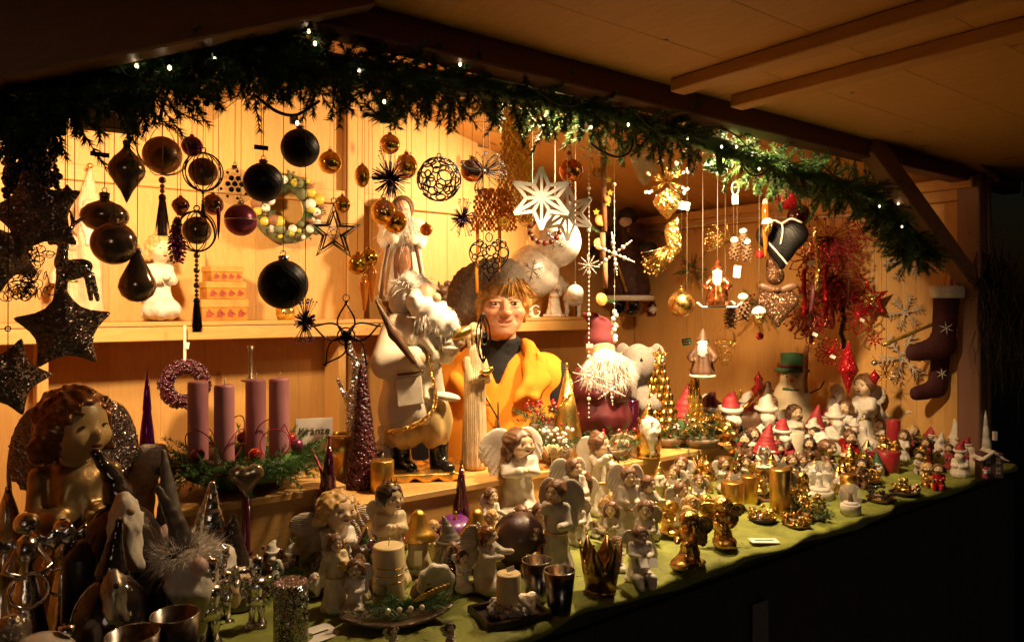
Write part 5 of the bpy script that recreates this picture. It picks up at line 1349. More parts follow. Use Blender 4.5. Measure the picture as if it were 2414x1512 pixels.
def santa(t, H, m=('winered', 'snowy', 'skin', 'winered'), arms='hold', rh=.10, fat=1.25, hat='cone', beard=.16, hy=0., boots=True, h=.02, hatbend=(.06, .05), trim=True):
    """m: coat, beard and fur, skin, hat"""
    zc = 1 - rh * (2.1 if hat == 'cone' else 1.25); zs = zc - rh * 1.35
    hands = [np.array([a[0] * 1.15, a[1], a[2] + zs]) for a in ARMS[arms]]
    z0 = .12 if boots else 0.
    def coat(g):
        a = np.arctan2(g.Y, g.X)
        d = cap(g, (0, 0, z0 + .14), (0, 0, zs - .06), .155 * fat, .095 * fat) + .008 * np.sin(a * 9) * np.clip((zs - g.Z) / zs, 0, 1)
        d = smin(d, cap(g, (-.09 * fat, 0, zs - .01), (.09 * fat, 0, zs - .01), .055), .05)
        for k, hd in zip((-1, 1), hands):
            S = np.array([k * .10 * fat, 0, zs - .02]); E = (S + hd) / 2 + np.array([k * .055, .02, -.06])
            d = smin(d, chain(g, [S, E, hd], [.058, .052, .045]), .03)
        return smax(d, -(g.Z - z0 - .02), .015)
    part('coat', sdf((-.36, -.42, 0), (.36, .3, zs + .12), h, coat, H), m[0], t)
    hc = (0, -.01, zc)
    part('head', sdf((-rh * 1.2, -rh * 1.35, zs), (rh * 1.2, rh * 1.2, zc + rh * 1.2), rh / 9, lambda g: head_sdf(g, hc, rh, hy, 1.3), H), m[2], t)
    def bd(g):
        g2 = g.at(hc, np.array(Matrix.Rotation(hy, 3, 'Z')))
        return beard_sdf(g2, (0, 0, 0), rh, beard)
    part('beard', sdf((-rh * 1.6, -rh * 2.0, zc - rh * 1.7 - beard), (rh * 1.6, rh * 1.2, zc + rh * .3), rh / 8, bd, H), m[1], t)
    for k in (-1, 1):
        part('hand', MB().ball(hands[0 if k < 0 else 1] * H, .036 * H, 8, 6), m[2], t)
        if boots: part('boot', sdf((k * .075 - .08, -.2, 0), (k * .075 + .08, .1, .2), .018, lambda g: smin(cap(g, (k * .075, 0, .05), (k * .075, 0, .18), .055, .06), ell(g, (k * .08, -.07, .035), (.055, .10, .04)), .03), H), 'bootblack', t)
    if hat == 'cone':
        part('hat', sdf((-.16, -.2, zc), (.2, .24, 1.05), rh / 7, lambda g: chain(g, [(0, .01, zc + rh * .55), (0, .02, zc + rh * 1.2), (hatbend[0] * .6, hatbend[1] * .6, zc + rh * 1.8), (hatbend[0] * 1.3, hatbend[1] * 1.3, zc + rh * 2.0)], [rh * .98, rh * .72, rh * .38, rh * .18], .02), H), m[3], t)
        if trim: part('hat_trim', MB().ring((0, .01 * H, (zc + rh * .5) * H), rh * .98 * H, rh * .26 * H, ax=(0, -.12, 1), n=22, k=7), m[1], t)
    elif hat == 'hood':
        part('hood', sdf((-rh * 1.5, -rh * 1.3, zc - rh * 1.5), (rh * 1.5, rh * 1.6, zc + rh * 1.5), rh / 7, lambda g: smax(ell(g, (0, .1 * rh, zc + .1 * rh), (rh * 1.12, rh * 1.15, rh * 1.25)), -ell(g, (0, -rh * 1.0, zc - .15 * rh), (rh * .78, rh * .8, rh * .98)), .1 * rh), H), m[3], t)
    if trim and boots: part('hem_trim', MB().ring((0, 0, (z0 + .045) * H), .165 * fat * H, .028 * H, ax=(0, 0, 1), n=26, k=6), m[1], t)
    return hands, zs, zc
def fluff(t, c, r, n, L_, m, down=.6, name='fur', w_=.0016, out=1.0, region=None):
    d = RNG.normal(size=(n, 3)); d /= np.linalg.norm(d, axis=1)[:, None]
    if region is not None: d = d[np.array([region(x) for x in d])]
    P = np.array(c) + d * np.array(r)
    D = d * out + np.array([0, 0, -down]) + RNG.normal(size=d.shape) * .25
    part(name, MB().blades(P, D, L_ * (.6 + .6 * RNG.random(len(d))), w_, 2, curl=RNG.normal(size=d.shape) * .25 + np.array([0, 0, -.2 * down])), m, t, kind='stuff')
def gnome(t, H, m=('greyhat', 'resinwhite', 'paleskin', 'ceramicdark'), lean=(0, 0), hatw=.24, body=.42, nose=.06, band=True, furry=None, bw=1.0, bl=.12):
    """m: hat, beard, nose, body; a cap pulled over the eyes, nose, beard, round body"""
    part('body', sdf((-.32, -.3, 0), (.32, .3, body + .15), .024, lambda g: smax(smin(ell(g, (0, 0, body * .42), (.25, .23, body * .55)), ell(g, (0, 0, .04), (.24, .22, .06)), .06), -(g.Z - .004), .01), H), m[3], t)
    zb = body * .95
    if furry:
        part('beard_core', MB().ball((0, -.12 * H, body * .55 * H), (.19 * H, .15 * H, body * .48 * H), 14, 10), furry, t)
        fluff(t, (0, -.12 * H, body * .58 * H), (.19 * H, .15 * H, body * .46 * H), 1100, .14 * H, furry, 1.1, 'beard', .0014, .5)
    else:
        part('beard', sdf((-.26, -.36, .02), (.26, .05, zb + .16), .021, lambda g: smin(ell(g, (0, -.14, zb - .10), (.19 * bw, .12, .20)), cap(g, (0, -.19, zb - .18), (.03, -.2, bl), .13 * bw, .04), .06) + .006 * np.sin(g.X * 150 + 5 * np.sin(g.Z * 16)) + lump(g, 24, .022), H), m[1], t)
    part('nose', MB().ball((0, -.27 * H, (zb + .02) * H), nose * H, 12, 9), m[2], t)
    hz = zb + .02
    part('hat', sdf((-.34, -.34, hz - .06), (.34 + abs(lean[0]), .34, 1.05), .022, lambda g: smax(chain(g, [(0, 0, hz + .02), (lean[0] * .3, lean[1] * .3, hz + (1 - hz) * .45), (lean[0], lean[1], .97)], [hatw, hatw * .55, .025], .02), -(g.Z - hz + .02), .02) + .004 * np.sin(g.Z * 90), H), m[0], t)
    if band: part('brim', MB().ring((0, 0, hz * H), hatw * 1.02 * H, .035 * H, ax=(0, 0, 1), n=26, k=7), m[0], t)

# ---------------------------------------------------------------- placing things
CZ = TZ + .0055
def riser_z(x): return RZL if .40 < x < .79 else RZC if .82 < x < 1.72 else RZR if 1.75 < x < 2.34 else CZ
def spot(u, vb, vt, y=None, z=None):
    """standing place and height of a thing whose foot shows at vb and whose top shows at vt"""
    if u > 1745 and z is None: y = None
    if y is None:
        p = on_z(u, vb, CZ if z is None else z)
        if z is None and p.x > 2.34:
            if p.y > 2.4: p = on_y(u, vb, 2.4); p.z = CZ
        elif z is None and p.y > 1.69:
            rz = riser_z(p.x); p = on_z(u, vb, rz); y = min(max(p.y, 1.78), 1.96)
            p = on_y(u, vb, y); p.z = riser_z(p.x)
    else:
        p = on_y(u, vb, y); p.z = (riser_z(p.x) if 1.72 < y < 2.02 else CZ) if z is None else z
    H = CAMZ + (CV - vt) / FPX * depth(p) - p.z
    return p, H
def put(name, label, cat, u, vb, vt, yaw=0., y=None, z=None, group=None):
    p, H = spot(u, vb, vt, y, z)
    return thing(name, label, cat, p, facing(p) + yaw, group), H, mpp(p)
def put_shelf(name, label, cat, u, vt, yaw=0., y=3.15):
    p, H = spot(u, 755, vt, y, SHZ)
    return thing(name, label, cat, p, facing(p) + yaw), H, mpp(p)

# ---------------------------------------------------------------- things on the back shelf
t, H, s = put_shelf('angel_figure', 'white kneeling angel with blond curls on the shelf', 'angel figure', 375, 552, .35)
angel(t, H, 'kneel', 'hold', .1, .15, 'curly', ('resinwhite', 'paleskin', 'hairgold', 'feather'), (.24, .5, 35), 1.15)
part('bird', sdf((-.08, -.3, .42), (.1, -.1, .6), .014, lambda g: smin(ell(g, (0, -.2, .5), (.035, .06, .035)), ell(g, (0, -.25, .53), .025), .02), H), 'snowy', t)
for i, (vb, vt, w_, lab) in enumerate(((748, 705, 105, 'largest patterned gift box at the bottom of the shelf stack'), (705, 664, 92, 'middle patterned gift box of the shelf stack'), (664, 628, 78, 'smallest patterned gift box on top of the shelf stack'))):
    p = on_y(524, 750, 3.15); s = mpp(p); p.z = CAMZ + (CV - vb) / FPX * depth(p) if i else SHZ
    H = CAMZ + (CV - vt) / FPX * depth(p) - p.z
    t = thing('gift_box', lab, 'gift box', p, facing(p) + .15 + .12 * i, 'stacked gift boxes')
    W = w_ * s; D_ = W * .75
    part('box', MB().box((0, 0, H * .31), (W * .95, D_ * .95, H * .62), bev=.002), 'boxprint', t, smooth=False)
    part('lid', MB().box((0, 0, H * .8), (W, D_, H * .39), bev=.003), 'boxlid', t, smooth=False)
    for k in range(4):
        x = (k - 1.5) * W * .22
        part('printed_cherub', MB().box((x, -D_ * .476, H * .30), (W * .12, .001, H * .26)).ball((x, -D_ * .476, H * .46), (W * .04, .001, H * .10), 7, 5).box((x + W * .07, -D_ * .476, H * .34), (W * .09, .001, H * .10), M=rotm('Y', 35)), 'printred', t, smooth=False)
t, H, s = put_shelf('votive_glass', 'small golden glass candle holder beneath the biggest black bauble', 'votive', 672, 715)
part('glass', MB().lathe([(0, 0), (.032, 0), (.040, H * .3), (.042, H * .95), (.038, H * .95), (.036, H * .2), (0, H * .15)], 20), 'goldglass', t); part('wax', MB().lathe([(0, H * .2), (.033, H * .2), (.034, H * .7), (0, H * .7)], 16), 'waxcream', t)
def tall_wood_santa(label, u, vt):
    t, H, s = put_shelf('carved_santa', label, 'santa figure', u, vt)
    part('body', sdf((-.11, -.1, 0), (.11, .1, 1.0), .016, lambda g: smax(chain(g, [(0, 0, .04), (0, 0, .55), (0, 0, .74), (.01, 0, .97)], [.085, .075, .062, .012], .03) + .006 * np.sin(np.arctan2(g.Y, g.X) * 6 + g.Z * 8), -(g.Z - .003), .01), H), 'carved', t)
    part('beard', sdf((-.07, -.13, .42), (.07, -.02, .76), .012, lambda g: smin(ell(g, (0, -.065, .66), (.05, .035, .08)), cap(g, (0, -.075, .6), (0, -.08, .48), .04, .012), .02) + lump(g, 70, .006), H), 'resinwhite', t)
    part('face', MB().ball((0, -.055 * H, .735 * H), (.035 * H, .03 * H, .032 * H), 10, 8), 'skin', t)
    part('pompom', MB().ball((.01 * H, 0, .985 * H), .02 * H, 8, 6), 'gold', t)
tall_wood_santa('tall carved wooden Santa at the left end of the shelf', 207, 385)
t, H, s = put_shelf('shelf_figure', 'pale wooden figure on the shelf behind the reindeer ornament', 'figure', 170, 545)
angel(t, H, 'stand', 'side', 0, .10, 'short', ('carved', 'paleskin', 'hairbrown', 'feather'), None, .8)
# big Santa doll on the shelf
t, H, s = put_shelf('santa_doll', 'tall brown-robed Santa doll with long pale beard on the shelf', 'santa doll', 948, 462)
santa(t, H, ('linen', 'greyfur', 'skin', 'leather'), 'hold', .085, 1.25, 'hood', .2, .1)
fluff(t, (0, -.10 * H, .74 * H), (.10 * H, .07 * H, .12 * H), 1500, .13 * H, 'fur', 1.2, 'beard_hair', .003, .5)
for k in (-1, 1): part('coat_border', MB().tube([(k * .10 * H, -.15 * H, .62 * H), (k * .14 * H, -.19 * H, .4 * H), (k * .17 * H, -.21 * H, .16 * H)], .017 * H, 6), 'leather', t)
part('apron', sdf((-.1, -.3, .2), (.1, -.1, .62), .018, lambda g: ell(g, (0, -.17, .42), (.075, .035, .19)), H), 'cinnamon', t)
for k in (-1, 1): part('cuff', MB().ball((k * .14 * H, -.14 * H, .60 * H), .045 * H, 10, 8), 'fur', t)
t, H, s = put_shelf('squirrel_figure', 'brown squirrel figurine with nuts beside the shelf doll', 'figurine', 1045, 655)
part('body', sdf((-.3, -.25, 0), (.3, .3, 1.0), .03, lambda g: smin(smin(ell(g, (0, 0, .3), (.22, .2, .3)), ell(g, (-.05, -.05, .68), (.16, .16, .15)), .08), smin(cap(g, (.16, .12, .15), (.22, .14, .7), .09, .14), ell(g, (.1, .1, .85), .1), .1), .05) + lump(g, 20, .02), H), 'leather', t)
for k in (-.12, .04): part('ear', MB().ball((k * H, -.04 * H, .85 * H), (.035 * H, .03 * H, .07 * H), 8, 6), 'hairdark', t)
for k in range(5): part('nut', MB().ball(((-.2 + .1 * k) * H, -.2 * H, .07 * H), .07 * H, 9, 7), 'cinnamon', t)
t, H, s = put_shelf('deer_figure', 'small tan deer figurine just left of the vendor\'s cap', 'figurine', 1088, 648)
part('body', sdf((-.3, -.2, 0), (.3, .2, 1.0), .03, lambda g: smin(smin(ell(g, (0, 0, .42), (.22, .12, .15)), cap(g, (-.14, 0, .48), (-.18, 0, .72), .09, .08), .06), smin(cap(g, (-.15, 0, .4), (-.15, 0, .02), .05, .04), cap(g, (.15, 0, .4), (.15, 0, .02), .05, .04), .02), .05), H), 'cinnamon', t)
for k in (-1, 1): part('antler', MB().tube([(-.18 * H, k * .05 * H, .76 * H), (-.14 * H, k * .12 * H, .88 * H), (-.2 * H, k * .16 * H, 1.0 * H)], .018 * H, 5), 'carved', t)
# right part of the shelf
t, H, s = put_shelf('angel_figure', 'white standing angel on a pedestal behind the small frosted bauble', 'angel figure', 1305, 640, -.3)
angel(t, H, 'stand', 'offer', -.3, .11, 'bun', ('resinwhite', 'paleskin', 'hairgold', 'resinwhite'), (.2, .42, 40))
part('pedestal', MB().box((0, 0, .03 * H), (.42 * H, .34 * H, .06 * H), bev=.004), 'snowy', t, smooth=False)
t, H, s = put_shelf('angel_figure', 'white angel with lifted wings right of the vendor\'s cheek', 'angel figure', 1243, 665, .4)
angel(t, H, 'stand', 'pray', .2, .11, 'short', ('resinwhite', 'paleskin', 'resinwhite', 'resinwhite'), (.24, .5, 30))
t, H, s = put_shelf('shelf_ram', 'white curly sheep figurine on the shelf left of the dark doll', 'figurine', 1345, 650, .2)
part('body', sdf((-.32, -.22, 0), (.34, .22, 1.0), .03, lambda g: smin(smin(ell(g, (.05, 0, .45), (.25, .18, .2)), ell(g, (-.17, -.03, .74), (.11, .11, .13)), .07), smin(cap(g, (-.1, 0, .4), (-.1, 0, .02), .06, .05), cap(g, (.2, 0, .4), (.2, 0, .02), .06, .05), .02), .05) + lump(g, 34, .03), H), 'snowy', t)
for k in (-1, 1): part('horn', MB().ring((-.15 * H, k * .11 * H, .78 * H), .07 * H, .025 * H, ax=(0, 1, 0), n=14, k=6), 'carved', t)
t, H, s = put_shelf('candle_stub', 'short green candle on the shelf right of the white angel', 'candle', 1362, 705)
part('wax', MB().lathe([(0, 0), (.016, 0), (.016, H * .85), (.013, H * .92), (0, H * .9)], 14), 'hatgreen', t); part('top', MB().ball((0, 0, H * .95), (.014, .014, .008), 9, 6), 'waxcream', t)
p = on_y(1262, 745, 3.08); p.z = SHZ
t = thing('metal_letter', 'small white ornamental letter G on the shelf', 'letter', p, facing(p))
part('curl', MB().tube([(.022 * math.cos(a), 0, .035 + .028 * math.sin(a)) for a in np.linspace(.7, 5.9, 18)] + [(.022, 0, .032), (.008, 0, .034)], .0035, 6), 'whitepaint', t); part('foot', MB().box((0, 0, .003), (.04, .02, .006)), 'whitepaint', t, smooth=False)
t, H, s = put_shelf('santa_doll', 'dark Father Christmas doll in tartan robe and fur hat on the shelf', 'santa doll', 1478, 490, -.35)
santa(t, H, ('tartan', 'snowy', 'skin', 'darkfur'), 'offer', .075, 1.35, 'hood', .09, .15)
part('fur_hat', sdf((-.14, -.12, .82), (.14, .15, 1.0), .018, lambda g: ell(g, (0, .01, .93), (.11, .1, .055)) + lump(g, 60, .012), H), 'darkfur', t)
part('staff', MB().tube([(-.06 * H, -.28 * H, .68 * H), (.10 * H, -.30 * H, .22 * H)], .012 * H, 6), 'bamboo', t)
for k in (-1, 1): part('sleeve_fur', MB().ball((k * .24 * H, -.12 * H, .6 * H), (.09 * H, .08 * H, .07 * H), 10, 8), 'darkfur', t)
part('fur_hem', MB().ring((0, 0, .17 * H), .215 * H, .03 * H, ax=(0, 0, 1), n=30, k=6), 'darkfur', t)
t, H, s = put_shelf('gnome_figure', 'small red and white gnome at the right end of the shelf', 'gnome', 1538, 690)
gnome(t, H, ('winered', 'snowy', 'skin', 'winered'), (.05, 0))
# shelf wreath on the wall
p = on_y(676, 492, BACK - .07); s = mpp(p); R = 62 * s
t = thing('apple_wreath', 'wreath of moss, apples, nuts and cones on the back wall', 'wreath', p, 0)
part('straw_ring', MB().ring((0, 0, 0), R, R * .34, n=40, k=10), 'lichen', t)
A, B, C = [], [], []
for k in range(110):
    a = RNG.random() * 6.28; c = np.array([R * math.cos(a), -R * .2, R * math.sin(a)]); d = np.array([math.cos(a) * RNG.normal(), -.6, math.sin(a) * RNG.normal()]); x, y_, z = sprig(c, d, .05, 50, .018, .001); A.append(x); B.append(y_); C.append(z)
part('fir_needles', MB().blades(np.concatenate(A), np.concatenate(B), np.concatenate(C), .0018, 1), 'needle2', t, kind='stuff')
for k in range(46):
    a = k * 2.39996; q = R * (.68 + .62 * RNG.random()); c = (q * math.cos(a), -R * .36 - .01 * RNG.random(), q * math.sin(a)); r_ = RNG.choice([.011, .015, .02, .026])
    part(('apple', 'nut', 'bauble', 'moss_ball')[k % 4], MB().ball(c, r_, 10, 8), ('apple', 'cinnamon', 'pearl', 'lichen')[k % 4], t)
for k in range(7):
    a = k * .9 + .4; pinecone(t, (R * math.cos(a) * 1.02, -R * .3, R * math.sin(a) * 1.02), .02, .045, 'cone' if k % 2 else 'snowy', None, 40)
# purple berry wreath hanging under the shelf
p = on_y(435, 905, 3.02); s = mpp(p); R = 42 * s
t = thing('berry_wreath', 'dark purple berry wreath hanging under the shelf', 'wreath', p, facing(p) + .2)
mb = MB()
for k in range(620):
    a, b = RNG.random() * 6.28, RNG.random() * 6.28; r_ = R * .36
    mb.ball(((R + r_ * math.cos(b)) * math.cos(a), r_ * math.sin(b), (R + r_ * math.cos(b)) * math.sin(a)), .0055 + .002 * RNG.random(), 6, 4)
part('berries', mb, 'darkberry', t, kind='stuff'); part('ring', MB().ring((0, 0, 0), R, R * .32, n=30, k=8), 'winered', t)
part('ribbon', MB().box((0, 0, R * 1.36 + 40 * s), (.010, .002, 84 * s)), 'linen', t, smooth=False); part('price_tag', MB().box((.008, -.004, R * 1.36 + 34 * s), (.014, .001, .026), M=rotm('Y', 8)), 'tagpaper', t, smooth=False)
# ---------------------------------------------------------------- the vendor
def woman():
    p = Vector((2.2 * ray(1180, 700).x / ray(1180, 700).y, 2.2, .1))
    t = thing('person', 'smiling person in grey knitted cap, yellow fleece vest and black turtleneck', 'person', p, facing(p))
    s = mpp(p)
    z = lambda v: CAMZ + (CV - v) / FPX * depth(p) - .1
    ZC = z(716)                                     # eye line
    hy = rad(9)
    Rz = np.array(Matrix.Rotation(hy, 3, 'Z'))
    k_ = 1.06                                       # head scale
    hc = (0.004, -.055, ZC)
    def face(q):
        g = q.at(hc, Rz); g.X, g.Y, g.Z = g.X / k_ / 1.07, g.Y / k_, g.Z / k_
        d = ell(g, (0, .045, .035), (.076, .095, .098))                      # skull
        d = smin(d, ell(g, (0, -.002, -.040), (.067, .066, .074)), .03)      # jaw
        d = smin(d, ell(g, (0, -.040, -.092), (.027, .022, .017)), .026)     # chin
        for k in (-1, 1):
            d = smin(d, ell(g, (k * .043, -.038, -.028), (.025, .024, .020)), .020)   # cheeks lifted by the smile
            d = smax(d, -ell(g, (k * .032, -.074, .002), (.018, .017, .0085)), .010)  # sockets
            d = smin(d, ell(g, (k * .032, -.0555, .0095), (.019, .009, .0050)), .006)  # lids
            d = smin(d, ell(g, (k * .031, -.0575, -.0085), (.016, .008, .0040)), .006)
            d = smin(d, ell(g, (k * .0135, -.075, -.033), (.0085, .009, .0070)), .006)  # nostrils
            d = smin(d, ell(g, (k * .079, .03, -.008), (.010, .02, .032)), .008)
        d = smin(d, chain(g, [(0, -.058, .010), (0, -.072, -.012), (0, -.084, -.029)], [.0070, .0085, .0120], .006), .012)  # nose
        d = smin(d, ell(g, (0, -.050, -.062), (.036, .015, .022)), .016)
        sm = .013 * (g.X / .03) ** 2                                          # smile lifts the corners
        q2 = G.__new__(G); q2.X, q2.Y, q2.Z = g.X, g.Y - .55 * np.abs(g.X) ** 1.6 * 1.2, g.Z - sm
        d = smax(d, -ell(q2, (0, -.071, -.0650), (.031, .015, .0062)), .0025)
        d = smin(d, ell(q2, (0, -.0655, -.0578), (.028, .0045, .0030)), .004); d = smin(d, ell(q2, (0, -.0655, -.0715), (.025, .0055, .0042)), .004)
        for k in (-1, 1): d = smax(d, -chain(g, [(k * .020, -.076, -.030), (k * .034, -.064, -.048), (k * .037, -.056, -.062)], [.002, .0026, .002]), .009)   # laugh lines
        return d * k_
    body = MB()
    hd = sdf((-.115, -.175, ZC - .21), (.115, .14, ZC + .16), .0042, lambda g: smin(face(g), cap(g, (0, .03, ZC - .30), (0, .01, ZC - .09), .060, .055), .03))
    nhead = hd.n
    body.add(hd)
    def torso(g):
        d = smin(ell(g, (0, .02, ZC - .50), (.19, .12, .30)), ell(g, (0, .02, .80), (.18, .13, .20)), .1)
        d = smin(d, cap(g, (-.15, .03, ZC - .27), (.15, .03, ZC - .27), .07), .06)
        d = smin(d, cap(g, (0, .03, ZC - .30), (0, .02, ZC - .16), .062, .055), .03)
        for k in (-1, 1):
            d = smin(d, chain(g, [(k * .19, .03, ZC - .29), (k * .265, .06, ZC - .56), (k * .25, -.04, ZC - .80)], [.058, .048, .036]), .04)
            d = smin(d, ell(g, (k * .248, -.055, ZC - .86), (.022, .035, .05)), .02)
            for f, dx in enumerate((-.022, -.008, .006, .018)): d = smin(d, chain(g, [(k * .248 + dx, -.065, ZC - .89), (k * .248 + dx * 1.1, -.075, ZC - .93), (k * .248 + dx, -.065, ZC - .955 + .01 * abs(f - 1.5))], [.010, .009, .007], .004), .006)
            d = smin(d, chain(g, [(k * .248 - .03 * k, -.06, ZC - .85), (k * .248 - .045 * k, -.085, ZC - .89)], [.011, .008]), .008)
            d = smin(d, chain(g, [(k * .09, .02, .80), (k * .10, .01, .44), (k * .10, .03, .06)], [.095, .065, .045]), .06)
            d = smin(d, cap(g, (k * .10, .03, .045), (k * .11, -.13, .03), .045, .035), .03)
        return d
    bd = sdf((-.36, -.2, 0), (.36, .2, ZC - .13), .017, torso)
    body.add(bd)
    me = body.mesh('body')
    # skin tone map: flush of cheeks, nose and lips (the person's own colouring)
    V = np.empty(len(me.vertices) * 3, np.float32); me.vertices.foreach_get('co', V); V = V.reshape(-1, 3)
    L_ = (V - np.array(hc)) @ Rz / k_
    tone = np.ones((len(V), 4), np.float32)
    def dab(c, r, col, a):
        w_ = np.exp(-(((L_ - np.array(c)) / np.array(r)) ** 2).sum(1))[:, None] * a
        tone[:, :3] = tone[:, :3] * (1 - w_) + tone[:, :3] * np.array(col, np.float32) * w_
    for k in (-1, 1):
        dab((k * .045, -.05, -.03), (.022, .03, .02), (1.0, .62, .52), .55)
        dab((k * .033, -.062, .019), (.020, .02, .0035), (.45, .36, .28), .8)
        dab((k * .033, -.062, .005), (.017, .02, .0028), (.35, .25, .2), .7)
    dab((0, -.09, -.03), (.014, .02, .014), (1.0, .62, .5), .5)
    L_[:, 2] -= .013 * (L_[:, 0] / .03) ** 2
    dab((0, -.066, -.0578), (.027, .02, .0036), (.70, .26, .24), .95); dab((0, -.066, -.0715), (.024, .02, .0048), (.74, .28, .26), .95)
    at = me.color_attributes.new('tone', 'FLOAT_COLOR', 'POINT')
    at.data.foreach_set('color', tone.ravel())
    part('body', me, 'womanskin', t)
    def fp(x, y, zz): return Rz @ (np.array([x, y, zz]) * k_) + np.array(hc)
    for k in (-1, 1):
        part('eye', MB().ball(fp(k * .033, -.0535, .0), (.0125 * k_, .0120 * k_, .0048 * k_), 14, 10), 'eyewhite', t)
        part('iris', MB().ball(fp(k * .033 + .001, -.0635, .0), (.0060 * k_, .003 * k_, .0046 * k_), 10, 8), 'iris', t)
        part('eyebrow', MB().tube([fp(k * (.016 + .033 * f), -.0685 + .017 * f * f, .0225 + .003 * math.sin(PI * f) - .003 * f) for f in np.linspace(0, 1, 7)], [.0006, .0013, .0016, .0016, .0013, .001, .0005], 5), 'womanhair', t)
    part('teeth', MB().tube([fp(x, -.0595 + 14 * x * x, -.0635 + 13 * x * x) for x in np.linspace(-.021, .021, 9)], [.002, .003, .004, .0046, .0048, .0046, .004, .003, .002], 8), 'teeth', t)
    # hair under the cap
    def hair(q):
        g = q.at(hc, Rz); g.X, g.Y, g.Z = g.X / k_, g.Y / k_, g.Z / k_
        d = ell(g, (0, .048, .036), (.086, .105, .104))
        for k in (-1, 1): d = smin(d, chain(g, [(k * .066, -.020, .045), (k * .082, .0, .0), (k * .078, .02, -.055)], [.020, .019, .010]), .02)
        d = smax(d, -ell(g, (0.004, -.085, -.040), (.067, .075, .088)), .012)
        return (d + .0016 * np.sin(g.X * 420 + 5 * np.sin(g.Z * 30)) + .001 * np.sin(g.Z * 300 + g.Y * 260)) * k_
    part('hair', sdf((-.13, -.15, ZC - .12), (.13, .2, ZC + .18), .0055, hair), 'womanhair', t)
    A, B, C = [], [], []
    for i in range(520):                                  # fringe swept from the parting
        x = RNG.uniform(-.066, .066); e = (x - .022) / .09
        zz = .075 + .012 * RNG.random(); yy = -.052 - .012 * RNG.random() + 5.2 * x * x
        A.append(fp(x, yy, zz)); B.append(Rz @ np.array([e * 1.5 + RNG.normal() * .12, -.22 + .5 * abs(e), -.75])); C.append(Rz @ np.array([e * .35, .30 + .5 * abs(e), -.12]))
    part('fringe', MB().blades(A, B, .052 + .026 * RNG.random(len(A)), .0042, 3, curl=C), 'womanhair', t, kind='stuff')
    # slouchy knitted cap, hanging to the side
    def hat(q):
        g = q.at(hc, Rz); g.X, g.Y, g.Z = g.X / k_, g.Y / k_, g.Z / k_
        d = ell(g, (.0, .050, .075), (.100, .113, .088))
        d = smin(d, ell(g, (-.085, .07, .045), (.085, .09, .085)), .05)
        d = smin(d, ell(g, (-.120, .07, -.01), (.062, .075, .065)), .04)
        cut = g.Z - .052 - .22 * (g.Y + .02) * 0 - .45 * np.clip(-g.Y - .02, -1, 1) * .4
        d2 = smax(d, -(g.Z - .058 + .12 * g.X * 0 - .28 * np.minimum(0, g.Y + .0) * 0), .012)
        d3 = smax(d, g.X + .062, .012)
        d = smin(d2, d3, .02)
        return (d + .0035 * np.sin(g.X * 190 + 60 * g.Z) * np.sin(g.Z * 150 + g.Y * 60)) * k_
    part('knit_cap', sdf((-.24, -.12, ZC - .12), (.14, .24, ZC + .19), .006, hat), 'hatknit', t)
    part('cap_rim', MB().tube([fp(.096 * math.sin(a), .050 - .110 * math.cos(a), .064 + .005 * math.cos(a * 2)) for a in np.linspace(-1.5, 1.55, 22)], .0062 * k_, 8), 'hatknit', t)
    # black sweater with turtleneck, sleeves
    def sweater(g):
        d = smin(ell(g, (0, .02, ZC - .50), (.205, .135, .31)), cap(g, (-.15, .03, ZC - .27), (.15, .03, ZC - .27), .082), .06)
        for k in (-1, 1): d = smin(d, chain(g, [(k * .19, .03, ZC - .29), (k * .275, .06, ZC - .56), (k * .255, -.04, ZC - .80)], [.075, .064, .05]), .04)
        n = cap(g, (0, .025, ZC - .26), (0, .012, ZC - .142), .076, .073) + .003 * np.sin(g.Z * 200 + np.sin(g.X * 40))
        d = smin(d, n, .02)
        return smax(smax(d, g.Z - ZC + .128 - .25 * np.maximum(0, g.Y), .01), -(g.Z - .62), .02) + .004 * np.sin(g.Z * 38 + g.X * 26)
    part('sweater', sdf((-.38, -.22, .62), (.38, .24, ZC - .08), .012, sweater), 'sweater', t)
    def legs(g):
        d = ell(g, (0, .02, .82), (.20, .15, .20))
        for k in (-1, 1): d = smin(d, chain(g, [(k * .09, .02, .80), (k * .10, .01, .44), (k * .10, .03, .08)], [.11, .085, .07]), .05)
        return d
    part('trousers', sdf((-.25, -.2, .03), (.25, .22, 1.0), .02, legs), 'trousers', t)
    # fleece vest: open collar turned outwards, zip
    def vest(g):
        d = smin(ell(g, (0, .02, ZC - .52), (.225, .152, .34)), cap(g, (-.155, .03, ZC - .275), (.155, .03, ZC - .275), .096), .06)
        d = smin(d, ell(g, (0, .03, ZC - .78), (.225, .165, .16)), .08)
        d = smax(d, -(g.Z - ZC + .86), .02)
        d = d + .005 * np.sin(g.X * 21 + 2 * np.sin(g.Z * 9)) * np.sin(g.Z * 17)
        for k in (-1, 1): d = smax(d, -cap(g, (k * .34, .03, ZC - .27), (k * .31, .05, ZC - .62), .085, .075), .02)
        v = (g.Z - (ZC - .30)) * .40                                     # open neck: a V widening upwards
        vv = np.abs(g.X + .012) - np.maximum(v, 0)
        d = smax(d, -np.maximum(np.maximum(vv, -(g.Z - ZC + .31)), g.Y - .03), .012)
        return smax(d, g.Z - ZC + .165 + .2 * g.Y, .02)
    part('vest', sdf((-.3, -.22, ZC - .9), (.3, .24, ZC - .12), .0105, vest), 'vestyellow', t)
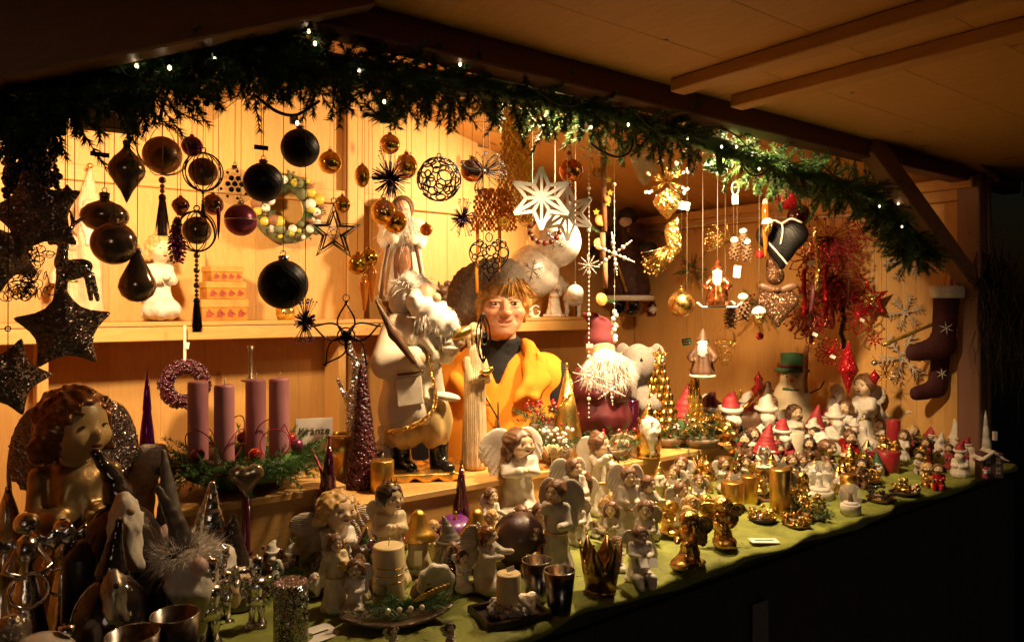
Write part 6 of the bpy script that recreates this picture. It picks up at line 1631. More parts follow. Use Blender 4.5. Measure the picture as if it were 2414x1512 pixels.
    for k in (-1, 1):
        def lapel(g, k=k):
            # collar leaf: stands beside the neck and folds out over the chest
            x = g.X * k
            th = .0095
            d1 = chain(g, [(k * .090, .07, ZC - .150), (k * .098, -.02, ZC - .160), (k * .105, -.088, ZC - .215), (k * .09, -.132, ZC - .285), (k * .045, -.15, ZC - .345)], [.018, .021, .022, .020, .010], .02)
            d2 = chain(g, [(k * .125, .06, ZC - .185), (k * .150, -.03, ZC - .215), (k * .158, -.095, ZC - .265), (k * .125, -.135, ZC - .325)], [.017, .019, .020, .016], .02)
            d = smin(d1, d2, .045)
            return d + .004 * np.sin(g.Z * 60 + g.X * 40)
        part('collar', sdf((min(0, k * .25), -.2, ZC - .38), (max(0, k * .25), .12, ZC - .10), .0075, lapel), 'vestyellow', t)
    zp = [(-.010, -.158, ZC - .34), (-.010, -.166, ZC - .42), (-.011, -.150, ZC - .60), (-.012, -.148, ZC - .78)]
    part('zip', MB().tube(smooth_path(zp, 16), .0032, 6), 'zip', t)
    part('zip_pull', MB().tube([(-.010, -.166, ZC - .405), (-.004, -.172, ZC - .44), (-.006, -.170, ZC - .47)], .004, 6), 'ink', t)
    part('collar_zip', MB().tube(smooth_path([(-.010, -.155, ZC - .40), (-.05, -.160, ZC - .33), (-.085, -.150, ZC - .27)], 10), .003, 5), 'ink', t)
    part('hem_seam', MB().tube([(.224 * math.sin(a), .025 - .168 * math.cos(a), ZC - .725) for a in np.linspace(-1.2, 1.2, 14)], .0025, 4), 'zip', t)
woman()
# ---------------------------------------------------------------- large dolls behind the counter
t, H, s = put('santa_doll', 'big white-bearded Santa doll in cream coat and black boots on the step', 'santa doll', 985, 1108, 652, 0, 1.93)
def big_santa(t, H):
    z = lambda v: (1108 - v) / 456.0                       # photo rows as a share of the doll
    def coat(g):
        a = np.arctan2(g.Y, g.X + .02)
        d = cap(g, (-.03, 0, .30), (-.02, 0, .66), .205, .135) + .008 * np.sin(a * 7 + g.Z * 6)
        d = smin(d, cap(g, (-.12, .0, .70), (.06, .0, .70), .085), .06)
        d = smin(d, chain(g, [(-.14, -.02, .69), (-.20, -.10, .55), (-.02, -.20, .57)], [.085, .075, .06]), .04)   # near arm across the chest
        d = smin(d, chain(g, [(.08, -.02, .69), (.16, -.10, .60), (.20, -.16, .645)], [.075, .06, .05]), .04)        # far arm held out
        d = smax(d, -(g.Z - .23 - .12 * np.clip(g.X + .1, -1, .16)), .02)
        return d + .006 * np.sin(g.X * 30 + 2 * np.sin(g.Z * 16)) * np.sin(g.Z * 22)
    part('coat', sdf((-.34, -.34, .15), (.32, .26, .84), .016, coat, H), 'linen', t)
    part('pocket', MB().box((-.05 * H, -.212 * H, .42 * H), (.15 * H, .012 * H, .14 * H), M=rotm('Y', -6), bev=.003), 'linen', t, smooth=False)
    part('pocket_trim', MB().tube([(-.12 * H, -.222 * H, .50 * H), (-.04 * H, -.228 * H, .505 * H), (.03 * H, -.216 * H, .515 * H)], .006 * H, 5), 'leather', t)
    part('coat_trim', MB().tube(smooth_path([(.06 * H, -.17 * H, .66 * H), (.075 * H, -.205 * H, .52 * H), (.10 * H, -.215 * H, .38 * H), (.06 * H, -.23 * H, .30 * H), (-.06 * H, -.225 * H, .245 * H), (-.17 * H, -.15 * H, .215 * H)], 24), .013 * H, 6), 'goldglitter', t)
    def pants(g):
        d = ell(g, (-.09, -.02, .19), (.12, .13, .085)); d = smin(d, ell(g, (.10, -.06, .25), (.105, .13, .14)), .04)
        return d + .007 * np.sin(np.arctan2(g.Y, g.X) * 14)
    part('knickerbockers', sdf((-.24, -.22, .06), (.24, .16, .42), .016, pants, H), 'satin', t)
    part('coat_flap', sdf((.02, -.3, .30), (.28, .0, .48), .012, lambda g: smin(ell(g, (.16, -.16, .385), (.09, .05, .022), rotm('Y', 8)), cap(g, (.075, -.19, .42), (.09, -.2, .35), .02, .014), .02), H), 'linen', t)
    for x, y in ((-.10, -.03), (.12, -.06)):
        part('boot', sdf((x - .09, y - .17, 0), (x + .12, y + .1, .17), .013, lambda g: smin(smin(cap(g, (x, y, .03), (x, y, .13), .055, .062), cap(g, (x + .02, y - .03, .028), (x + .06, y - .10, .025), .045, .038), .03), ell(g, (x, y, .145), (.066, .066, .018)), .008), H), 'bootblack', t)
    hc = (.045, -.09, .865); rh = .078; hy = .95
    part('head', sdf((-.10, -.24, .72), (.2, .06, .98), .0085, lambda g: smin(head_sdf(g, hc, rh, hy, 1.8), cap(g, (0, 0, .74), (.02, -.05, .84), .045), .02), H), 'skin', t)
    part('nose', MB().ball((.108 * H, -.165 * H, .868 * H), .026 * H, 12, 9), 'skin', t)
    def hatf(g): return smin(ell(g, (-.015, -.02, .935), (.105, .10, .058), rotm('Y', 18)), ell(g, (-.10, .02, .865), (.08, .085, .085)), .05) + lump(g, 36, .010)
    part('hat', sdf((-.22, -.14, .74), (.14, .16, 1.0), .014, hatf, H), 'fur', t)
    fluff(t, (-.03 * H, -.01 * H, .925 * H), (.115 * H, .10 * H, .062 * H), 420, .05 * H, 'fur', .3, 'hat_fur', .0026, .6)
    def beardf(g): return smin(smin(ell(g, (.085, -.15, .79), (.095, .075, .07)), ell(g, (.15, -.18, .735), (.085, .06, .065)), .05), ell(g, (-.005, -.115, .845), (.06, .06, .07)), .04) + lump(g, 40, .012) + .006 * np.sin(g.X * 60 - g.Z * 50)
    part('beard', sdf((-.1, -.28, .62), (.28, .02, .92), .012, beardf, H), 'fur', t)
    fluff(t, (.11 * H, -.155 * H, .765 * H), (.12 * H, .07 * H, .075 * H), 520, .055 * H, 'fur', .9, 'beard_hair', .0022, .35)
    def col(g): return smin(ell(g, (.05, -.12, .665), (.11, .085, .045)), ell(g, (.09, -.16, .60), (.05, .045, .09)), .04) + .012 * np.sin(g.X * 70 + 2 * np.sin(g.Z * 40))
    part('ruffle', sdf((-.1, -.26, .48), (.2, 0, .74), .013, col, H), 'linen', t)
    part('hand', MB().ball((.23 * H, -.18 * H, .655 * H), (.045 * H, .04 * H, .035 * H), 10, 8), 'skin', t)
    part('hand', MB().ball((0, -.215 * H, .575 * H), (.045 * H, .035 * H, .04 * H), 10, 8), 'skin', t)
    part('cuff', sdf((.1, -.28, .54), (.3, -.06, .72), .014, lambda g: ell(g, (.19, -.16, .63), (.055, .06, .05)) + .01 * np.sin(np.arctan2(g.Z - .63, g.Y + .16) * 9), H), 'linen', t)
    part('golden_bird', sdf((.14, -.3, .6), (.36, -.1, .76), .012, lambda g: smin(ell(g, (.24, -.19, .69), (.06, .04, .03), rotm('Y', -22)), ell(g, (.29, -.19, .715), .022), .015) + lump(g, 60, .006), H), 'goldleaf', t)
    part('quill', sdf((-.30, -.34, .52), (.06, -.12, .90), .012, lambda g: smin(chain(g, [(-.02, -.25, .56), (-.14, -.27, .70), (-.24, -.25, .86)], [.014, .026, .006], .02), cap(g, (0, -.25, .54), (.03, -.25, .50), .006), .01) + np.abs(g.Y + .26) * .4 - .004, H), 'leather', t)
    part('base_plate', sdf((-.28, -.26, -.03), (.30, .2, .03), .014, lambda g: np.maximum(np.maximum(np.abs(g.X - .01) - .26, np.abs(g.Y + .03) - .19), np.abs(g.Z + .002) - .022) + lump(g, 50, .012), H), 'goldleaf', t)
big_santa(t, H)
t.scale = (.84, .9, 1)
t.location.z += .022 * H
# slender carved angel
t, H, s = put('carved_angel', 'tall slender carved angel holding a small golden bird', 'carved figure', 1118, 1118, 740, .25, 1.88)
part('robe', sdf((-.12, -.14, 0), (.12, .12, .82), .011, lambda g: smax(smin(cap(g, (0, 0, .04), (0, 0, .58), .085, .066), cap(g, (0, 0, .60), (.0, .0, .76), .062, .045), .03) + .004 * np.sin(np.arctan2(g.Y, g.X) * 16 + g.Z * 5), -(g.Z - .003), .008), H), 'carved', t)
part('arm', sdf((-.1, -.16, .42), (.14, .02, .74), .010, lambda g: smin(chain(g, [(.05, -.01, .70), (.07, -.045, .58), (.055, -.10, .615)], [.03, .028, .02]), chain(g, [(-.05, -.01, .70), (-.04, -.055, .58), (.02, -.10, .60)], [.03, .028, .02]), .02), H), 'carved', t)
part('head', sdf((-.06, -.08, .78), (.06, .06, .98), .0075, lambda g: smin(head_sdf(g, (0, -.005, .885), .048, .3), cap(g, (0, 0, .76), (0, 0, .86), .02), .02), H), 'paleskin', t)
part('hair', sdf((-.08, -.08, .66), (.08, .1, .97), .0085, lambda g: hair_sdf(g, (0, -.005, .885), .050, .3, 'long'), H), 'carved', t)
part('golden_bird', sdf((-.03, -.18, .58), (.12, -.06, .68), .008, lambda g: smin(ell(g, (.04, -.12, .635), (.042, .026, .022)), ell(g, (.075, -.125, .655), .017), .012), H), 'goldleaf', t)
# red Santa doll
t, H, s = put('santa_doll', 'red Santa doll with fluffy white beard and velvet hat', 'santa doll', 1415, 985, 738, .2, 1.95)
santa(t, H, ('winered', 'snowy', 'skin', 'felt'), 'hold', .125, 1.45, 'cone', .16, .2, True, .02, (-.09, .03), False)
zc = 1 - .125 * 2.1
fluff(t, (.03 * H, -.13 * H, (zc - .14) * H), (.17 * H, .10 * H, .13 * H), 1900, .075 * H, 'fur', 1.0, 'beard_hair', .0015, .55)
# plush elephant
t, H, s = put('plush_elephant', 'grey plush elephant sitting behind the golden tree', 'plush toy', 1505, 985, 786, -.3, 1.97)
def plush(g):
    d = smin(ell(g, (0, 0, .27), (.22, .2, .28)), ell(g, (0, -.03, .72), (.18, .17, .19)), .06)
    for k in (-1, 1):
        d = smin(d, ell(g, (k * .20, .03, .80), (.10, .035, .12)), .04)
        d = smin(d, chain(g, [(k * .17, 0, .46), (k * .23, -.12, .36), (k * .12, -.20, .34)], [.075, .07, .06]), .03)
        d = smin(d, chain(g, [(k * .12, -.06, .10), (k * .17, -.26, .08)], [.10, .085]), .03)
    return smin(d, chain(g, [(0, -.18, .68), (0, -.27, .56), (.02, -.28, .44)], [.08, .06, .045]), .04)
t.scale = (.82, .82, 1); part('body', sdf((-.36, -.4, 0), (.36, .24, 1.0), .026, plush, H), 'plush', t)
for k in (-1, 1): part('eye', MB().ball((k * .085 * H, -.175 * H, .77 * H), .018 * H, 8, 6), 'iris', t)
# ---------------------------------------------------------------- candles
def candle(label, u, vb, vt, r, m, wick=True, y=None, z=None, top='flat', bandm=None, tagp=False, group=None):
    t, H, s = put('pillar_candle', label, 'candle', u, vb, vt, 0, y, z, group)
    R = r * s
    if top == 'cone': prof = [(0, 0), (R, 0), (R, H * .84), (R * .97, H * .86), (R * .5, H * .94), (0, H)]
    elif top == 'dish': prof = [(0, 0), (R, 0), (R, H * .985), (R * .96, H), (R * .85, H * .992), (0, H * .97)]
    else: prof = [(0, 0), (R * .98, 0), (R, H * .01), (R, H * .965), (R * .94, H * .99), (R * .8, H), (R * .3, H * .985), (0, H * .98)]
    part('wax', MB().lathe(prof, 30), m, t)
    if wick: part('wick', MB().tube([(0, 0, H * .97), (.001, 0, H + 7 * s), (.003, 0, H + 15 * s)], .0013, 5), 'wick', t)
    if bandm:
        for k in range(3): part('wire_band', MB().ring((0, 0, H * (.42 + .12 * k)), R * 1.012, .0011, ax=(.05 * (k - 1), .04, 1), n=28, k=4), bandm, t)
    if tagp: part('price_tag', MB().box((.004, -.004, H + 10 * s), (20 * s, .001, 11 * s), M=rotm('Y', -18)), 'tagpaper', t, smooth=False)
    return t, H, s
GC = 'candles on the counter'
for (u, vt, lab) in ((466, 897, 'mauve pillar candle, leftmost on the advent wreath'), (528, 905, 'mauve pillar candle standing nearest in the advent wreath'), (602, 893, 'mauve pillar candle at the back of the advent wreath'), (657, 890, 'mauve pillar candle, rightmost on the advent wreath')):
    yy = {466: 1.87, 528: 1.80, 602: 1.95, 657: 1.86}[u]
    candle(lab, u, 1060, vt, 23, 'waxmauve', True, yy, RZL + .06, group='mauve candles of the advent wreath')
candle('gold pillar candle behind the crowned figurine', 900, 1175, 1082, 28, 'goldwax', True, 1.80)
candle('cream candle with wire bands left of the star angel', 738, 1330, 1215, 32, 'waxcream', True, bandm='oldgold')
candle('large cream candle with star band at the front', 915, 1425, 1282, 37, 'waxcream', True, bandm='oldgold')
candle('black pillar candle with pointed top among the silver angels', 192, 1490, 1275, 40, 'waxblack', False, 1.62, top='cone')
candle('holographic glitter candle at the bottom edge', 685, 1545, 1368, 40, 'hologlitter', False, top='dish')
candle('dark red candle in the fir arrangement right of the red Santa', 1487, 1030, 940, 20, 'winegloss', False, 1.93)
candle('gold pillar candle in the ivy arrangement', 1630, 1075, 1003, 23, 'goldwax', False, 1.85, tagp=True)
candle('gold pillar candle with price tag behind the golden cherub', 1726, 1200, 1133, 27, 'goldwax', False, None, tagp=True)
candle('tall ribbed gold candle with price tag on the right', 1838, 1218, 1103, 24, 'goldleaf', False, None, tagp=True)
candle('white ball candle behind the ballerinas', 1870, 1080, 1015, 24, 'waxwhite', True, 1.80)
candle('orange candle before the glitter snowman', 1920, 1035, 975, 20, 'waxorange', False, 1.85)
candle('wide dark red candle in the middle of the red figures', 2090, 1112, 1062, 26, 'waxred', True, 1.62)
candle('tall dark red candle behind the wide red one', 2105, 1075, 988, 15, 'waxred', False, 1.80)
# ---------------------------------------------------------------- wreaths and greens on the counter
def greens(t, ring, n, L_, nl=.016, m='needle2', h0=0., ndl=60, up=.4):
    A, B, C = [], [], []
    for k in range(n):
        a = RNG.random() * 6.28; rr = ring * (.8 + .35 * RNG.random()) if ring > 0 else .0
        b = np.array([rr * math.cos(a), rr * math.sin(a), h0]); d = np.array([math.cos(a) * .9, math.sin(a) * .9, up * RNG.normal() + .15]) + RNG.normal(size=3) * .25
        x, y_, z_ = sprig(b, d, L_ * (.6 + .6 * RNG.random()), ndl, nl, .001); A.append(x); B.append(y_); C.append(z_)
    part('needles', MB().blades(np.concatenate(A), np.concatenate(B), np.concatenate(C), .0017, 1), m, t, kind='stuff')
def scatter(t, name, n, R, r0, r1, m, h0=0., flat=.4, ring=False):
    mb = MB()
    for k in range(n):
        a = RNG.random() * 6.28; q = R * (RNG.uniform(.75, 1.1) if ring else math.sqrt(RNG.random()))
        mb.ball((q * math.cos(a), q * math.sin(a), h0 + RNG.random() * R * flat), RNG.uniform(r0, r1), 7, 5)
    part(name, mb, m, t, kind='stuff')
p = on_y(575, 1100, 1.88); p.z = RZL
t = thing('advent_wreath', 'dark fir advent wreath with wine red wire on the left step', 'advent wreath', p, facing(p))
part('bowl', MB().lathe([(0, .003), (.09, .003), (.12, .03), (.15, .06), (.14, .064), (0, .062)], 26), 'winegloss', t)
part('moss_ring', MB().ring((0, 0, .055), .115, .03, ax=(0, 0, 1), n=34, k=9), 'needle', t)
greens(t, .135, 230, .075, .017, 'needle', .065, 70)
for k in range(7):
    a = k * .9; part('wire_loop', MB().ring((.11 * math.cos(a), .11 * math.sin(a) - .02, .12), .035 + .006 * (k % 3), .0016, ax=(math.cos(a * 2), math.sin(a * 2), .4), n=20, k=4), 'ribbonred', t)
for k in range(6): part('bauble', MB().ball((.13 * math.cos(k * 1.1 + .5), .13 * math.sin(k * 1.1 + .5), .10), .016, 12, 9), 'mauve' if k % 2 else 'redgloss', t)
part('ribbon_tail', MB().tube(smooth_path([(.16, -.06, .09), (.18, -.10, .03), (.165, -.11, -.05), (.18, -.11, -.11)], 14), .004, 5), 'ribbonred', t)
p = on_y(580, 1128, 1.70); p.z = CZ
t = thing('glass_heart', 'dark mirrored glass heart on a stand before the advent wreath', 'heart', p, facing(p))
part('heart', heart_mesh(40 * mpp(p), .35).tf(Matrix.Translation((0, 0, CAMZ - 407 / FPX * depth(p) - CZ))), 'brownmirror', t)
part('stand', MB().lathe([(0, 0), (.04, 0), (.042, .01), (.012, .02), (.008, .05), (.010, CAMZ - 450 / FPX * depth(p) - CZ), (0, CAMZ - 450 / FPX * depth(p) - CZ)], 16), 'winegloss', t)
def arrangement(label, u, vb, y=None, R=.07, berries='berryred', n=40, pot='potclay', nb=24, m='needle2', leaves=0, h0=.05, z=None):
    t, H, s = put('fir_arrangement', label, 'arrangement', u, vb, vb - 80, 0, y, z)
    part('pot', MB().lathe([(0, 0), (R * .6, 0), (R * .85, h0), (R * .8, h0 + .004), (0, h0)], 20), pot, t)
    greens(t, R * .4, n, R * 1.1, .018, m, h0 + .01, 60, .8)
    if nb: scatter(t, 'berries', nb, R * 1.0, .004, .008, berries, h0 + .01, .9)
    for k in range(leaves):
        a = k * 2.4; r_ = R * (.5 + .6 * RNG.random()); c = Vector((r_ * math.cos(a), r_ * math.sin(a), h0 + .01 + .05 * RNG.random()))
        o = [(0, 0), (.012, .008), (.018, .026), (.006, .034), (0, .046), (-.006, .034), (-.018, .026), (-.012, .008)]
        part('leaf', MB().prism(o, -.0006, .0006, M=np.array(Matrix.Rotation(a, 3, 'Z') @ Matrix.Rotation(rad(30 + 60 * RNG.random()), 3, 'X')), c=c), 'leafgold' if k % 2 else 'ivy', t, smooth=False)
    return t, s
arrangement('red berry and fir arrangement behind the golden swirl tree', 1290, 1010, 1.93, .075, 'berryred', 40, 'potclay', 60, h0=.10)
arrangement('fir arrangement at the foot of the red Santa doll', 1440, 1035, 1.82, .08, 'berryred', 46, 'potclay', 20, h0=.03)
arrangement('fir green behind the golden glass Santa', 1570, 1050, 1.85, .085, 'berryred', 50, 'potclay', 12, h0=.03)
arrangement('ivy and gold leaf arrangement around the gold candle', 1650, 1110, 1.76, .085, 'goldglitter', 36, 'potclay', 40, leaves=22, h0=.03)
arrangement('fir arrangement right of the golden cherub bust', 1760, 1075, 1.80, .08, 'goldglitter', 44, 'potclay', 14, h0=.04)
arrangement('fir and white berry arrangement beside the large kneeling angel', 1310, 1120, 1.80, .065, 'berrywhite', 34, 'potclay', 40, h0=.04)
arrangement('dark purple tinsel wreath behind the crowned figurine', 870, 1260, 1.60, .085, 'purplebead', 54, 'winegloss', 40, 'needle', h0=.02)
arrangement('dark fir arrangement with cones behind the orange candle', 1800, 1020, 1.93, .075, 'cinnamon', 34, 'potclay', 30, 'needle', h0=.06)
arrangement('gold-dusted fir tealight arrangement on the front right', 1900, 1222, None, .055, 'goldglitter', 30, 'potclay', 60, h0=.012)
arrangement('dark arrangement of twigs and silver tinsel on the far right', 2190, 1085, 1.60, .06, 'ceramicdark', 34, 'potclay', 50, 'needle', h0=.03)
arrangement('tuft of green fir beside the paper sign', 860, 1090, 1.97, .05, 'berrywhite', 24, 'potclay', 8, h0=.05)
# gold wire bush
t, H, s = put('wire_bush', 'golden brown wire bush in front of the ivy arrangement', 'arrangement', 1655, 1170, 1090, 0, 1.66)
w_, b_ = MB(), MB(); spray(w_, (0, 0, .01), (0, -.1, 1), .12, 130, .75, .0006, .0013, None, b_); part('wires', w_, 'oldgold', t, kind='stuff'); part('bead_tips', b_, 'goldglitter', t, kind='stuff'); part('pot', MB().lathe([(0, 0), (.03, 0), (.035, .012), (0, .012)], 16), 'potclay', t)
# ---------------------------------------------------------------- cone trees
def conetree(label, u, vb, vt, w_, m, tiers=3, y=None, z=None, folds=0, amp=0., group=None, berries=None):
    t, H, s = put('cone_tree', label, 'cone tree', u, vb, vt, 0, y, z, group)
    R = w_ * s / 2
    prof = [(0, 0), (R, 0)]
    for k in range(tiers):
        a, b = k / tiers, (k + 1) / tiers
        r0, r1 = R * (1 - a * .92), R * (1 - b * .92)
        prof += [(r0 * .99, H * a + H * .012), (r0 * .56 + r1 * .42, H * (a + (b - a) * .5)), (r1 * .90, H * b - H * .012)]
    prof += [(R * .05, H * .985), (0, H)]
    part('cone', MB().lathe(prof, 40 if folds else 26, folds=folds, amp=amp), m, t)
    if berries:
        mb = MB()
        for k in range(900):
            f = RNG.random() ** 1.15; a = RNG.random() * 6.28; r_ = R * (1 - f * .9); mb.ball((r_ * math.cos(a), r_ * math.sin(a), f * H), .0052 + .0015 * RNG.random(), 6, 4)
        part('berries', mb, berries, t, kind='stuff')
    else: part('knob', MB().ball((0, 0, H), R * .09, 9, 7), m, t)
    return t, H, s
conetree('tall purple glass cone tree under the shelf', 346, 1060, 872, 52, 'purpleglass', 3, 1.98, RZL)
conetree('tall cone of dark red berries left of the white Santa doll', 853, 1150, 858, 78, 'winered', 1, 1.88, berries='darkberry')
conetree('dark wine glass cone tree left of the berry cone', 775, 1205, 1030, 88, 'winegloss', 3, 1.72, CZ)
conetree('dark wine glass cone tree before the slender carved angel', 1086, 1230, 1093, 66, 'winegloss', 3, 1.68, CZ)
conetree('ribbed silver cone tree cut by the left edge', 18, 1450, 1150, 150, 'silvertree', 3, 1.86, CZ, 26, .05)
t, H, s = conetree('golden swirl cone tree set with red stones', 1335, 1040, 868, 88, 'goldleaf', 1, 1.86)
part('bead_swirl', MB().tube([((44 * (1 - f) * s + .004) * math.cos(f * 9 - 1.2), (44 * (1 - f) * s + .004) * math.sin(f * 9 - 1.2), H * f) for f in np.linspace(.04, .95, 60)], .006, 6), 'goldglitter', t)
for k in range(9): f = .08 + k * .1; part('red_stone', MB().ball(((44 * (1 - f) * s + .006) * math.cos(k * 2.1 - 2), (44 * (1 - f) * s + .006) * math.sin(k * 2.1 - 2), H * f), .005, 8, 6), 'berryred', t)
part('flame_tip', sdf((-.4, -.4, 0), (.4, .4, 1), .08, lambda g: ell(g, (0, 0, .5), (.2, .16, .5)), .03).tf(Matrix.Translation((0, 0, H * .97))), 'goldleaf', t)
def goldtree(label, u, vb, vt, w_, m, y):
    t, H, s = put('glass_tree', label, 'glass tree', u, vb, vt, 0, y)
    R = w_ * s / 2; mb = MB()
    n = 0
    for k in range(9):
        f = k / 9; r_ = R * (1 - f * .8); c = max(4, int(12 * (1 - f * .7)))
        for j in range(c): a = 6.283 * (j + .5 * (k % 2)) / c; mb.ball((r_ * .86 * math.cos(a), r_ * .86 * math.sin(a), H * (.16 + f * .72)), (r_ * .30, r_ * .30, H * .065), 8, 6)
    mb.lathe([(0, .12 * H), (R * .8, .14 * H), (R * .4, .6 * H), (R * .1, .9 * H), (0, .94 * H)], 16)
    part('boughs', mb, m, t)
    part('trunk', MB().lathe([(0, 0), (R * .6, 0), (R * .5, H * .04), (R * .34, H * .15), (0, H * .15)], 14), m, t)
    part('star', MB().prism([(a * R * .5, b * R * .5 + H * .93) for a, b in star_pts(1, .42)], -.004, .004), 'goldglitter', t, smooth=False)
goldtree('large golden glass Christmas tree with star', 1553, 1020, 822, 92, 'gold', 1.90)
goldtree('slimmer amber glass Christmas tree right of the golden one', 1637, 1010, 858, 66, 'goldglass', 1.92)
# ---------------------------------------------------------------- figures: left, silver
SIL = ('agedgold', 'goldface', 'haircopper', 'darkglitter')
t, H, s = put('angel_figure', 'large antique silver angel with curly hair and dark wings', 'angel figure', 178, 1440, 908, 0, 1.80, CZ)
angel(t, H, 'stand', 'hold', .62, .152, 'curly', SIL, (.26, .62, 25), 1.35, rim='agedgold', h=.014)
CER = ('silver', 'resinwhite', 'paleskin', 'ceramicdark')
t, H, s = put('gnome_figure', 'tall glossy black gnome with swirled white beard and silver hat', 'gnome', 280, 1440, 1042, .2, 1.66, CZ)
gnome(t, H, ('ceramicdark', 'resinwhite', 'paleskin', 'ceramicdark'), (-.12, 0), .085, .70, .022, False, None, .42, .38)
t, H, s = put('gnome_figure', 'black glazed gnome with white beard behind the black candle', 'gnome', 262, 1440, 1215, .1, 1.50, CZ)
gnome(t, H, ('ceramicdark', 'oldsilver', 'ceramicdark', 'ceramicdark'), (.05, 0), .10, .62, .02, False, None, .4, .36)
t, H, s = put('gnome_figure', 'round white gnome under a large dark silver hat', 'gnome', 400, 1250, 1050, 0, 1.72, CZ); t.scale = (.62, .62, 1)
gnome(t, H, ('greyhat', 'pinkceramic', 'paleskin', 'pinkceramic'), (-.06, 0), .15, .46, .04)
t, H, s = put('gnome_figure', 'gnome with white fur hat brim, big nose and leaning pointed cap', 'gnome', 435, 1420, 1130, .35, 1.52, CZ)
gnome(t, H, ('greyhat', 'resinwhite', 'pinkceramic', 'ceramicdark'), (-.18, .02), .11, .52, .06, False); t.scale = (.86, .86, 1)
fluff(t, (0, -.02 * H, .55 * H), (.19 * H, .18 * H, .07 * H), 1500, .09 * H, 'fur', .1, 'fur_brim', .0016, 1.0)
t, H, s = put('gnome_figure', 'small gnome with pointed silver hat and long white beard', 'gnome', 493, 1300, 1128, .1, 1.64, CZ)
gnome(t, H, ('silver', 'resinwhite', 'paleskin', 'greyhat'), (.02, 0), .17, .48, .05)
t, H, s = put('gnome_figure', 'tiny dark gnome between the silver-hatted gnome and the winged angel', 'gnome', 546, 1305, 1205, 0, 1.62, CZ)
gnome(t, H, ('ceramicdark', 'paleskin', 'paleskin', 'ceramicdark'), (.02, 0), .2, .42, .06)
t, H, s = put('knit_doll', 'white ceramic doll in a striped knitted cap behind the silver angel', 'doll', 332, 1190, 1025, 0, 1.90, CZ); t.scale = (.6, .6, 1)
part('body', sdf((-.25, -.2, 0), (.25, .2, .7), .025, lambda g: smin(ell(g, (0, 0, .25), (.19, .17, .27)), ell(g, (0, 0, .56), .15), .05), H), 'resinwhite', t)
part('cap', sdf((-.3, -.25, .55), (.4, .25, 1.0), .022, lambda g: smin(smax(ell(g, (0, 0, .66), (.18, .18, .2)), -(g.Z - .62), .02), chain(g, [(.05, 0, .82), (.2, 0, .84), (.3, 0, .74)], [.12, .09, .06]), .05) + .008 * np.sin(g.Z * 60), H), 'knit', t)
def silver_angel(label, u, vb, vt, y, yaw):
    t, H, s = put('silver_angel', label, 'angel figure', u, vb, vt, yaw, y, CZ, 'thin silver glass angels')
    part('skirt', MB().lathe([(0, 0), (.15 * H, 0), (.13 * H, .1 * H), (.06 * H, .5 * H), (.03 * H, .62 * H), (.075 * H, .70 * H), (.06 * H, .78 * H), (.022 * H, .82 * H), (0, .82 * H)], 18, folds=9, amp=.06), 'silver', t)
    part('head', MB().ball((0, 0, .90 * H), .075 * H, 14, 10), 'silver', t)
    for k in (-1, 1):
        part('wing', sdf((-.05, -.06, -.1), (.42, .06, .16), .018, lambda g: ell(g, (.19, 0, .04), (.20, .014, .07), rotm('Y', -8)) + .006 * np.sin(g.X * 70), H).tf(Matrix.Translation((0, .03 * H, .72 * H)) @ Matrix.Scale(k, 4, (1, 0, 0))), 'silver', t)
        part('arm', MB().tube([(k * .06 * H, 0, .74 * H), (k * .13 * H, -.07 * H, .62 * H), (k * .05 * H, -.15 * H, .60 * H)], .02 * H, 6), 'silver', t)
    part('ring', MB().ring((0, -.14 * H, .5 * H), .11 * H, .014 * H, n=20, k=5), 'silver', t)
silver_angel('thin silver glass angel with ring, nearest the left edge', 62, 1470, 1195, 1.60, .1)
silver_angel('thin silver glass angel left of the black candle', 148, 1450, 1213, 1.68, -.1)
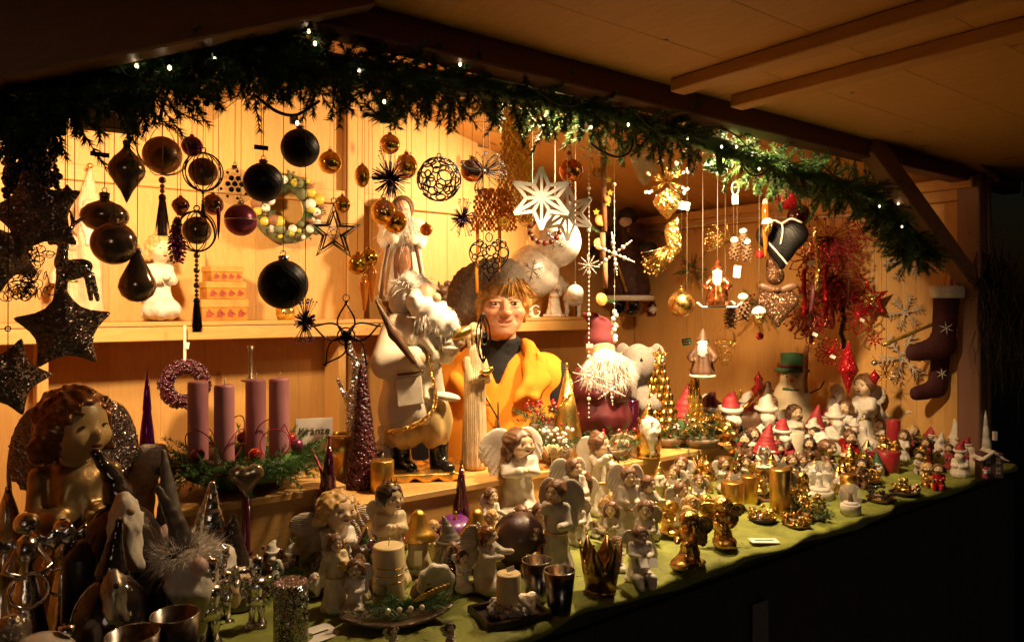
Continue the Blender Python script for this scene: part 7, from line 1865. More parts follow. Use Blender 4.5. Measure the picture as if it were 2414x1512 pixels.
def nutcracker(label, u, vb, vt, y, yaw):
    t, H, s = put('nutcracker', label, 'nutcracker', u, vb, vt, yaw, y, CZ, 'silver nutcrackers')
    m = 'silver'
    for k in (-1, 1):
        part('leg', MB().lathe([(0, .03 * H), (.05 * H, .03 * H), (.045 * H, .16 * H), (.055 * H, .2 * H), (.05 * H, .36 * H), (0, .36 * H)], 12, c=(k * .065 * H, 0, 0)), m, t)
        part('boot', sdf((-.07, -.15, 0), (.07, .07, .07), .014, lambda g: ell(g, (0, -.04, .025), (.05, .09, .03)), H).tf(Matrix.Translation((k * .065 * H, 0, 0))), m, t)
        part('arm', sdf((-.08, -.14, .38), (.08, .08, .70), .016, lambda g: smin(chain(g, [(0, 0, .64), (k * .03, -.01, .52), (-k * .0, -.09, .46)], [.05, .042, .035]), ell(g, (0, 0, .66), (.06, .055, .03)), .01) + lump(g, 70, .004), H).tf(Matrix.Translation((k * .16 * H, 0, 0))), m, t)
    part('coat', MB().lathe([(0, .32 * H), (.16 * H, .32 * H), (.13 * H, .42 * H), (.12 * H, .46 * H), (.14 * H, .52 * H), (.145 * H, .64 * H), (.09 * H, .68 * H), (0, .68 * H)], 18, folds=6, amp=.05), m, t)
    part('head', sdf((-.12, -.14, .66), (.12, .12, .88), .014, lambda g: head_sdf(g, (0, 0, .76), .085, 0, 1.4), H), m, t)
    part('beard', sdf((-.09, -.16, .58), (.09, 0, .76), .014, lambda g: beard_sdf(g, (0, 0, .76), .07, .05), H), m, t)
    part('crown_hat', MB().lathe([(.09 * H, .82 * H), (.10 * H, .84 * H), (.085 * H, .86 * H), (.09 * H, .95 * H), (.05 * H, .97 * H), (.02 * H, .98 * H), (.015 * H, 1.0 * H), (0, 1.0 * H)], 16, folds=8, amp=.06), m, t)
    for k in range(4): part('button', MB().ball((0, -.135 * H, (.42 + .07 * k) * H), .016 * H, 7, 5), m, t)
    part('plinth', MB().box((0, -.02 * H, .012 * H), (.3 * H, .24 * H, .024 * H), bev=.002), m, t, smooth=False)
nutcracker('silver nutcracker in front of its twin near the glass votives', 492, 1500, 1305, 1.47, .25)
nutcracker('silver nutcracker standing behind its twin', 522, 1470, 1280, 1.56, .2)
nutcracker('silver nutcracker alone left of the glitter candle', 604, 1475, 1305, 1.50, -.1)
for (u, vb, vt, r, y, lab) in ((412, 1560, 1445, 55, 1.36, 'round silver-patterned glass votive at the bottom edge'), (312, 1600, 1492, 60, 1.33, 'silver-patterned glass votive cut off by the bottom edge')):
    t, H, s = put('votive_glass', lab, 'votive', u, vb, vt, 0, y, CZ); R = r * s
    part('glass', MB().lathe([(0, 0), (R * .8, 0), (R * .95, H * .2), (R, H), (R * .95, H), (R * .9, H * .2), (0, H * .08)], 30), 'cupmetal', t); part('rim', MB().ring((0, 0, H), R * .975, R * .03, ax=(0, 0, 1), n=30, k=5), 'silver', t)
t, H, s = put('fir_sprig', 'dark fir sprig with silver threads lying at the lower left', 'fir branch', 255, 1500, 1420, 0, 1.45, CZ)
A, B, C = sprig((0, 0, .02), (.9, -.3, .35), .14, 420, .05, .001, .5); part('needles', MB().blades(A, B, C, .0012, 1), 'needle2', t, kind='stuff'); part('stem', MB().tube([(0, 0, .012), (.13, -.04, .05)], .003, 5), 'twig', t)
t, H, s = put('cherub_figure', 'small dark silver cherub at the lower left corner', 'angel figure', 28, 1540, 1448, .4, 1.44, CZ)
angel(t, H, 'sit', 'hold', .2, .15, 'curly', ('oldsilver', 'oldsilver', 'oldsilver', 'oldsilver'), (.2, .4, 40), eyes=False)
t, H, s = put('bauble', 'pale round bauble lying at the bottom left edge', 'bauble', 95, 1570, 1492, 0, 1.40, CZ)
part('body', MB().ball((0, 0, H * .5), H * .5, 20, 14), 'pearl', t); part('cap', MB().lathe([(0, 0), (H * .1, 0), (H * .1, H * .12), (0, H * .12)], 10, c=(H * .3, 0, H * .92)), 'silver', t)
# ---------------------------------------------------------------- figures: cream and grey
GREY = ('resin', 'paleskin', 'hairbrown', 'resin'); CRM = ('cream', 'paleskin', 'hairbrown', 'feather'); WHT = ('resinwhite', 'paleskin', 'hairbrown', 'resinwhite')
def fig(name, label, cat, u, vb, vt, yaw, y=None, z=None, **k):
    t, H, s = put(name, label, cat, u, vb, vt, yaw, y, z)
    r = angel(t, H, **k)
    w_ = 1.08 if k.get('pose') == 'stand' else 1.32
    t.scale = (w_, w_, 1)
    return t, H, r
AF = 'angel_figure'; AC = 'angel figure'
t, H, r = fig(AF, 'grey-robed angel with lifted wings behind the small white Santa', AC, 603, 1345, 1172, .35, pose='stand', arms='hold', hy=.3, rh=.12, hair='curly', m=('resin', 'paleskin', 'hairgold', 'feather'), wing=(.30, .42, 15))
part('wreath', MB().ring((0, -.2 * H, .36 * H), .09 * H, .02 * H, n=18, k=6), 'silverglitter', t)
fig('cherub_figure', 'half-length cherub with spread wings behind the cream banded candle', AC, 795, 1290, 1155, .3, 1.62, CZ, pose='kneel', arms='pray', hy=.2, rh=.17, hair='curly', m=('resinwhite', 'paleskin', 'hairgold', 'feather'), wing=(.34, .4, 10))
t, H, r = fig(AF, 'slim brown-haired angel holding a golden star at the front', AC, 790, 1438, 1258, .2, pose='stand', arms='one', hy=.1, rh=.095, hair='long', m=('cream', 'paleskin', 'hairbrown', 'resin'), wing=(.14, .45, 55))
part('star', MB().prism([(a * .08 * H, b * .08 * H) for a, b in star_pts(1, .45)], -.004, .004, c=(.05 * H, -.21 * H, .64 * H)), 'goldleaf', t, smooth=False)
fig('girl_figure', 'little dark-haired girl figurine in cream dress beside the star angel', 'figurine', 848, 1412, 1287, -.1, pose='stand', arms='pray', rh=.15, hair='short', m=('cream', 'paleskin', 'hairdark', 'cream'), wing=None, fat=1.1)
t, H, r = fig(AF, 'cream angel with dark hair and golden crown behind the large candle', AC, 918, 1385, 1135, .3, pose='stand', arms='pray', hy=.35, rh=.125, hair='short', m=('cream', 'paleskin', 'hairdark', 'cream'), wing=(.16, .3, 30))
for k in range(6): part('crown_point', MB().lathe([(.012 * H, 0), (.006 * H, .03 * H), (0, .055 * H)], 6, c=(.06 * H * math.cos(k * 1.047), .06 * H * math.sin(k * 1.047), .985 * H)), 'gold', t)
part('crown_band', MB().ring((0, 0, .985 * H), .06 * H, .010 * H, ax=(0, 0, 1), n=18, k=5), 'gold', t)
t, H, s = put('santa_figure', 'small white Santa figurine with wreath left of the wooden star', 'santa figure', 688, 1385, 1280, .1); santa(t, H, ('resinwhite', 'snowy', 'paleskin', 'resinwhite'), 'hold', .13, 1.5, 'cone', .1, boots=False)
t, H, s = put('santa_figure', 'small white Santa with pointed cap beside the lone nutcracker', 'santa figure', 640, 1395, 1275, .1); santa(t, H, ('snowy', 'snowy', 'paleskin', 'resinwhite'), 'side', .12, 1.3, 'cone', .1, boots=False)
p = on_z(742, 1378, CZ); s = mpp(p)
t = thing('wooden_star', 'pale wooden star leaning beside the cream angel', 'star', (p.x, p.y, CZ + 20 * s), facing(p) + .3, tilt=(-.7, 0)); part('star', MB().prism([(a * 36 * s, b * 36 * s) for a, b in star_pts(1, .42)], -.005, .005), 'carved', t, smooth=False); part('inlay', MB().prism([(a * 22 * s, b * 22 * s) for a, b in star_pts(1, .42)], -.009, -.0055), 'cream', t, smooth=False)
# gnome, mushrooms, fruits in the middle
t, H, s = put('gnome_figure', 'grey gnome with long furry beard between the golden mushrooms', 'gnome', 1058, 1352, 1212, 0); gnome(t, H, ('greyhat', 'fur', 'paleskin', 'greyfur'), (-.1, 0), .20, .56, .04, True, 'greyfur')
def mushroom(label, u, vb, vt, tagp):
    t, H, s = put('mushroom', label, 'mushroom', u, vb, vt, 0, group='golden mushrooms'); R = .3 * H
    part('cap', MB().lathe([(0, .55 * H), (R * 1.05, .53 * H), (R * 1.1, .56 * H), (R * .8, .66 * H), (R * .45, .80 * H), (R * .40, .92 * H), (R * .2, .99 * H), (0, H)], 22), 'goldwax', t)
    part('stem', MB().lathe([(0, 0), (R * .75, 0), (R * .8, .08 * H), (R * .55, .3 * H), (R * .5, .55 * H), (0, .55 * H)], 18), 'cream', t)
    if tagp: part('price_tag', MB().box((0, -R * .85, .3 * H), (.018, .001, .036)), 'tagpaper', t, smooth=False)
mushroom('golden mushroom with price tag behind the large cream candle', 985, 1345, 1200, True)
mushroom('golden mushroom behind the violin angel', 1122, 1335, 1198, False)
t, H, s = put('violet_ornament', 'shiny violet apple ornament behind the gnome', 'ornament', 1072, 1290, 1205, 0, 1.62, CZ); part('body', MB().lathe([(0, .1 * H), (.3 * H, .04 * H), (.52 * H, .35 * H), (.5 * H, .65 * H), (.25 * H, .88 * H), (0, .8 * H)], 22), 'violetfruit', t); part('stalk', MB().tube([(0, 0, .8 * H), (.02 * H, 0, 1.0 * H)], .05 * H, 6), 'oldgold', t); part('foot', MB().lathe([(0, 0), (.25 * H, 0), (.22 * H, .1 * H), (0, .1 * H)], 14), 'oldgold', t)
t, H, s = put('chocolate_dome', 'large dark brown ball ornament under the kneeling angel', 'ornament', 1222, 1335, 1208, 0); R = 60 * s
part('ball', MB().lathe([(0, 0), (R * .5, 0), (R * .9, H * .28), (R, H * .5), (R * .93, H * .76), (R * .6, H * .95), (0, H)], 28), 'chocolate', t); part('bow', sdf((-1, -.4, -.3), (1, .4, .5), .08, lambda g: smin(smin(ell(g, (-.4, 0, .15), (.4, .2, .2), rotm('Y', 25)), ell(g, (.4, 0, .15), (.4, .2, .2), rotm('Y', -25)), .1), ell(g, (0, -.1, 0), .15), .1), .03).tf(Matrix.Translation((-R * .5, -R * .2, H))), 'linen', t)
fig(AF, 'small brown-haired angel holding a little wreath left of the large kneeling one', AC, 1157, 1258, 1148, .3, 1.66, CZ, pose='stand', arms='hold', hy=.3, rh=.13, hair='short', m=WHT, wing=(.16, .4, 40))
fig(AF, 'largest grey kneeling angel with wavy brown hair and praying hands', AC, 1222, 1232, 1008, .35, 1.70, CZ, pose='kneel', arms='pray', hy=.3, rh=.125, hair='long', m=WHT, wing=(.25, .62, 15), fat=1.05, h=.015)
t, H, r = fig(AF, 'white angel playing a flute before the carved plaque', AC, 1412, 1215, 1018, .5, pose='stand', arms='flute', hy=.5, rh=.12, hair='bun', m=WHT, wing=(.2, .5, 50), fat=.85)
part('flute', MB().tube([(.03 * H, -.13 * H, .84 * H), (.10 * H, -.26 * H, .68 * H)], .010 * H, 6), 'darktwig', t)
t, H, s = put('carved_plaque', 'pale arched carved plaque behind the flute angel', 'plaque', 1468, 1085, 1020, -.2, 1.80); part('arch', MB().prism([(-.05, 0), (.05, 0), (.05, H * .6), (.035, H * .88), (0, H), (-.035, H * .88), (-.05, H * .6)], -.012, .012), 'carved', t, smooth=False); part('relief', MB().ball((0, -.012, H * .5), (.03, .008, H * .3), 12, 9), 'cream', t)
fig(AF, 'rear angel of the whispering pair, looking right', AC, 1352, 1330, 1078, .4, 1.56, pose='stand', arms='hold', hy=.4, rh=.105, hair='short', m=GREY, wing=(.24, .5, 20))
fig(AF, 'front angel of the whispering pair with hand at mouth', AC, 1310, 1345, 1130, -.3, pose='stand', arms='cheek', hy=-.3, rh=.11, hair='short', m=GREY, wing=(.24, .55, 20))
fig(AF, 'angel with folded wings standing left of its bearded-looking neighbour', AC, 1482, 1268, 1100, .2, pose='stand', arms='hold', hy=.1, rh=.115, hair='short', m=GREY, wing=(.26, .62, 30))
fig(AF, 'cream angel with outstretched hands facing right beside the folded-wing angel', AC, 1527, 1270, 1120, .5, pose='stand', arms='offer', hy=.3, rh=.115, hair='short', m=GREY, wing=(.2, .45, 50))
t, H, r = fig(AF, 'long-haired angel facing right and holding up a child', AC, 1148, 1400, 1238, .9, pose='kneel', arms='offer', hy=.2, rh=.115, hair='long', m=('resin', 'paleskin', 'haircopper', 'feather'), wing=(.2, .6, 60))
fig('child_figure', 'small child figure held before the long-haired angel', 'figurine', 1192, 1350, 1258, -.6, 1.46, CZ + .03, pose='sit', arms='hold', rh=.16, hair='short', m=('resin', 'paleskin', 'hairbrown', 'resin'), wing=None)
for (u, vt, yw, lab) in ((1255, 1240, -.2, 'left of the two little bronze fairies before the dark ball'), (1292, 1262, .3, 'right of the two little bronze fairies before the dark ball')):
    fig('fairy_figure', lab, AC, u, 1345, vt, yw, pose='sit', arms='hold', rh=.15, hair='curly', m=('oldgold', 'paleskin', 'hairbrown', 'oldgold'), wing=(.22, .4, 30))
fig(AF, 'long-haired angel looking up right behind the copper crown', AC, 1402, 1345, 1225, .5, 1.50, pose='kneel', arms='pray', hy=.5, rh=.13, hair='long', m=GREY, wing=(.22, .5, 30))
t, H, r = fig(AF, 'seated angel reading a book right of the copper crown', AC, 1508, 1372, 1240, .3, pose='sit', arms='hold', hy=.2, rh=.12, hair='bun', m=WHT, wing=(.2, .42, 25), fat=1.2)
part('book', MB().box((-.03 * H, -.26 * H, .47 * H), (.13 * H, .02 * H, .15 * H), M=rotm('X', -35) @ rotm('Z', 18)), 'paper', t, smooth=False); part('book', MB().box((.09 * H, -.26 * H, .47 * H), (.13 * H, .02 * H, .15 * H), M=rotm('X', -35) @ rotm('Z', -18)), 'paper', t, smooth=False)
fig(AF, 'white angel statuette standing behind the gold seated angels', AC, 1385, 1185, 1085, -.2, 1.76, pose='stand', arms='hold', rh=.13, hair='curly', m=WHT, wing=(.2, .5, 30))
# ---------------------------------------------------------------- figures: gold
GLD = ('oldgold',) * 4
fig(AF, 'golden kneeling angel with wavy hair at the cloth edge', AC, 1622, 1342, 1205, -.5, pose='kneel', arms='hold', hy=-.2, rh=.13, hair='long', m=GLD, wing=(.26, .5, 50), eyes=False)
fig(AF, 'golden angel with spread wings behind the crouching golden child', AC, 1705, 1290, 1172, .2, pose='kneel', arms='hold', hy=-.1, rh=.135, hair='curly', m=GLD, wing=(.34, .42, 5), eyes=False)
fig('child_figure', 'crouching golden child in front of the spread-winged angel', 'figurine', 1700, 1330, 1232, -.3, 1.30, pose='sit', arms='cheek', rh=.16, hair='curly', m=GLD, wing=(.2, .36, 40), eyes=False)
fig(AF, 'glittering gold angel with feathered wings right of the carved-robe angels', AC, 1575, 1262, 1178, .4, pose='kneel', arms='hold', rh=.14, hair='short', m=('goldleaf',) * 4, wing=(.34, .55, 20), eyes=False)
fig('cherub_bust', 'golden cherub bust with hand on cheek in the fir green', AC, 1713, 1085, 990, .3, 1.78, pose='kneel', arms='cheek', hy=.4, rh=.17, hair='curly', m=GLD, wing=None, eyes=False)
t, H, s = put('santa_figure', 'shiny gold glass Santa with long white beard', 'santa figure', 1526, 1128, 948, .3, 1.74); gnome(t, H, ('gold', 'resinwhite', 'paleskin', 'gold'), (.03, 0), .16, .70, .03, True)
t, H, s = put('santa_figure', 'small gold glass Santa beside the golden wire bush', 'santa figure', 1598, 1225, 1128, .1); gnome(t, H, ('oldgold', 'resinwhite', 'paleskin', 'gold'), (.03, 0), .18, .64, .04)
t, H, s = put('santa_figure', 'gold and brown glass Santa left of the ivy arrangement', 'santa figure', 1552, 1180, 1085, .1, 1.68, CZ); gnome(t, H, ('gold', 'greyfur', 'paleskin', 'goldglass'), (.03, 0), .18, .6, .04)
# copper crown, metal cups
t, H, s = put('star_candle_holder', 'copper crown candle holder with cut-out stars', 'candle holder', 1415, 1392, 1270, .2); R = 44 * s
n = 6; V, Q = [], []
prof = []
for k in range(48):
    a = k / 48 * 6.283; ph = (k % 8) / 8; zt = H * (.62 + .36 * abs(1 - 2 * ph) ** 1.2); fl = 1.0 + .18 * (zt / H)
    V += [(R * .80 * math.cos(a), R * .80 * math.sin(a), H * .04), (R * .95 * math.cos(a), R * .95 * math.sin(a), H * .35), (R * fl * math.cos(a), R * fl * math.sin(a), zt)]
for k in range(48):
    b = k * 3; c = ((k + 1) % 48) * 3; Q += [[b, c, c + 1, b + 1], [b + 1, c + 1, c + 2, b + 2]]
me = MB().raw(V, np.array(Q)).mesh('crown_wall'); o = part('crown_wall', me, 'crowncopper', t); md = o.modifiers.new('thick', 'SOLIDIFY'); md.thickness = .003
part('base_ring', MB().lathe([(0, 0), (R * .84, 0), (R * .86, H * .05), (R * .8, H * .09), (0, H * .08)], 30), 'crowncopper', t)
for k in range(6):
    a = k / 6 * 6.283; part('tip_ball', MB().ball((R * 1.18 * math.cos(a), R * 1.18 * math.sin(a), H * 1.0), R * .07, 9, 7), 'gold', t)
    a += .5236; Mz = np.array(Matrix.Rotation(a + PI / 2, 3, 'Z')); part('star', MB().prism([(x * R * .2, z_ * R * .2) for x, z_ in star_pts(1, .42)], -.002, .002, M=Mz, c=(R * .99 * math.cos(a), R * .99 * math.sin(a), H * .46)), 'goldglitter', t, smooth=False)
part('tealight', MB().lathe([(0, H * .09), (R * .4, H * .09), (R * .4, H * .22), (0, H * .22)], 16), 'waxcream', t)
for (u, vb, vt, r, lab) in ((1265, 1412, 1318, 36, 'dark metal votive cup, left one behind the candle tray'), (1318, 1440, 1342, 37, 'dark metal votive cup, right one nearest the cloth edge')):
    t, H, s = put('votive_cup', lab, 'votive', u, vb, vt, 0, group='dark metal votive cups'); R = r * s
    part('cup', MB().lathe([(0, 0), (R * .72, 0), (R * .74, H * .04), (R, H), (R * .97, H)], 30), 'cupmetal', t); part('lining', MB().lathe([(R * .97, H), (R * .70, H * .06), (0, H * .06)], 30), 'cupinside', t); part('rim', MB().ring((0, 0, H), R * .985, R * .03, ax=(0, 0, 1), n=30, k=5), 'cupinside', t)
# plates and trays
t, H, s = put('leaf_plate', 'long curved wooden plate with fir and cone decoration at the front', 'plate', 935, 1470, 1440, .12); W = 130 * s
part('dish', sdf((-1.1, -.5, -.1), (1.1, .5, .3), .045, lambda g: smax(np.abs(g.Z - .22 * (g.X ** 2) - .12 * (g.Y * 2) ** 2) - .035, np.sqrt((g.X / 1.05) ** 2 + (g.Y / .42) ** 2) * .42 - .42, .03), W).tf(Matrix.Translation((0, 0, .006))), 'plate', t)
A, B, C = [], [], []
for k in range(26):
    a = RNG.normal() * .6 + (0 if k % 2 else PI); b = np.array([RNG.normal() * W * .35, RNG.normal() * W * .1, .025]); x, y_, z_ = sprig(b, (math.cos(a), math.sin(a) * .5, .22), .07, 80, .028, .001, .6); A.append(x); B.append(y_); C.append(z_)
part('needles', MB().blades(np.concatenate(A), np.concatenate(B), np.concatenate(C), .0013, 1), 'needle', t, kind='stuff')
part('feather_leaf', sdf((-.6, -.1, -.1), (.6, .1, .1), .03, lambda g: ell(g, (0, 0, 0), (.55, .05, .09)) + .012 * np.sin(g.X * 60 + np.abs(g.Z) * 40), W * .7).tf(Matrix.Translation((W * .62, -.01, .06)) @ Matrix.Rotation(-.35, 4, 'Y')), 'leafgold', t)
for k in range(4): part('pearl', MB().ball(((-.2 + .2 * k) * W, -.04, .045), .006, 8, 6), 'pearl', t)
t, H, s = put('shell_dish', 'white seashell-like dish standing behind the large cream candle', 'dish', 1028, 1405, 1328, .2, 1.38); part('shell', sdf((-1.1, -.5, 0), (1.1, .6, 2.0), .08, lambda g: smax(ell(g, (0, .1, 1), (1, .42, 1)) + .05 * np.sin(np.arctan2(g.X, g.Z + .2) * 18), -ell(g, (0, -.35, 1.02), (.84, .5, .84)), .1), H * .5), 'resinwhite', t); part('foot', MB().lathe([(0, 0), (H * .3, 0), (H * .2, H * .08), (0, H * .08)], 14), 'resinwhite', t)
t, H, s = put('small_jar', 'small brown clay jar between candle and shell dish', 'jar', 1000, 1412, 1368, 0); part('jar', MB().lathe([(0, 0), (.6 * H, 0), (.8 * H, .35 * H), (.7 * H, .7 * H), (.45 * H, .85 * H), (.55 * H, H), (.48 * H, H), (.4 * H, .8 * H), (0, .6 * H)], 20), 'leather', t); part('lid', MB().ball((0, 0, .95 * H), (.45 * H, .45 * H, .12 * H), 12, 7), 'oldgold', t)
t, H, s = put('candle_tray', 'dark square tray with berry wreath at the front edge of the cloth', 'tray', 1200, 1455, 1425, .45); W = 78 * s
part('tray_base', MB().box((0, 0, .004), (W * 2, W * 1.5, .006), bev=.002), 'tray', t, smooth=False)
for (cx, cy, sx, sy) in ((0, -.75, 2.12, .10), (0, .75, 2.12, .10), (-1.0, 0, .1, 1.4), (1.0, 0, .1, 1.4)): part('tray_rim', MB().box((cx * W, cy * W, .012), (sx * W, sy * W, .018), bev=.003), 'tray', t, smooth=False)
mb = MB()
for k in range(240): a = RNG.random() * 6.28; q = W * (.36 + .30 * RNG.random()); mb.ball((q * math.cos(a), q * math.sin(a), .014 + .02 * RNG.random()), .0058, 6, 5)
part('berries', mb, 'resin', t, kind='stuff'); part('wooden_heart', heart_mesh(W * .34, .2).tf(Matrix.Translation((W * .35, -W * .62, .045)) @ Matrix.Rotation(-.8, 4, 'X')), 'oldsilver', t)
candle('short cream candle standing in the berry tray', 1198, 1418, 1348, 29, 'waxcream', False, on_z(1200, 1455, CZ).y, CZ + .009, tagp=True)
t, H, s = put('price_card', 'white price card lying on the cloth at the bottom', 'card', 740, 1500, 1480, .5); part('card', MB().box((0, 0, .004), (.09, .06, .0015), M=rotm('X', 4)), 'paper', t, smooth=False); part('print', MB().box((0, 0, .0058), (.06, .004, .0006)), 'ink', t, smooth=False)
t, H, s = put('price_card', 'white price card on the green cloth beside the golden child', 'card', 1800, 1280, 1260, .3); part('card', MB().box((0, 0, .008), (.075, .04, .0015)), 'paper', t, smooth=False); part('print', MB().box((0, 0, .0098), (.05, .003, .0006)), 'ink', t, smooth=False)
for (u, vb, lab) in ((925, 1512, 'little dark angel with golden star at the bottom edge'), (1060, 1505, 'little reclining angel figurine at the bottom edge')):
    fig('angel_figure', lab, AC, u, vb + 12, vb - 40, .3, pose='sit', arms='cheek', rh=.17, hair='curly', m=('resin', 'paleskin', 'hairdark', 'resin'), wing=(.3, .45, 25))
# sign behind the advent wreath
p = on_y(740, 1010, 1.99); p.z = RZL
t = thing('paper_sign', 'white paper sign reading Kränze behind the advent wreath', 'sign', p, facing(p) + .1); hs = CAMZ - (985 - CV) / FPX * depth(p) - RZL
part('sheet', MB().box((0, 0, hs / 2), (.10, .002, hs), bev=.0005), 'paper', t, smooth=False)
cu = bpy.data.curves.new('lettering', 'FONT'); cu.body = 'Kränze'; cu.size = .030; cu.align_x = 'CENTER'; cu.extrude = .0003
tm = bpy.data.objects.new('lettering_tmp', cu); COL.objects.link(tm); dg = bpy.context.evaluated_depsgraph_get(); me = bpy.data.meshes.new_from_object(tm.evaluated_get(dg)); bpy.data.objects.remove(tm)
o = part('lettering', me, 'ink', t); o.rotation_euler = (rad(90), 0, 0); o.location = (0, -.002, hs - .045)
# gold pot, white glitter antler, candle snuffer
t, H, s = put('gold_candlestick', 'stacked gold candle holder left of the berry cone', 'candle holder', 805, 1110, 1010, 0, 1.97); part('holder', MB().lathe([(0, 0), (.4 * H, 0), (.36 * H, .06 * H), (.16 * H, .3 * H), (.28 * H, .5 * H), (.30 * H, .85 * H), (.2 * H, .86 * H), (0, .84 * H)], 22), 'goldwax', t); part('rim', MB().ring((0, 0, .88 * H), .27 * H, .03 * H, ax=(0, 0, 1), n=24, k=6), 'gold', t)
t, H, s = put('glitter_antler', 'white glitter branch behind the berry cone', 'branch', 822, 1100, 800, 0, 1.99); part('branch', sdf((-.12, -.06, 0), (.16, .06, 1.0), .018, lambda g: smin(smin(chain(g, [(0, 0, .02), (.01, 0, .5), (.05, 0, .78), (.0, 0, .98)], [.03, .035, .035, .02]), chain(g, [(.02, 0, .6), (.12, 0, .8), (.10, 0, .93)], [.03, .026, .018]), .02), cap(g, (.01, 0, .5), (-.08, 0, .72), .026, .016), .02) + lump(g, 60, .006), H), 'silverglitter', t); part('foot', MB().lathe([(0, 0), (.1 * H, 0), (.05 * H, .03 * H), (0, .03 * H)], 14), 'silver', t)
t, H, s = put('candle_lantern_stick', 'thin dark metal candle stick behind the mauve candles', 'candle holder', 590, 1060, 815, 0, 2.0, RZL); part('shaft', MB().lathe([(0, 0), (.07 * H, 0), (.02 * H, .05 * H), (.012 * H, .5 * H), (.03 * H, .7 * H), (.05 * H, .73 * H), (.015 * H, .76 * H), (.014 * H, .95 * H), (.025 * H, 1.0 * H), (0, 1.0 * H)], 12), 'oldsilver', t); part('drip_plate', MB().lathe([(0, .72 * H), (.07 * H, .725 * H), (.075 * H, .74 * H), (0, .735 * H)], 14), 'oldsilver', t)
t, H, s = put('wrapped_gift', 'clear-wrapped white gift between berry cone and Santa doll', 'gift', 900, 1100, 1012, 0, 1.99); part('wrap', sdf((-.5, -.4, 0), (.5, .4, 1.0), .05, lambda g: smin(ell(g, (0, 0, .35), (.38, .3, .36)), cap(g, (0, 0, .7), (.05, 0, .95), .08, .18), .1) + lump(g, 16, .05), H), 'frost', t); part('tie', MB().ring((0, 0, .70 * H), .1 * H, .02 * H, ax=(0, 0, 1), n=14, k=5), 'gold', t)
# ---------------------------------------------------------------- right end of the counter
t, H, s = put('snowman', 'glittering cream snowman with green top hat', 'snowman', 1866, 1040, 830, -.1, 1.92)
part('body', sdf((-.32, -.3, 0), (.32, .3, .86), .022, lambda g: smax(smin(smin(ell(g, (0, 0, .22), (.27, .25, .27)), ell(g, (0, 0, .50), (.20, .19, .20)), .05), ell(g, (.01, -.02, .70), (.14, .14, .14)), .04) + lump(g, 34, .006), -(g.Z - .003), .01), H), 'snowman', t)
part('hat', MB().lathe([(0, .80 * H), (.19 * H, .79 * H), (.19 * H, .81 * H), (.12 * H, .83 * H), (.125 * H, .99 * H), (0, 1.0 * H)], 20, M=rotm('Y', 0)), 'hatgreen', t); part('hat_band', MB().ring((0, 0, .85 * H), .122 * H, .016 * H, ax=(0, 0, 1), n=22, k=5), 'felt', t)
part('nose', MB().lathe([(.022 * H, 0), (.012 * H, .05 * H), (0, .09 * H)], 9, c=(.01 * H, -.15 * H, .70 * H), M=rotm('X', 90)), 'waxorange', t)
for k in (-1, 1): part('eye', MB().ball(((.01 + k * .05) * H, -.145 * H, .74 * H), .012 * H, 7, 5), 'iris', t); part('twig_arm', MB().tube([(k * .18 * H, -.02 * H, .55 * H), (k * .30 * H, -.06 * H, .62 * H), (k * .34 * H, -.08 * H, .70 * H)], .010 * H, 5), 'twig', t)
part('scarf', MB().ring((0, -.01 * H, .59 * H), .135 * H, .03 * H, ax=(0, 0, 1), n=22, k=6), 'hatgreen', t)
RED = ('redmatte', 'snowy', 'skin', 'redmatte'); WS = ('resinwhite', 'snowy', 'paleskin', 'resinwhite')
def sfig(label, u, vb, vt, m, yaw=0., y=None, **k):
    t, H, s = put('santa_figure', label, 'santa figure', u, vb, vt, yaw, y); santa(t, H, m, **k); return t, H
sfig('white Santa figurine in long coat right of the snowman', 1972, 1045, 905, WS, .3, 1.86, arms='hold', rh=.10, fat=1.0, hat='hood', boots=False)
sfig('Santa figurine with grey beard and tree before the red finial', 1722, 1018, 925, ('hatgreen', 'snowy', 'skin', 'redmatte'), .4, 1.90, arms='hold', rh=.15, fat=1.3, boots=False)
sfig('red Santa head figurine left of the dark fir arrangement', 1752, 1030, 958, RED, .2, 1.84, arms='hold', rh=.16, fat=1.4, boots=False)
sfig('small white-bearded Santa right of the tall white one', 2012, 1060, 985, ('resinwhite', 'snowy', 'skin', 'snowy'), .2, 1.80, arms='side', rh=.13, boots=False)
sfig('white Santa half hidden by the orange candle', 1893, 1040, 968, WS, .1, 1.80, arms='hold', rh=.14, boots=False)
sfig('red and white Santa beside the dark cottage', 2262, 1125, 1040, ('resinwhite', 'snowy', 'skin', 'redmatte'), -.2, 1.36, arms='hold', rh=.15, fat=1.6, boots=False)
sfig('tiny Santa in front of the dark cottage', 2322, 1128, 1098, RED, 0, 1.22, arms='hold', rh=.18, fat=1.5, boots=False)
sfig('small red Santa behind the cottage', 2278, 1095, 1030, RED, -.1, 1.52, arms='hold', rh=.15, fat=1.4, boots=False)
sfig('red gnome-like Santa right of the slender amber tree', 1672, 1010, 925, ('winered', 'snowy', 'skin', 'winered'), .1, 1.96, arms='side', rh=.14, boots=False)
FG = 'angel_figure'
fig(FG, 'white angel with folded wings behind the small white Santa', 'angel figure', 2037, 1050, 880, -.3, 1.90, pose='stand', arms='hold', hy=-.3, rh=.14, hair='short', m=('resinwhite', 'paleskin', 'hairbrown', 'resinwhite'), wing=(.2, .42, 35))
fig(FG, 'slim cream angel with brown wings near the right wall', 'angel figure', 2150, 1050, 925, -.2, 1.86, pose='stand', arms='pray', rh=.11, hair='bun', m=('resin', 'paleskin', 'carved', 'leather'), wing=(.24, .5, 20))
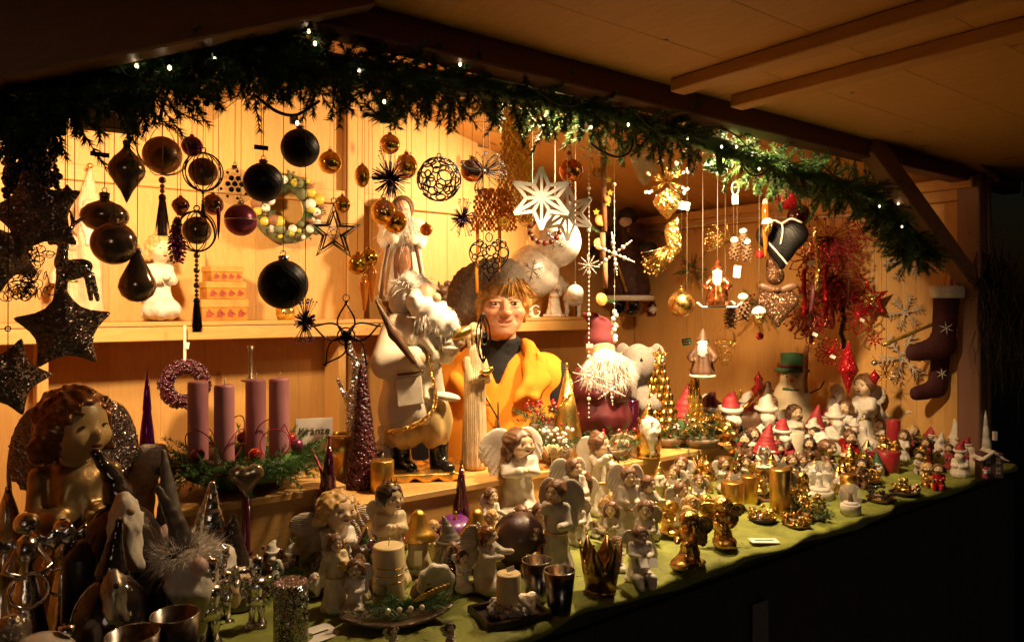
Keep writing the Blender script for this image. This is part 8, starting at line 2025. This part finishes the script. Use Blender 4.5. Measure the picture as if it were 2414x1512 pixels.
fig(FG, 'dark winged figurine left of the slim cream angel', 'angel figure', 2108, 1045, 925, .2, 1.95, pose='stand', arms='hold', rh=.13, hair='curly', m=('resin', 'paleskin', 'hairbrown', 'leather'), wing=(.28, .5, 10))
fig('girl_figure', 'red-dressed angel girl with round skirt left of the red candles', 'figurine', 2003, 1110, 1012, .3, 1.66, pose='stand', arms='hold', rh=.15, hair='bun', m=('redgloss', 'paleskin', 'hairbrown', 'redgloss'), wing=(.2, .35, 30), fat=1.3)
fig('girl_figure', 'girl figurine with red bow near the tall red candle', 'figurine', 2150, 1075, 1000, 0, 1.72, pose='stand', arms='hold', rh=.17, hair='curly', m=('redmatte', 'paleskin', 'hairgold', 'redmatte'), wing=None, fat=1.2)
fig('doll_figure', 'left of the two shiny pink-skirted dolls at the cloth edge', 'figurine', 2185, 1148, 1090, .2, 1.28, pose='sit', arms='hold', rh=.17, hair='curly', m=('goldleaf', 'paleskin', 'hairgold', 'gold'), wing=None)
fig('doll_figure', 'right of the two shiny pink-skirted dolls at the cloth edge', 'figurine', 2212, 1152, 1092, -.1, 1.25, pose='sit', arms='hold', rh=.17, hair='curly', m=('redgloss', 'paleskin', 'hairbrown', 'redgloss'), wing=None, fat=1.3)
fig('doll_figure', 'brown-haired doll figurine beside the wide red candle', 'figurine', 2165, 1115, 1062, 0, 1.50, pose='sit', arms='hold', rh=.17, hair='short', m=('resin', 'paleskin', 'hairdark', 'resin'), wing=None)
fig('elf_figure', 'child figurine in a white bobble hat crouching left of the red angel girl', 'figurine', 1950, 1120, 1035, .4, 1.60, pose='kneel', arms='pray', hy=.5, rh=.19, hair='short', m=('leather', 'paleskin', 'hairbrown', 'leather'), wing=None)
t, H, s = put('elf_hat', 'long drooping white felt hat on the crouching child', 'hat', 1938, 1082, 1022, .3, 1.585, spot(1950, 1120, 1035, 1.60)[0].z + spot(1950, 1120, 1035, 1.60)[1] * .80)
part('felt', sdf((-.9, -.5, -.6), (.6, .6, .8), .06, lambda g: smin(smax(ell(g, (0, 0, .1), (.5, .5, .45)), -(g.Z - .0), .05), chain(g, [(0, 0, .45), (-.4, 0, .45), (-.65, 0, .0)], [.25, .2, .1]), .15), .055), 'fur', t); part('brim', MB().ring((0, 0, 0), .028, .006, ax=(0, 0, 1), n=18, k=6), 'fur', t)
for i, (u, vt, lab) in enumerate(((1800, 1030, 'ballerina figurine with raised arms on a thin stick, left one'), (1880, 1052, 'ballerina figurine with raised arms on a thin stick, right one'))):
    p, H = spot(u, 1195 - 20 * i, vt, 1.44 + .1 * i, CZ)
    t = thing('ballerina_figure', lab, 'figurine', p, facing(p) + .3, 'ballerinas on sticks')
    part('base', MB().box((0, 0, .006), (.05, .05, .012), bev=.002), 'leather', t, smooth=False); part('stick', MB().tube([(0, 0, .01), (0, 0, H * .45)], .0035, 6), 'carved', t)
    k = H * .55
    sub = MB()
    part('body', sdf((-.3, -.25, 0), (.3, .25, .8), .026, lambda g: smin(smin(cap(g, (0, 0, .15), (0, 0, .5), .05, .09), ell(g, (0, 0, .22), (.24, .2, .05)) + .015 * np.sin(np.arctan2(g.Y, g.X) * 9), .05), smin(chain(g, [(-.08, 0, .5), (-.18, -.03, .6), (-.12, -.02, .8)], [.045, .04, .035]), chain(g, [(.08, 0, .5), (.16, -.05, .62), (.08, -.03, .8)], [.045, .04, .035]), .02), .03), k).tf(Matrix.Translation((0, 0, H * .42))), 'resin', t)
    part('head', sdf((-.12, -.14, .52), (.12, .12, .82), .016, lambda g: head_sdf(g, (0, -.01, .66), .095, .2), k).tf(Matrix.Translation((0, 0, H * .42))), 'paleskin', t)
    part('hair', sdf((-.16, -.16, .5), (.16, .18, .84), .018, lambda g: hair_sdf(g, (0, -.01, .66), .098, .2, 'curly'), k).tf(Matrix.Translation((0, 0, H * .42))), 'oldsilver', t)
def globe(label, u, vb, vt, r, m_base, inner, y=None):
    t, H, s = put('snow_globe', label, 'snow globe', u, vb, vt, 0, y); R = r * s; zc = H - R
    hb = max(.012, zc - R * .78)
    part('base', MB().lathe([(0, 0), (R * .86, 0), (R * .84, hb * .9), (R * .78, hb), (0, hb)], 26), m_base, t)
    part('dome', MB().ball((0, 0, zc), R, 30, 20), 'dome', t)
    part('snow_bed', MB().ball((0, 0, zc - R * .70), (R * .62, R * .62, R * .16), 18, 9), 'snowy', t)
    part('figure', sdf((-.4, -.4, 0), (.4, .4, 1.0), .05, lambda g: smin(cap(g, (0, 0, .1), (0, 0, .5), .24, .14), ell(g, (0, -.02, .74), .17), .08) + lump(g, 18, .04), R * 1.1).tf(Matrix.Translation((0, 0, zc - R * .68))), inner, t)
globe('large snow globe with white figure inside', 1930, 1172, 1085, 39, 'resinwhite', 'snowy')
globe('small snow globe with pale base at the cloth edge', 2004, 1212, 1138, 27, 'resinwhite', 'leather')
# cottage
t, H, s = put('cottage_ornament', 'small dark cottage with snowy roof and lattice windows', 'cottage', 2330, 1122, 1018, .45, 1.24); W = 46 * s
part('walls', MB().box((0, 0, H * .28), (W, W * .8, H * .56), bev=.002), 'brick', t, smooth=False)
part('roof', sdf((-1, -1, 0), (1, 1, 1), .07, lambda g: smax(np.maximum(np.abs(g.X) * .75 + g.Z - .62, np.abs(g.Y) - .72), -(np.abs(g.X) * .75 + g.Z - .40), .05) + lump(g, 9, .04), W * .78).tf(Matrix.Translation((0, 0, H * .42))), 'snowy', t)
for x in (-.24, .24):
    for z_ in (.17, .40):
        w_o = part('window', MB().box((x * W, -W * .405, z_ * H), (W * .2, .003, H * .15)), 'winpane', t, smooth=False)  # pale panes in one even colour
        part('lattice', MB().box((x * W, -W * .41, z_ * H), (W * .03, .003, H * .15)).box((x * W, -W * .412, z_ * H), (W * .2, .003, H * .02)), 'brick', w_o, smooth=False)
part('chimney', MB().box((W * .28, 0, H * .92), (W * .18, W * .18, H * .2), bev=.001), 'snowy', t, smooth=False)
conetree('tiny snowy fir ornament behind the cottage', 2322, 1080, 968, 34, 'frost', 4, 1.45)
for (u, vb, vt, y, lab) in ((2300, 1115, 1050, 1.30, 'white goose-like bird ornament left of the cottage'), (2045, 1075, 1000, 1.84, 'white dove ornament between the small Santa and the red candles')):
    t, H, s = put('bird_ornament', lab, 'bird', u, vb, vt, -.4, y)
    part('body', sdf((-.4, -.3, 0), (.4, .3, 1.0), .04, lambda g: smin(smin(ell(g, (.05, 0, .32), (.28, .2, .28)), cap(g, (-.1, 0, .45), (-.14, 0, .78), .12, .10), .08), ell(g, (-.16, 0, .84), .12), .05), H), 'resinwhite', t); part('beak', MB().lathe([(.05 * H, 0), (.03 * H, .06 * H), (0, .1 * H)], 8, c=(-.27 * H, 0, .83 * H), M=rotm('Y', -90)), 'waxorange', t)
t, H, s = put('red_finial', 'tall glossy red tiered finial left of the snowman', 'finial', 1787, 1010, 872, 0, 1.96); part('finial', MB().lathe([(0, 0), (.2 * H, 0), (.12 * H, .1 * H), (.18 * H, .22 * H), (.08 * H, .32 * H), (.24 * H, .46 * H), (.23 * H, .52 * H), (.07 * H, .58 * H), (.13 * H, .68 * H), (.05 * H, .76 * H), (.08 * H, .86 * H), (.02 * H, .94 * H), (0, H)], 20), 'redgloss', t); part('foot', MB().lathe([(0, 0), (.24 * H, 0), (.2 * H, .05 * H), (0, .05 * H)], 18), 'gold', t)
t, H, s = put('wooden_sleigh', 'dark carved sleigh shape behind the grey-bearded Santa', 'ornament', 1735, 1000, 882, 0, 1.99); part('shell', sdf((-.5, -.25, 0), (.5, .25, 1.0), .045, lambda g: smax(smin(ell(g, (0, 0, .35), (.38, .2, .34)), cap(g, (.3, 0, .4), (.38, 0, .9), .12, .05), .1), -ell(g, (-.02, 0, .62), (.3, .16, .32)), .04), H), 'leather', t); part('trim', MB().tube([(-.38 * H, 0, .4 * H), (0, -.2 * H, .5 * H), (.38 * H, 0, .9 * H)], .03 * H, 6), 'copper', t)
for i, (u, v, lab) in enumerate(((2040, 1135, 'star-shaped tealight holder with brown leaves'), (1795, 1228, 'gold beaded dish with bells on the front right'), (2075, 1180, 'glittering dark tealight crown near the small snow globe'), (1875, 1240, 'gold berry tealight crown at the cloth edge'), (2132, 1165, 'low golden dish with seated bear at the cloth edge'))):
    t, H, s = put('tealight_holder', lab, 'tealight holder', u, v, v - 40, 0); R = 30 * s
    part('dish', MB().lathe([(0, 0), (R * .9, 0), (R * 1.1, .012), (R, .014), (0, .008)], 22), 'tray' if i in (1, 4) else 'crowncopper', t); scatter(t, 'beads', 60, R, .003, .006, ('oldgold', 'goldglitter', 'ceramicdark', 'goldglitter', 'oldgold')[i], .012, .7, True); part('tealight', MB().lathe([(0, .01), (R * .5, .01), (R * .5, .024), (0, .023)], 18), 'silver' if i != 4 else 'oldgold', t)
    if i == 4: part('bear', sdf((-.3, -.3, 0), (.3, .3, 1), .05, lambda g: smin(ell(g, (0, 0, .3), (.24, .22, .3)), smin(ell(g, (0, -.03, .72), .18), smin(ell(g, (-.14, 0, .88), .07), ell(g, (.14, 0, .88), .07), .02), .03), .05), .05).tf(Matrix.Translation((0, 0, .012))), 'oldgold', t)
for i, (u, vb, lab) in enumerate(((2158, 1165, 'blank white price card near the pink-skirted dolls'), (2148, 1166, 'folded white label at the cloth edge on the right'))):
    t, H, s = put('price_card', lab, 'card', u, vb, vb - 30, -.3, None); part('card', MB().box((0, 0, .016), (.028, .0015, .03), M=rotm('X', -14)), 'paper', t, smooth=False); part('stand', MB().box((0, .006, .004), (.02, .012, .006)), 'paper', t, smooth=False)
for i, (u, vb, vt, m, hat_, y, lab) in enumerate(((1702, 1010, 935, 'felt', 'felt', 1.98, 'dark red felt gnome behind the grey-bearded Santa'), (2080, 1050, 955, 'resin', 'resinwhite', 1.92, 'pale gnome near the golden wire star'), (2195, 1060, 985, 'resin', 'redmatte', 1.84, 'gnome with red cap near the right wall'), (2240, 1055, 968, 'winered', 'winered', 1.80, 'wine red gnome at the right wall'), (2215, 1090, 1015, 'resinwhite', 'snowy', 1.62, 'white gnome behind the pink-skirted dolls'), (2255, 1070, 985, 'resin', 'snowy', 1.68, 'gnome with white cap left of the post'), (1990, 1110, 1060, 'leather', 'leather', 1.55, 'small brown gnome beside the large snow globe'), (2068, 1120, 1060, 'resin', 'hatgreen', 1.58, 'gnome with green cap left of the wide red candle'), (1610, 1020, 900, 'winered', 'redmatte', 1.97, 'red felt gnome between the golden trees'))):
    t, H, s = put('gnome_figure', lab, 'gnome', u, vb, vt, 0, y); gnome(t, H, (hat_, 'snowy', 'skin', m), (.06 * (-1) ** i, 0), .2, .46, .06)

# more of the crowd
W4 = ('resinwhite', 'paleskin', 'hairbrown', 'resinwhite'); R4 = ('redmatte', 'paleskin', 'hairbrown', 'redmatte'); B4 = ('leather', 'paleskin', 'hairdark', 'leather')
for (nm, lab, u, vb, vt, m, ps, ar, hr, wg) in (
    ('girl_figure', 'curly-haired brown figurine with raised hand left of the bobble hat child', 1908, 1112, 1030, B4, 'stand', 'one', 'curly', None),
    ('doll_figure', 'brown doll figurine right of the large snow globe', 2032, 1150, 1080, B4, 'sit', 'hold', 'curly', None),
    ('angel_figure', 'small white angel behind the two red candles', 2072, 1062, 985, W4, 'stand', 'pray', 'short', (.2, .4, 30)),
    ('angel_figure', 'tiny red angel behind the brown-haired doll', 2182, 1098, 1030, R4, 'stand', 'pray', 'bun', (.2, .4, 30)),
    ('angel_figure', 'tiny red angel at the foot of the wine red gnome', 2236, 1105, 1045, R4, 'stand', 'hold', 'short', (.2, .4, 30)),
    ('angel_figure', 'small white angel right of the tall red candle', 2130, 1085, 1012, W4, 'stand', 'hold', 'curly', (.2, .4, 30)),
    ('angel_figure', 'small gold angel below the golden cherub bust', 1665, 1160, 1085, ('oldgold',) * 4, 'stand', 'pray', 'short', (.24, .5, 25)),
    ('angel_figure', 'gold angel half behind the tall ribbed candle', 1790, 1165, 1085, ('oldgold',) * 4, 'kneel', 'hold', 'curly', (.3, .5, 15)),
    ('angel_figure', 'grey angel left of the seated gold Santa figures', 1440, 1285, 1180, ('resin', 'paleskin', 'hairbrown', 'resin'), 'stand', 'hold', 'long', (.24, .5, 25)),
    ('angel_figure', 'small cream angel between crown and reading angel', 1455, 1345, 1262, W4, 'kneel', 'pray', 'short', (.24, .5, 25)),
    ('angel_figure', 'white angel just left of the flute angel', 1370, 1245, 1105, W4, 'stand', 'pray', 'long', (.24, .5, 25)),
    ('angel_figure', 'gold angel sitting right of the glittering feathered one', 1662, 1240, 1165, ('goldleaf',) * 4, 'sit', 'cheek', 'curly', (.24, .4, 25)),
    ('angel_figure', 'small white angel behind the banded cream candle and the cherub', 705, 1290, 1195, W4, 'stand', 'pray', 'curly', (.24, .5, 25)),
    ('angel_figure', 'small cream angel between the gnome and the violet apple', 1020, 1318, 1225, ('cream', 'paleskin', 'hairgold', 'feather'), 'stand', 'hold', 'short', (.24, .5, 25)),
    ('angel_figure', 'dim silver angel in the shadow behind the lone nutcracker', 655, 1290, 1190, ('oldsilver',) * 4, 'stand', 'hold', 'curly', (.24, .5, 25)),
    ('angel_figure', 'brown-winged angel near the side wall behind the white Santas', 1995, 1010, 935, ('resin', 'paleskin', 'hairbrown', 'leather'), 'stand', 'hold', 'short', (.28, .5, 15)),
    ('girl_figure', 'white girl figurine at the foot of the snowman', 1835, 1060, 985, W4, 'stand', 'hold', 'curly', None)):
    fig(nm, lab, 'figurine' if wg is None else 'angel figure', u, vb, vt, .2 if u % 2 else -.2, pose=ps, arms=ar, rh=.15, hair=hr, m=m, wing=wg, eyes=m[1] == 'paleskin', h=.022)
candle('white pillar candle near the right post', 2270, 1040, 955, 16, 'waxwhite', False)
candle('small gold candle behind the spread-winged gold angel', 1765, 1185, 1120, 20, 'goldwax', False)
arrangement('low red berry wreath between the red figures', 2060, 1100, None, .05, 'berryred', 24, 'potclay', 40, h0=.012)
arrangement('dark fir wreath with cones at the wall behind the red candles', 2060, 1040, None, .07, 'cinnamon', 30, 'potclay', 26, 'needle', h0=.03)
arrangement('gold leaf posy behind the seated gold angels', 1735, 1130, None, .05, 'goldglitter', 20, 'potclay', 40, leaves=10, h0=.02)
arrangement('added dark fir bowl with wine baubles shading the gap below the advent wreath', 640, 1230, 1.66, .06, 'winegloss', 40, 'winegloss', 30, 'needle', h0=.03)  # added dark greens standing in for the shade before the step
t, H, s = put('wooden_rose', 'pale carved rose beside the large kneeling angel', 'flower', 1302, 1130, 1040, 0, 1.74)
for k in range(9): a = k * 2.4; part('petal', sdf((-.5, -.3, 0), (.5, .3, 1.2), .09, lambda g: ell(g, (0, 0, .6), (.42, .12, .6)), H * .42).tf(Matrix.Translation((0, 0, H * .4)) @ Matrix.Rotation(a, 4, 'Z') @ Matrix.Translation((0, H * (.05 + .02 * k), 0)) @ Matrix.Rotation(-.12 * k * .5, 4, 'X')), 'carved', t)
part('stem', MB().tube([(0, 0, 0), (0, 0, H * .45)], .006, 6), 'carved', t)

# packed rows: further figures of a few kinds, each a thing of its own
def copy_tree(o, parent=None):
    c = o.copy(); COL.objects.link(c); c.parent = parent
    for ch in list(o.children): copy_tree(ch, c)
    return c
FOOT = [(o.location.x, o.location.y, .035 if o.get('category') in ('candle', 'figurine', 'gnome', 'angel figure', 'santa figure') else .06) for o in bpy.data.objects if o.parent is None and o.get('label') and CZ - .01 < o.location.z < 1.2 and 1.1 < o.location.y < 2.4]
ORD = ('first', 'second', 'third', 'fourth', 'fifth', 'sixth', 'seventh', 'eighth', 'ninth')
def crowd(name, label, cat, zone, n, hs, build, group):
    proto = None; k = tries = 0; made = []
    while k < n and tries < 600:
        tries += 1
        x, y = RNG.uniform(zone[0], zone[1]), RNG.uniform(zone[2], zone[3]); h = RNG.uniform(*hs); r = .13 * h + .010
        if 1.70 < y < 2.12 and .38 < x < 2.36 and zone[3] < 2.1: continue
        if any((x - a) ** 2 + (y - b) ** 2 < (r + c * .6) ** 2 for a, b, c in FOOT): continue
        z = riser_z(x) if 1.72 < y < 2.1 else CZ
        pos = Vector((x, y, z))
        if proto is None:
            o = proto = thing(name, label, cat, pos, 0, group); build(o, .15)
        else: o = copy_tree(proto)
        o.location = pos; o.rotation_euler = (0, 0, facing(pos) + RNG.normal() * .5); o.scale = (h / .15 * 1.12, h / .15 * 1.12, h / .15)
        FOOT.append((x, y, r)); k += 1; made.append((((x * CA - y * SA) / depth(pos)), o))
    for i, (_, o) in enumerate(sorted(made, key=lambda e: e[0])): o['label'] = ORD[i] + ' from the left among ' + label
ZR = (2.38, 3.36, 1.62, 2.36); ZF = (1.9, 3.1, 1.26, 1.72); ZM = (1.12, 2.0, 1.30, 1.69); ZL = (.55, 1.1, 1.36, 1.70)
A_ = lambda m, ps, ar, hr, wg=(.24, .5, 25): (lambda t, H: angel(t, H, ps, ar, .15, .14, hr, m, wg, 1.1, eyes=m[1] == 'paleskin', h=.024))
S_ = lambda m: (lambda t, H: santa(t, H, m, 'hold', .14, 1.35, boots=False, h=.024))
for z_, n_, hs, nm, cat, lab, bf in (
    (ZR, 9, (.15, .26), 'santa_figure', 'santa figure', 'the small red-coated Santas in the right back rows', S_(RED)),
    (ZR, 9, (.15, .27), 'santa_figure', 'santa figure', 'the small all-white Santas in the right back rows', S_(WS)),
    (ZR, 9, (.14, .24), 'angel_figure', 'angel figure', 'the small white angels in the right back rows', A_(W4, 'stand', 'pray', 'curly')),
    (ZR, 9, (.11, .17), 'girl_figure', 'figurine', 'the little brown-clad figurines in the right back rows', A_(B4, 'sit', 'hold', 'short', None)),
    (ZR, 9, (.13, .21), 'gnome_figure', 'gnome', 'the wine red gnomes in the right back rows', lambda t, H: gnome(t, H, ('redmatte', 'snowy', 'skin', 'winered'), (.08, 0), .2, .46, .06)),
    (ZR, 8, (.16, .27), 'cone_tree', 'cone tree', 'the small gold cone trees in the right back rows', lambda t, H: part('cone', MB().lathe([(0, 0), (.3 * H, 0), (.18 * H, .36 * H), (.22 * H, .36 * H), (.1 * H, .7 * H), (.13 * H, .7 * H), (0, H)], 18, folds=9, amp=.06), 'goldglass', t)),
    (ZF, 6, (.06, .10), 'pillar_candle', 'candle', 'the short gold pillar candles right of the ivy', lambda t, H: part('wax', MB().lathe([(0, 0), (.27 * H, 0), (.27 * H, .96 * H), (.22 * H, H), (0, .97 * H)], 22), 'goldwax', t)),
    (ZF, 9, (.09, .14), 'angel_figure', 'angel figure', 'the golden kneeling angels right of the ivy', A_(('oldgold',) * 4, 'kneel', 'hold', 'curly')),
    (ZF, 8, (.08, .13), 'angel_figure', 'angel figure', 'the little grey angels right of the ivy', A_(('resin', 'paleskin', 'hairbrown', 'resin'), 'kneel', 'pray', 'long')),
    (ZF, 7, (.09, .13), 'santa_figure', 'santa figure', 'the little gold Santas right of the ivy', lambda t, H: gnome(t, H, ('gold', 'resinwhite', 'paleskin', 'oldgold'), (.03, 0), .18, .62, .04)),
    (ZM, 8, (.11, .15), 'angel_figure', 'angel figure', 'the small grey standing angels mid counter', A_(('resin', 'paleskin', 'hairbrown', 'feather'), 'stand', 'hold', 'short')),
    (ZM, 7, (.09, .12), 'angel_figure', 'angel figure', 'the small cream kneeling angels mid counter', A_(('cream', 'paleskin', 'hairgold', 'cream'), 'kneel', 'pray', 'curly')),
    (ZL, 6, (.08, .12), 'angel_figure', 'angel figure', 'the shaded white kneeling angels left of the candles', A_(W4, 'kneel', 'hold', 'curly')),
    (ZL, 4, (.08, .12), 'gnome_figure', 'gnome', 'the dark glazed gnomes left of the candles', lambda t, H: gnome(t, H, ('ceramicdark', 'resinwhite', 'paleskin', 'ceramicdark'), (.05, 0), .18, .5, .05))):
    crowd(nm, lab, cat, z_, n_, hs, bf, lab[4:])

n = 520
P = np.stack([RNG.uniform(.5, 3.3, n), RNG.uniform(1.17, 1.7, n), np.full(n, TZ + .0085)], -1); D = RNG.normal(size=(n, 3)); D[:, 2] = .02
o = part('fallen_needles', MB().blades(P, D, .006 + .012 * RNG.random(n), .0016, 1), 'needle2', kind='stuff'); o['label'] = 'fallen fir needles scattered over the green cloth'; o['category'] = 'needles'
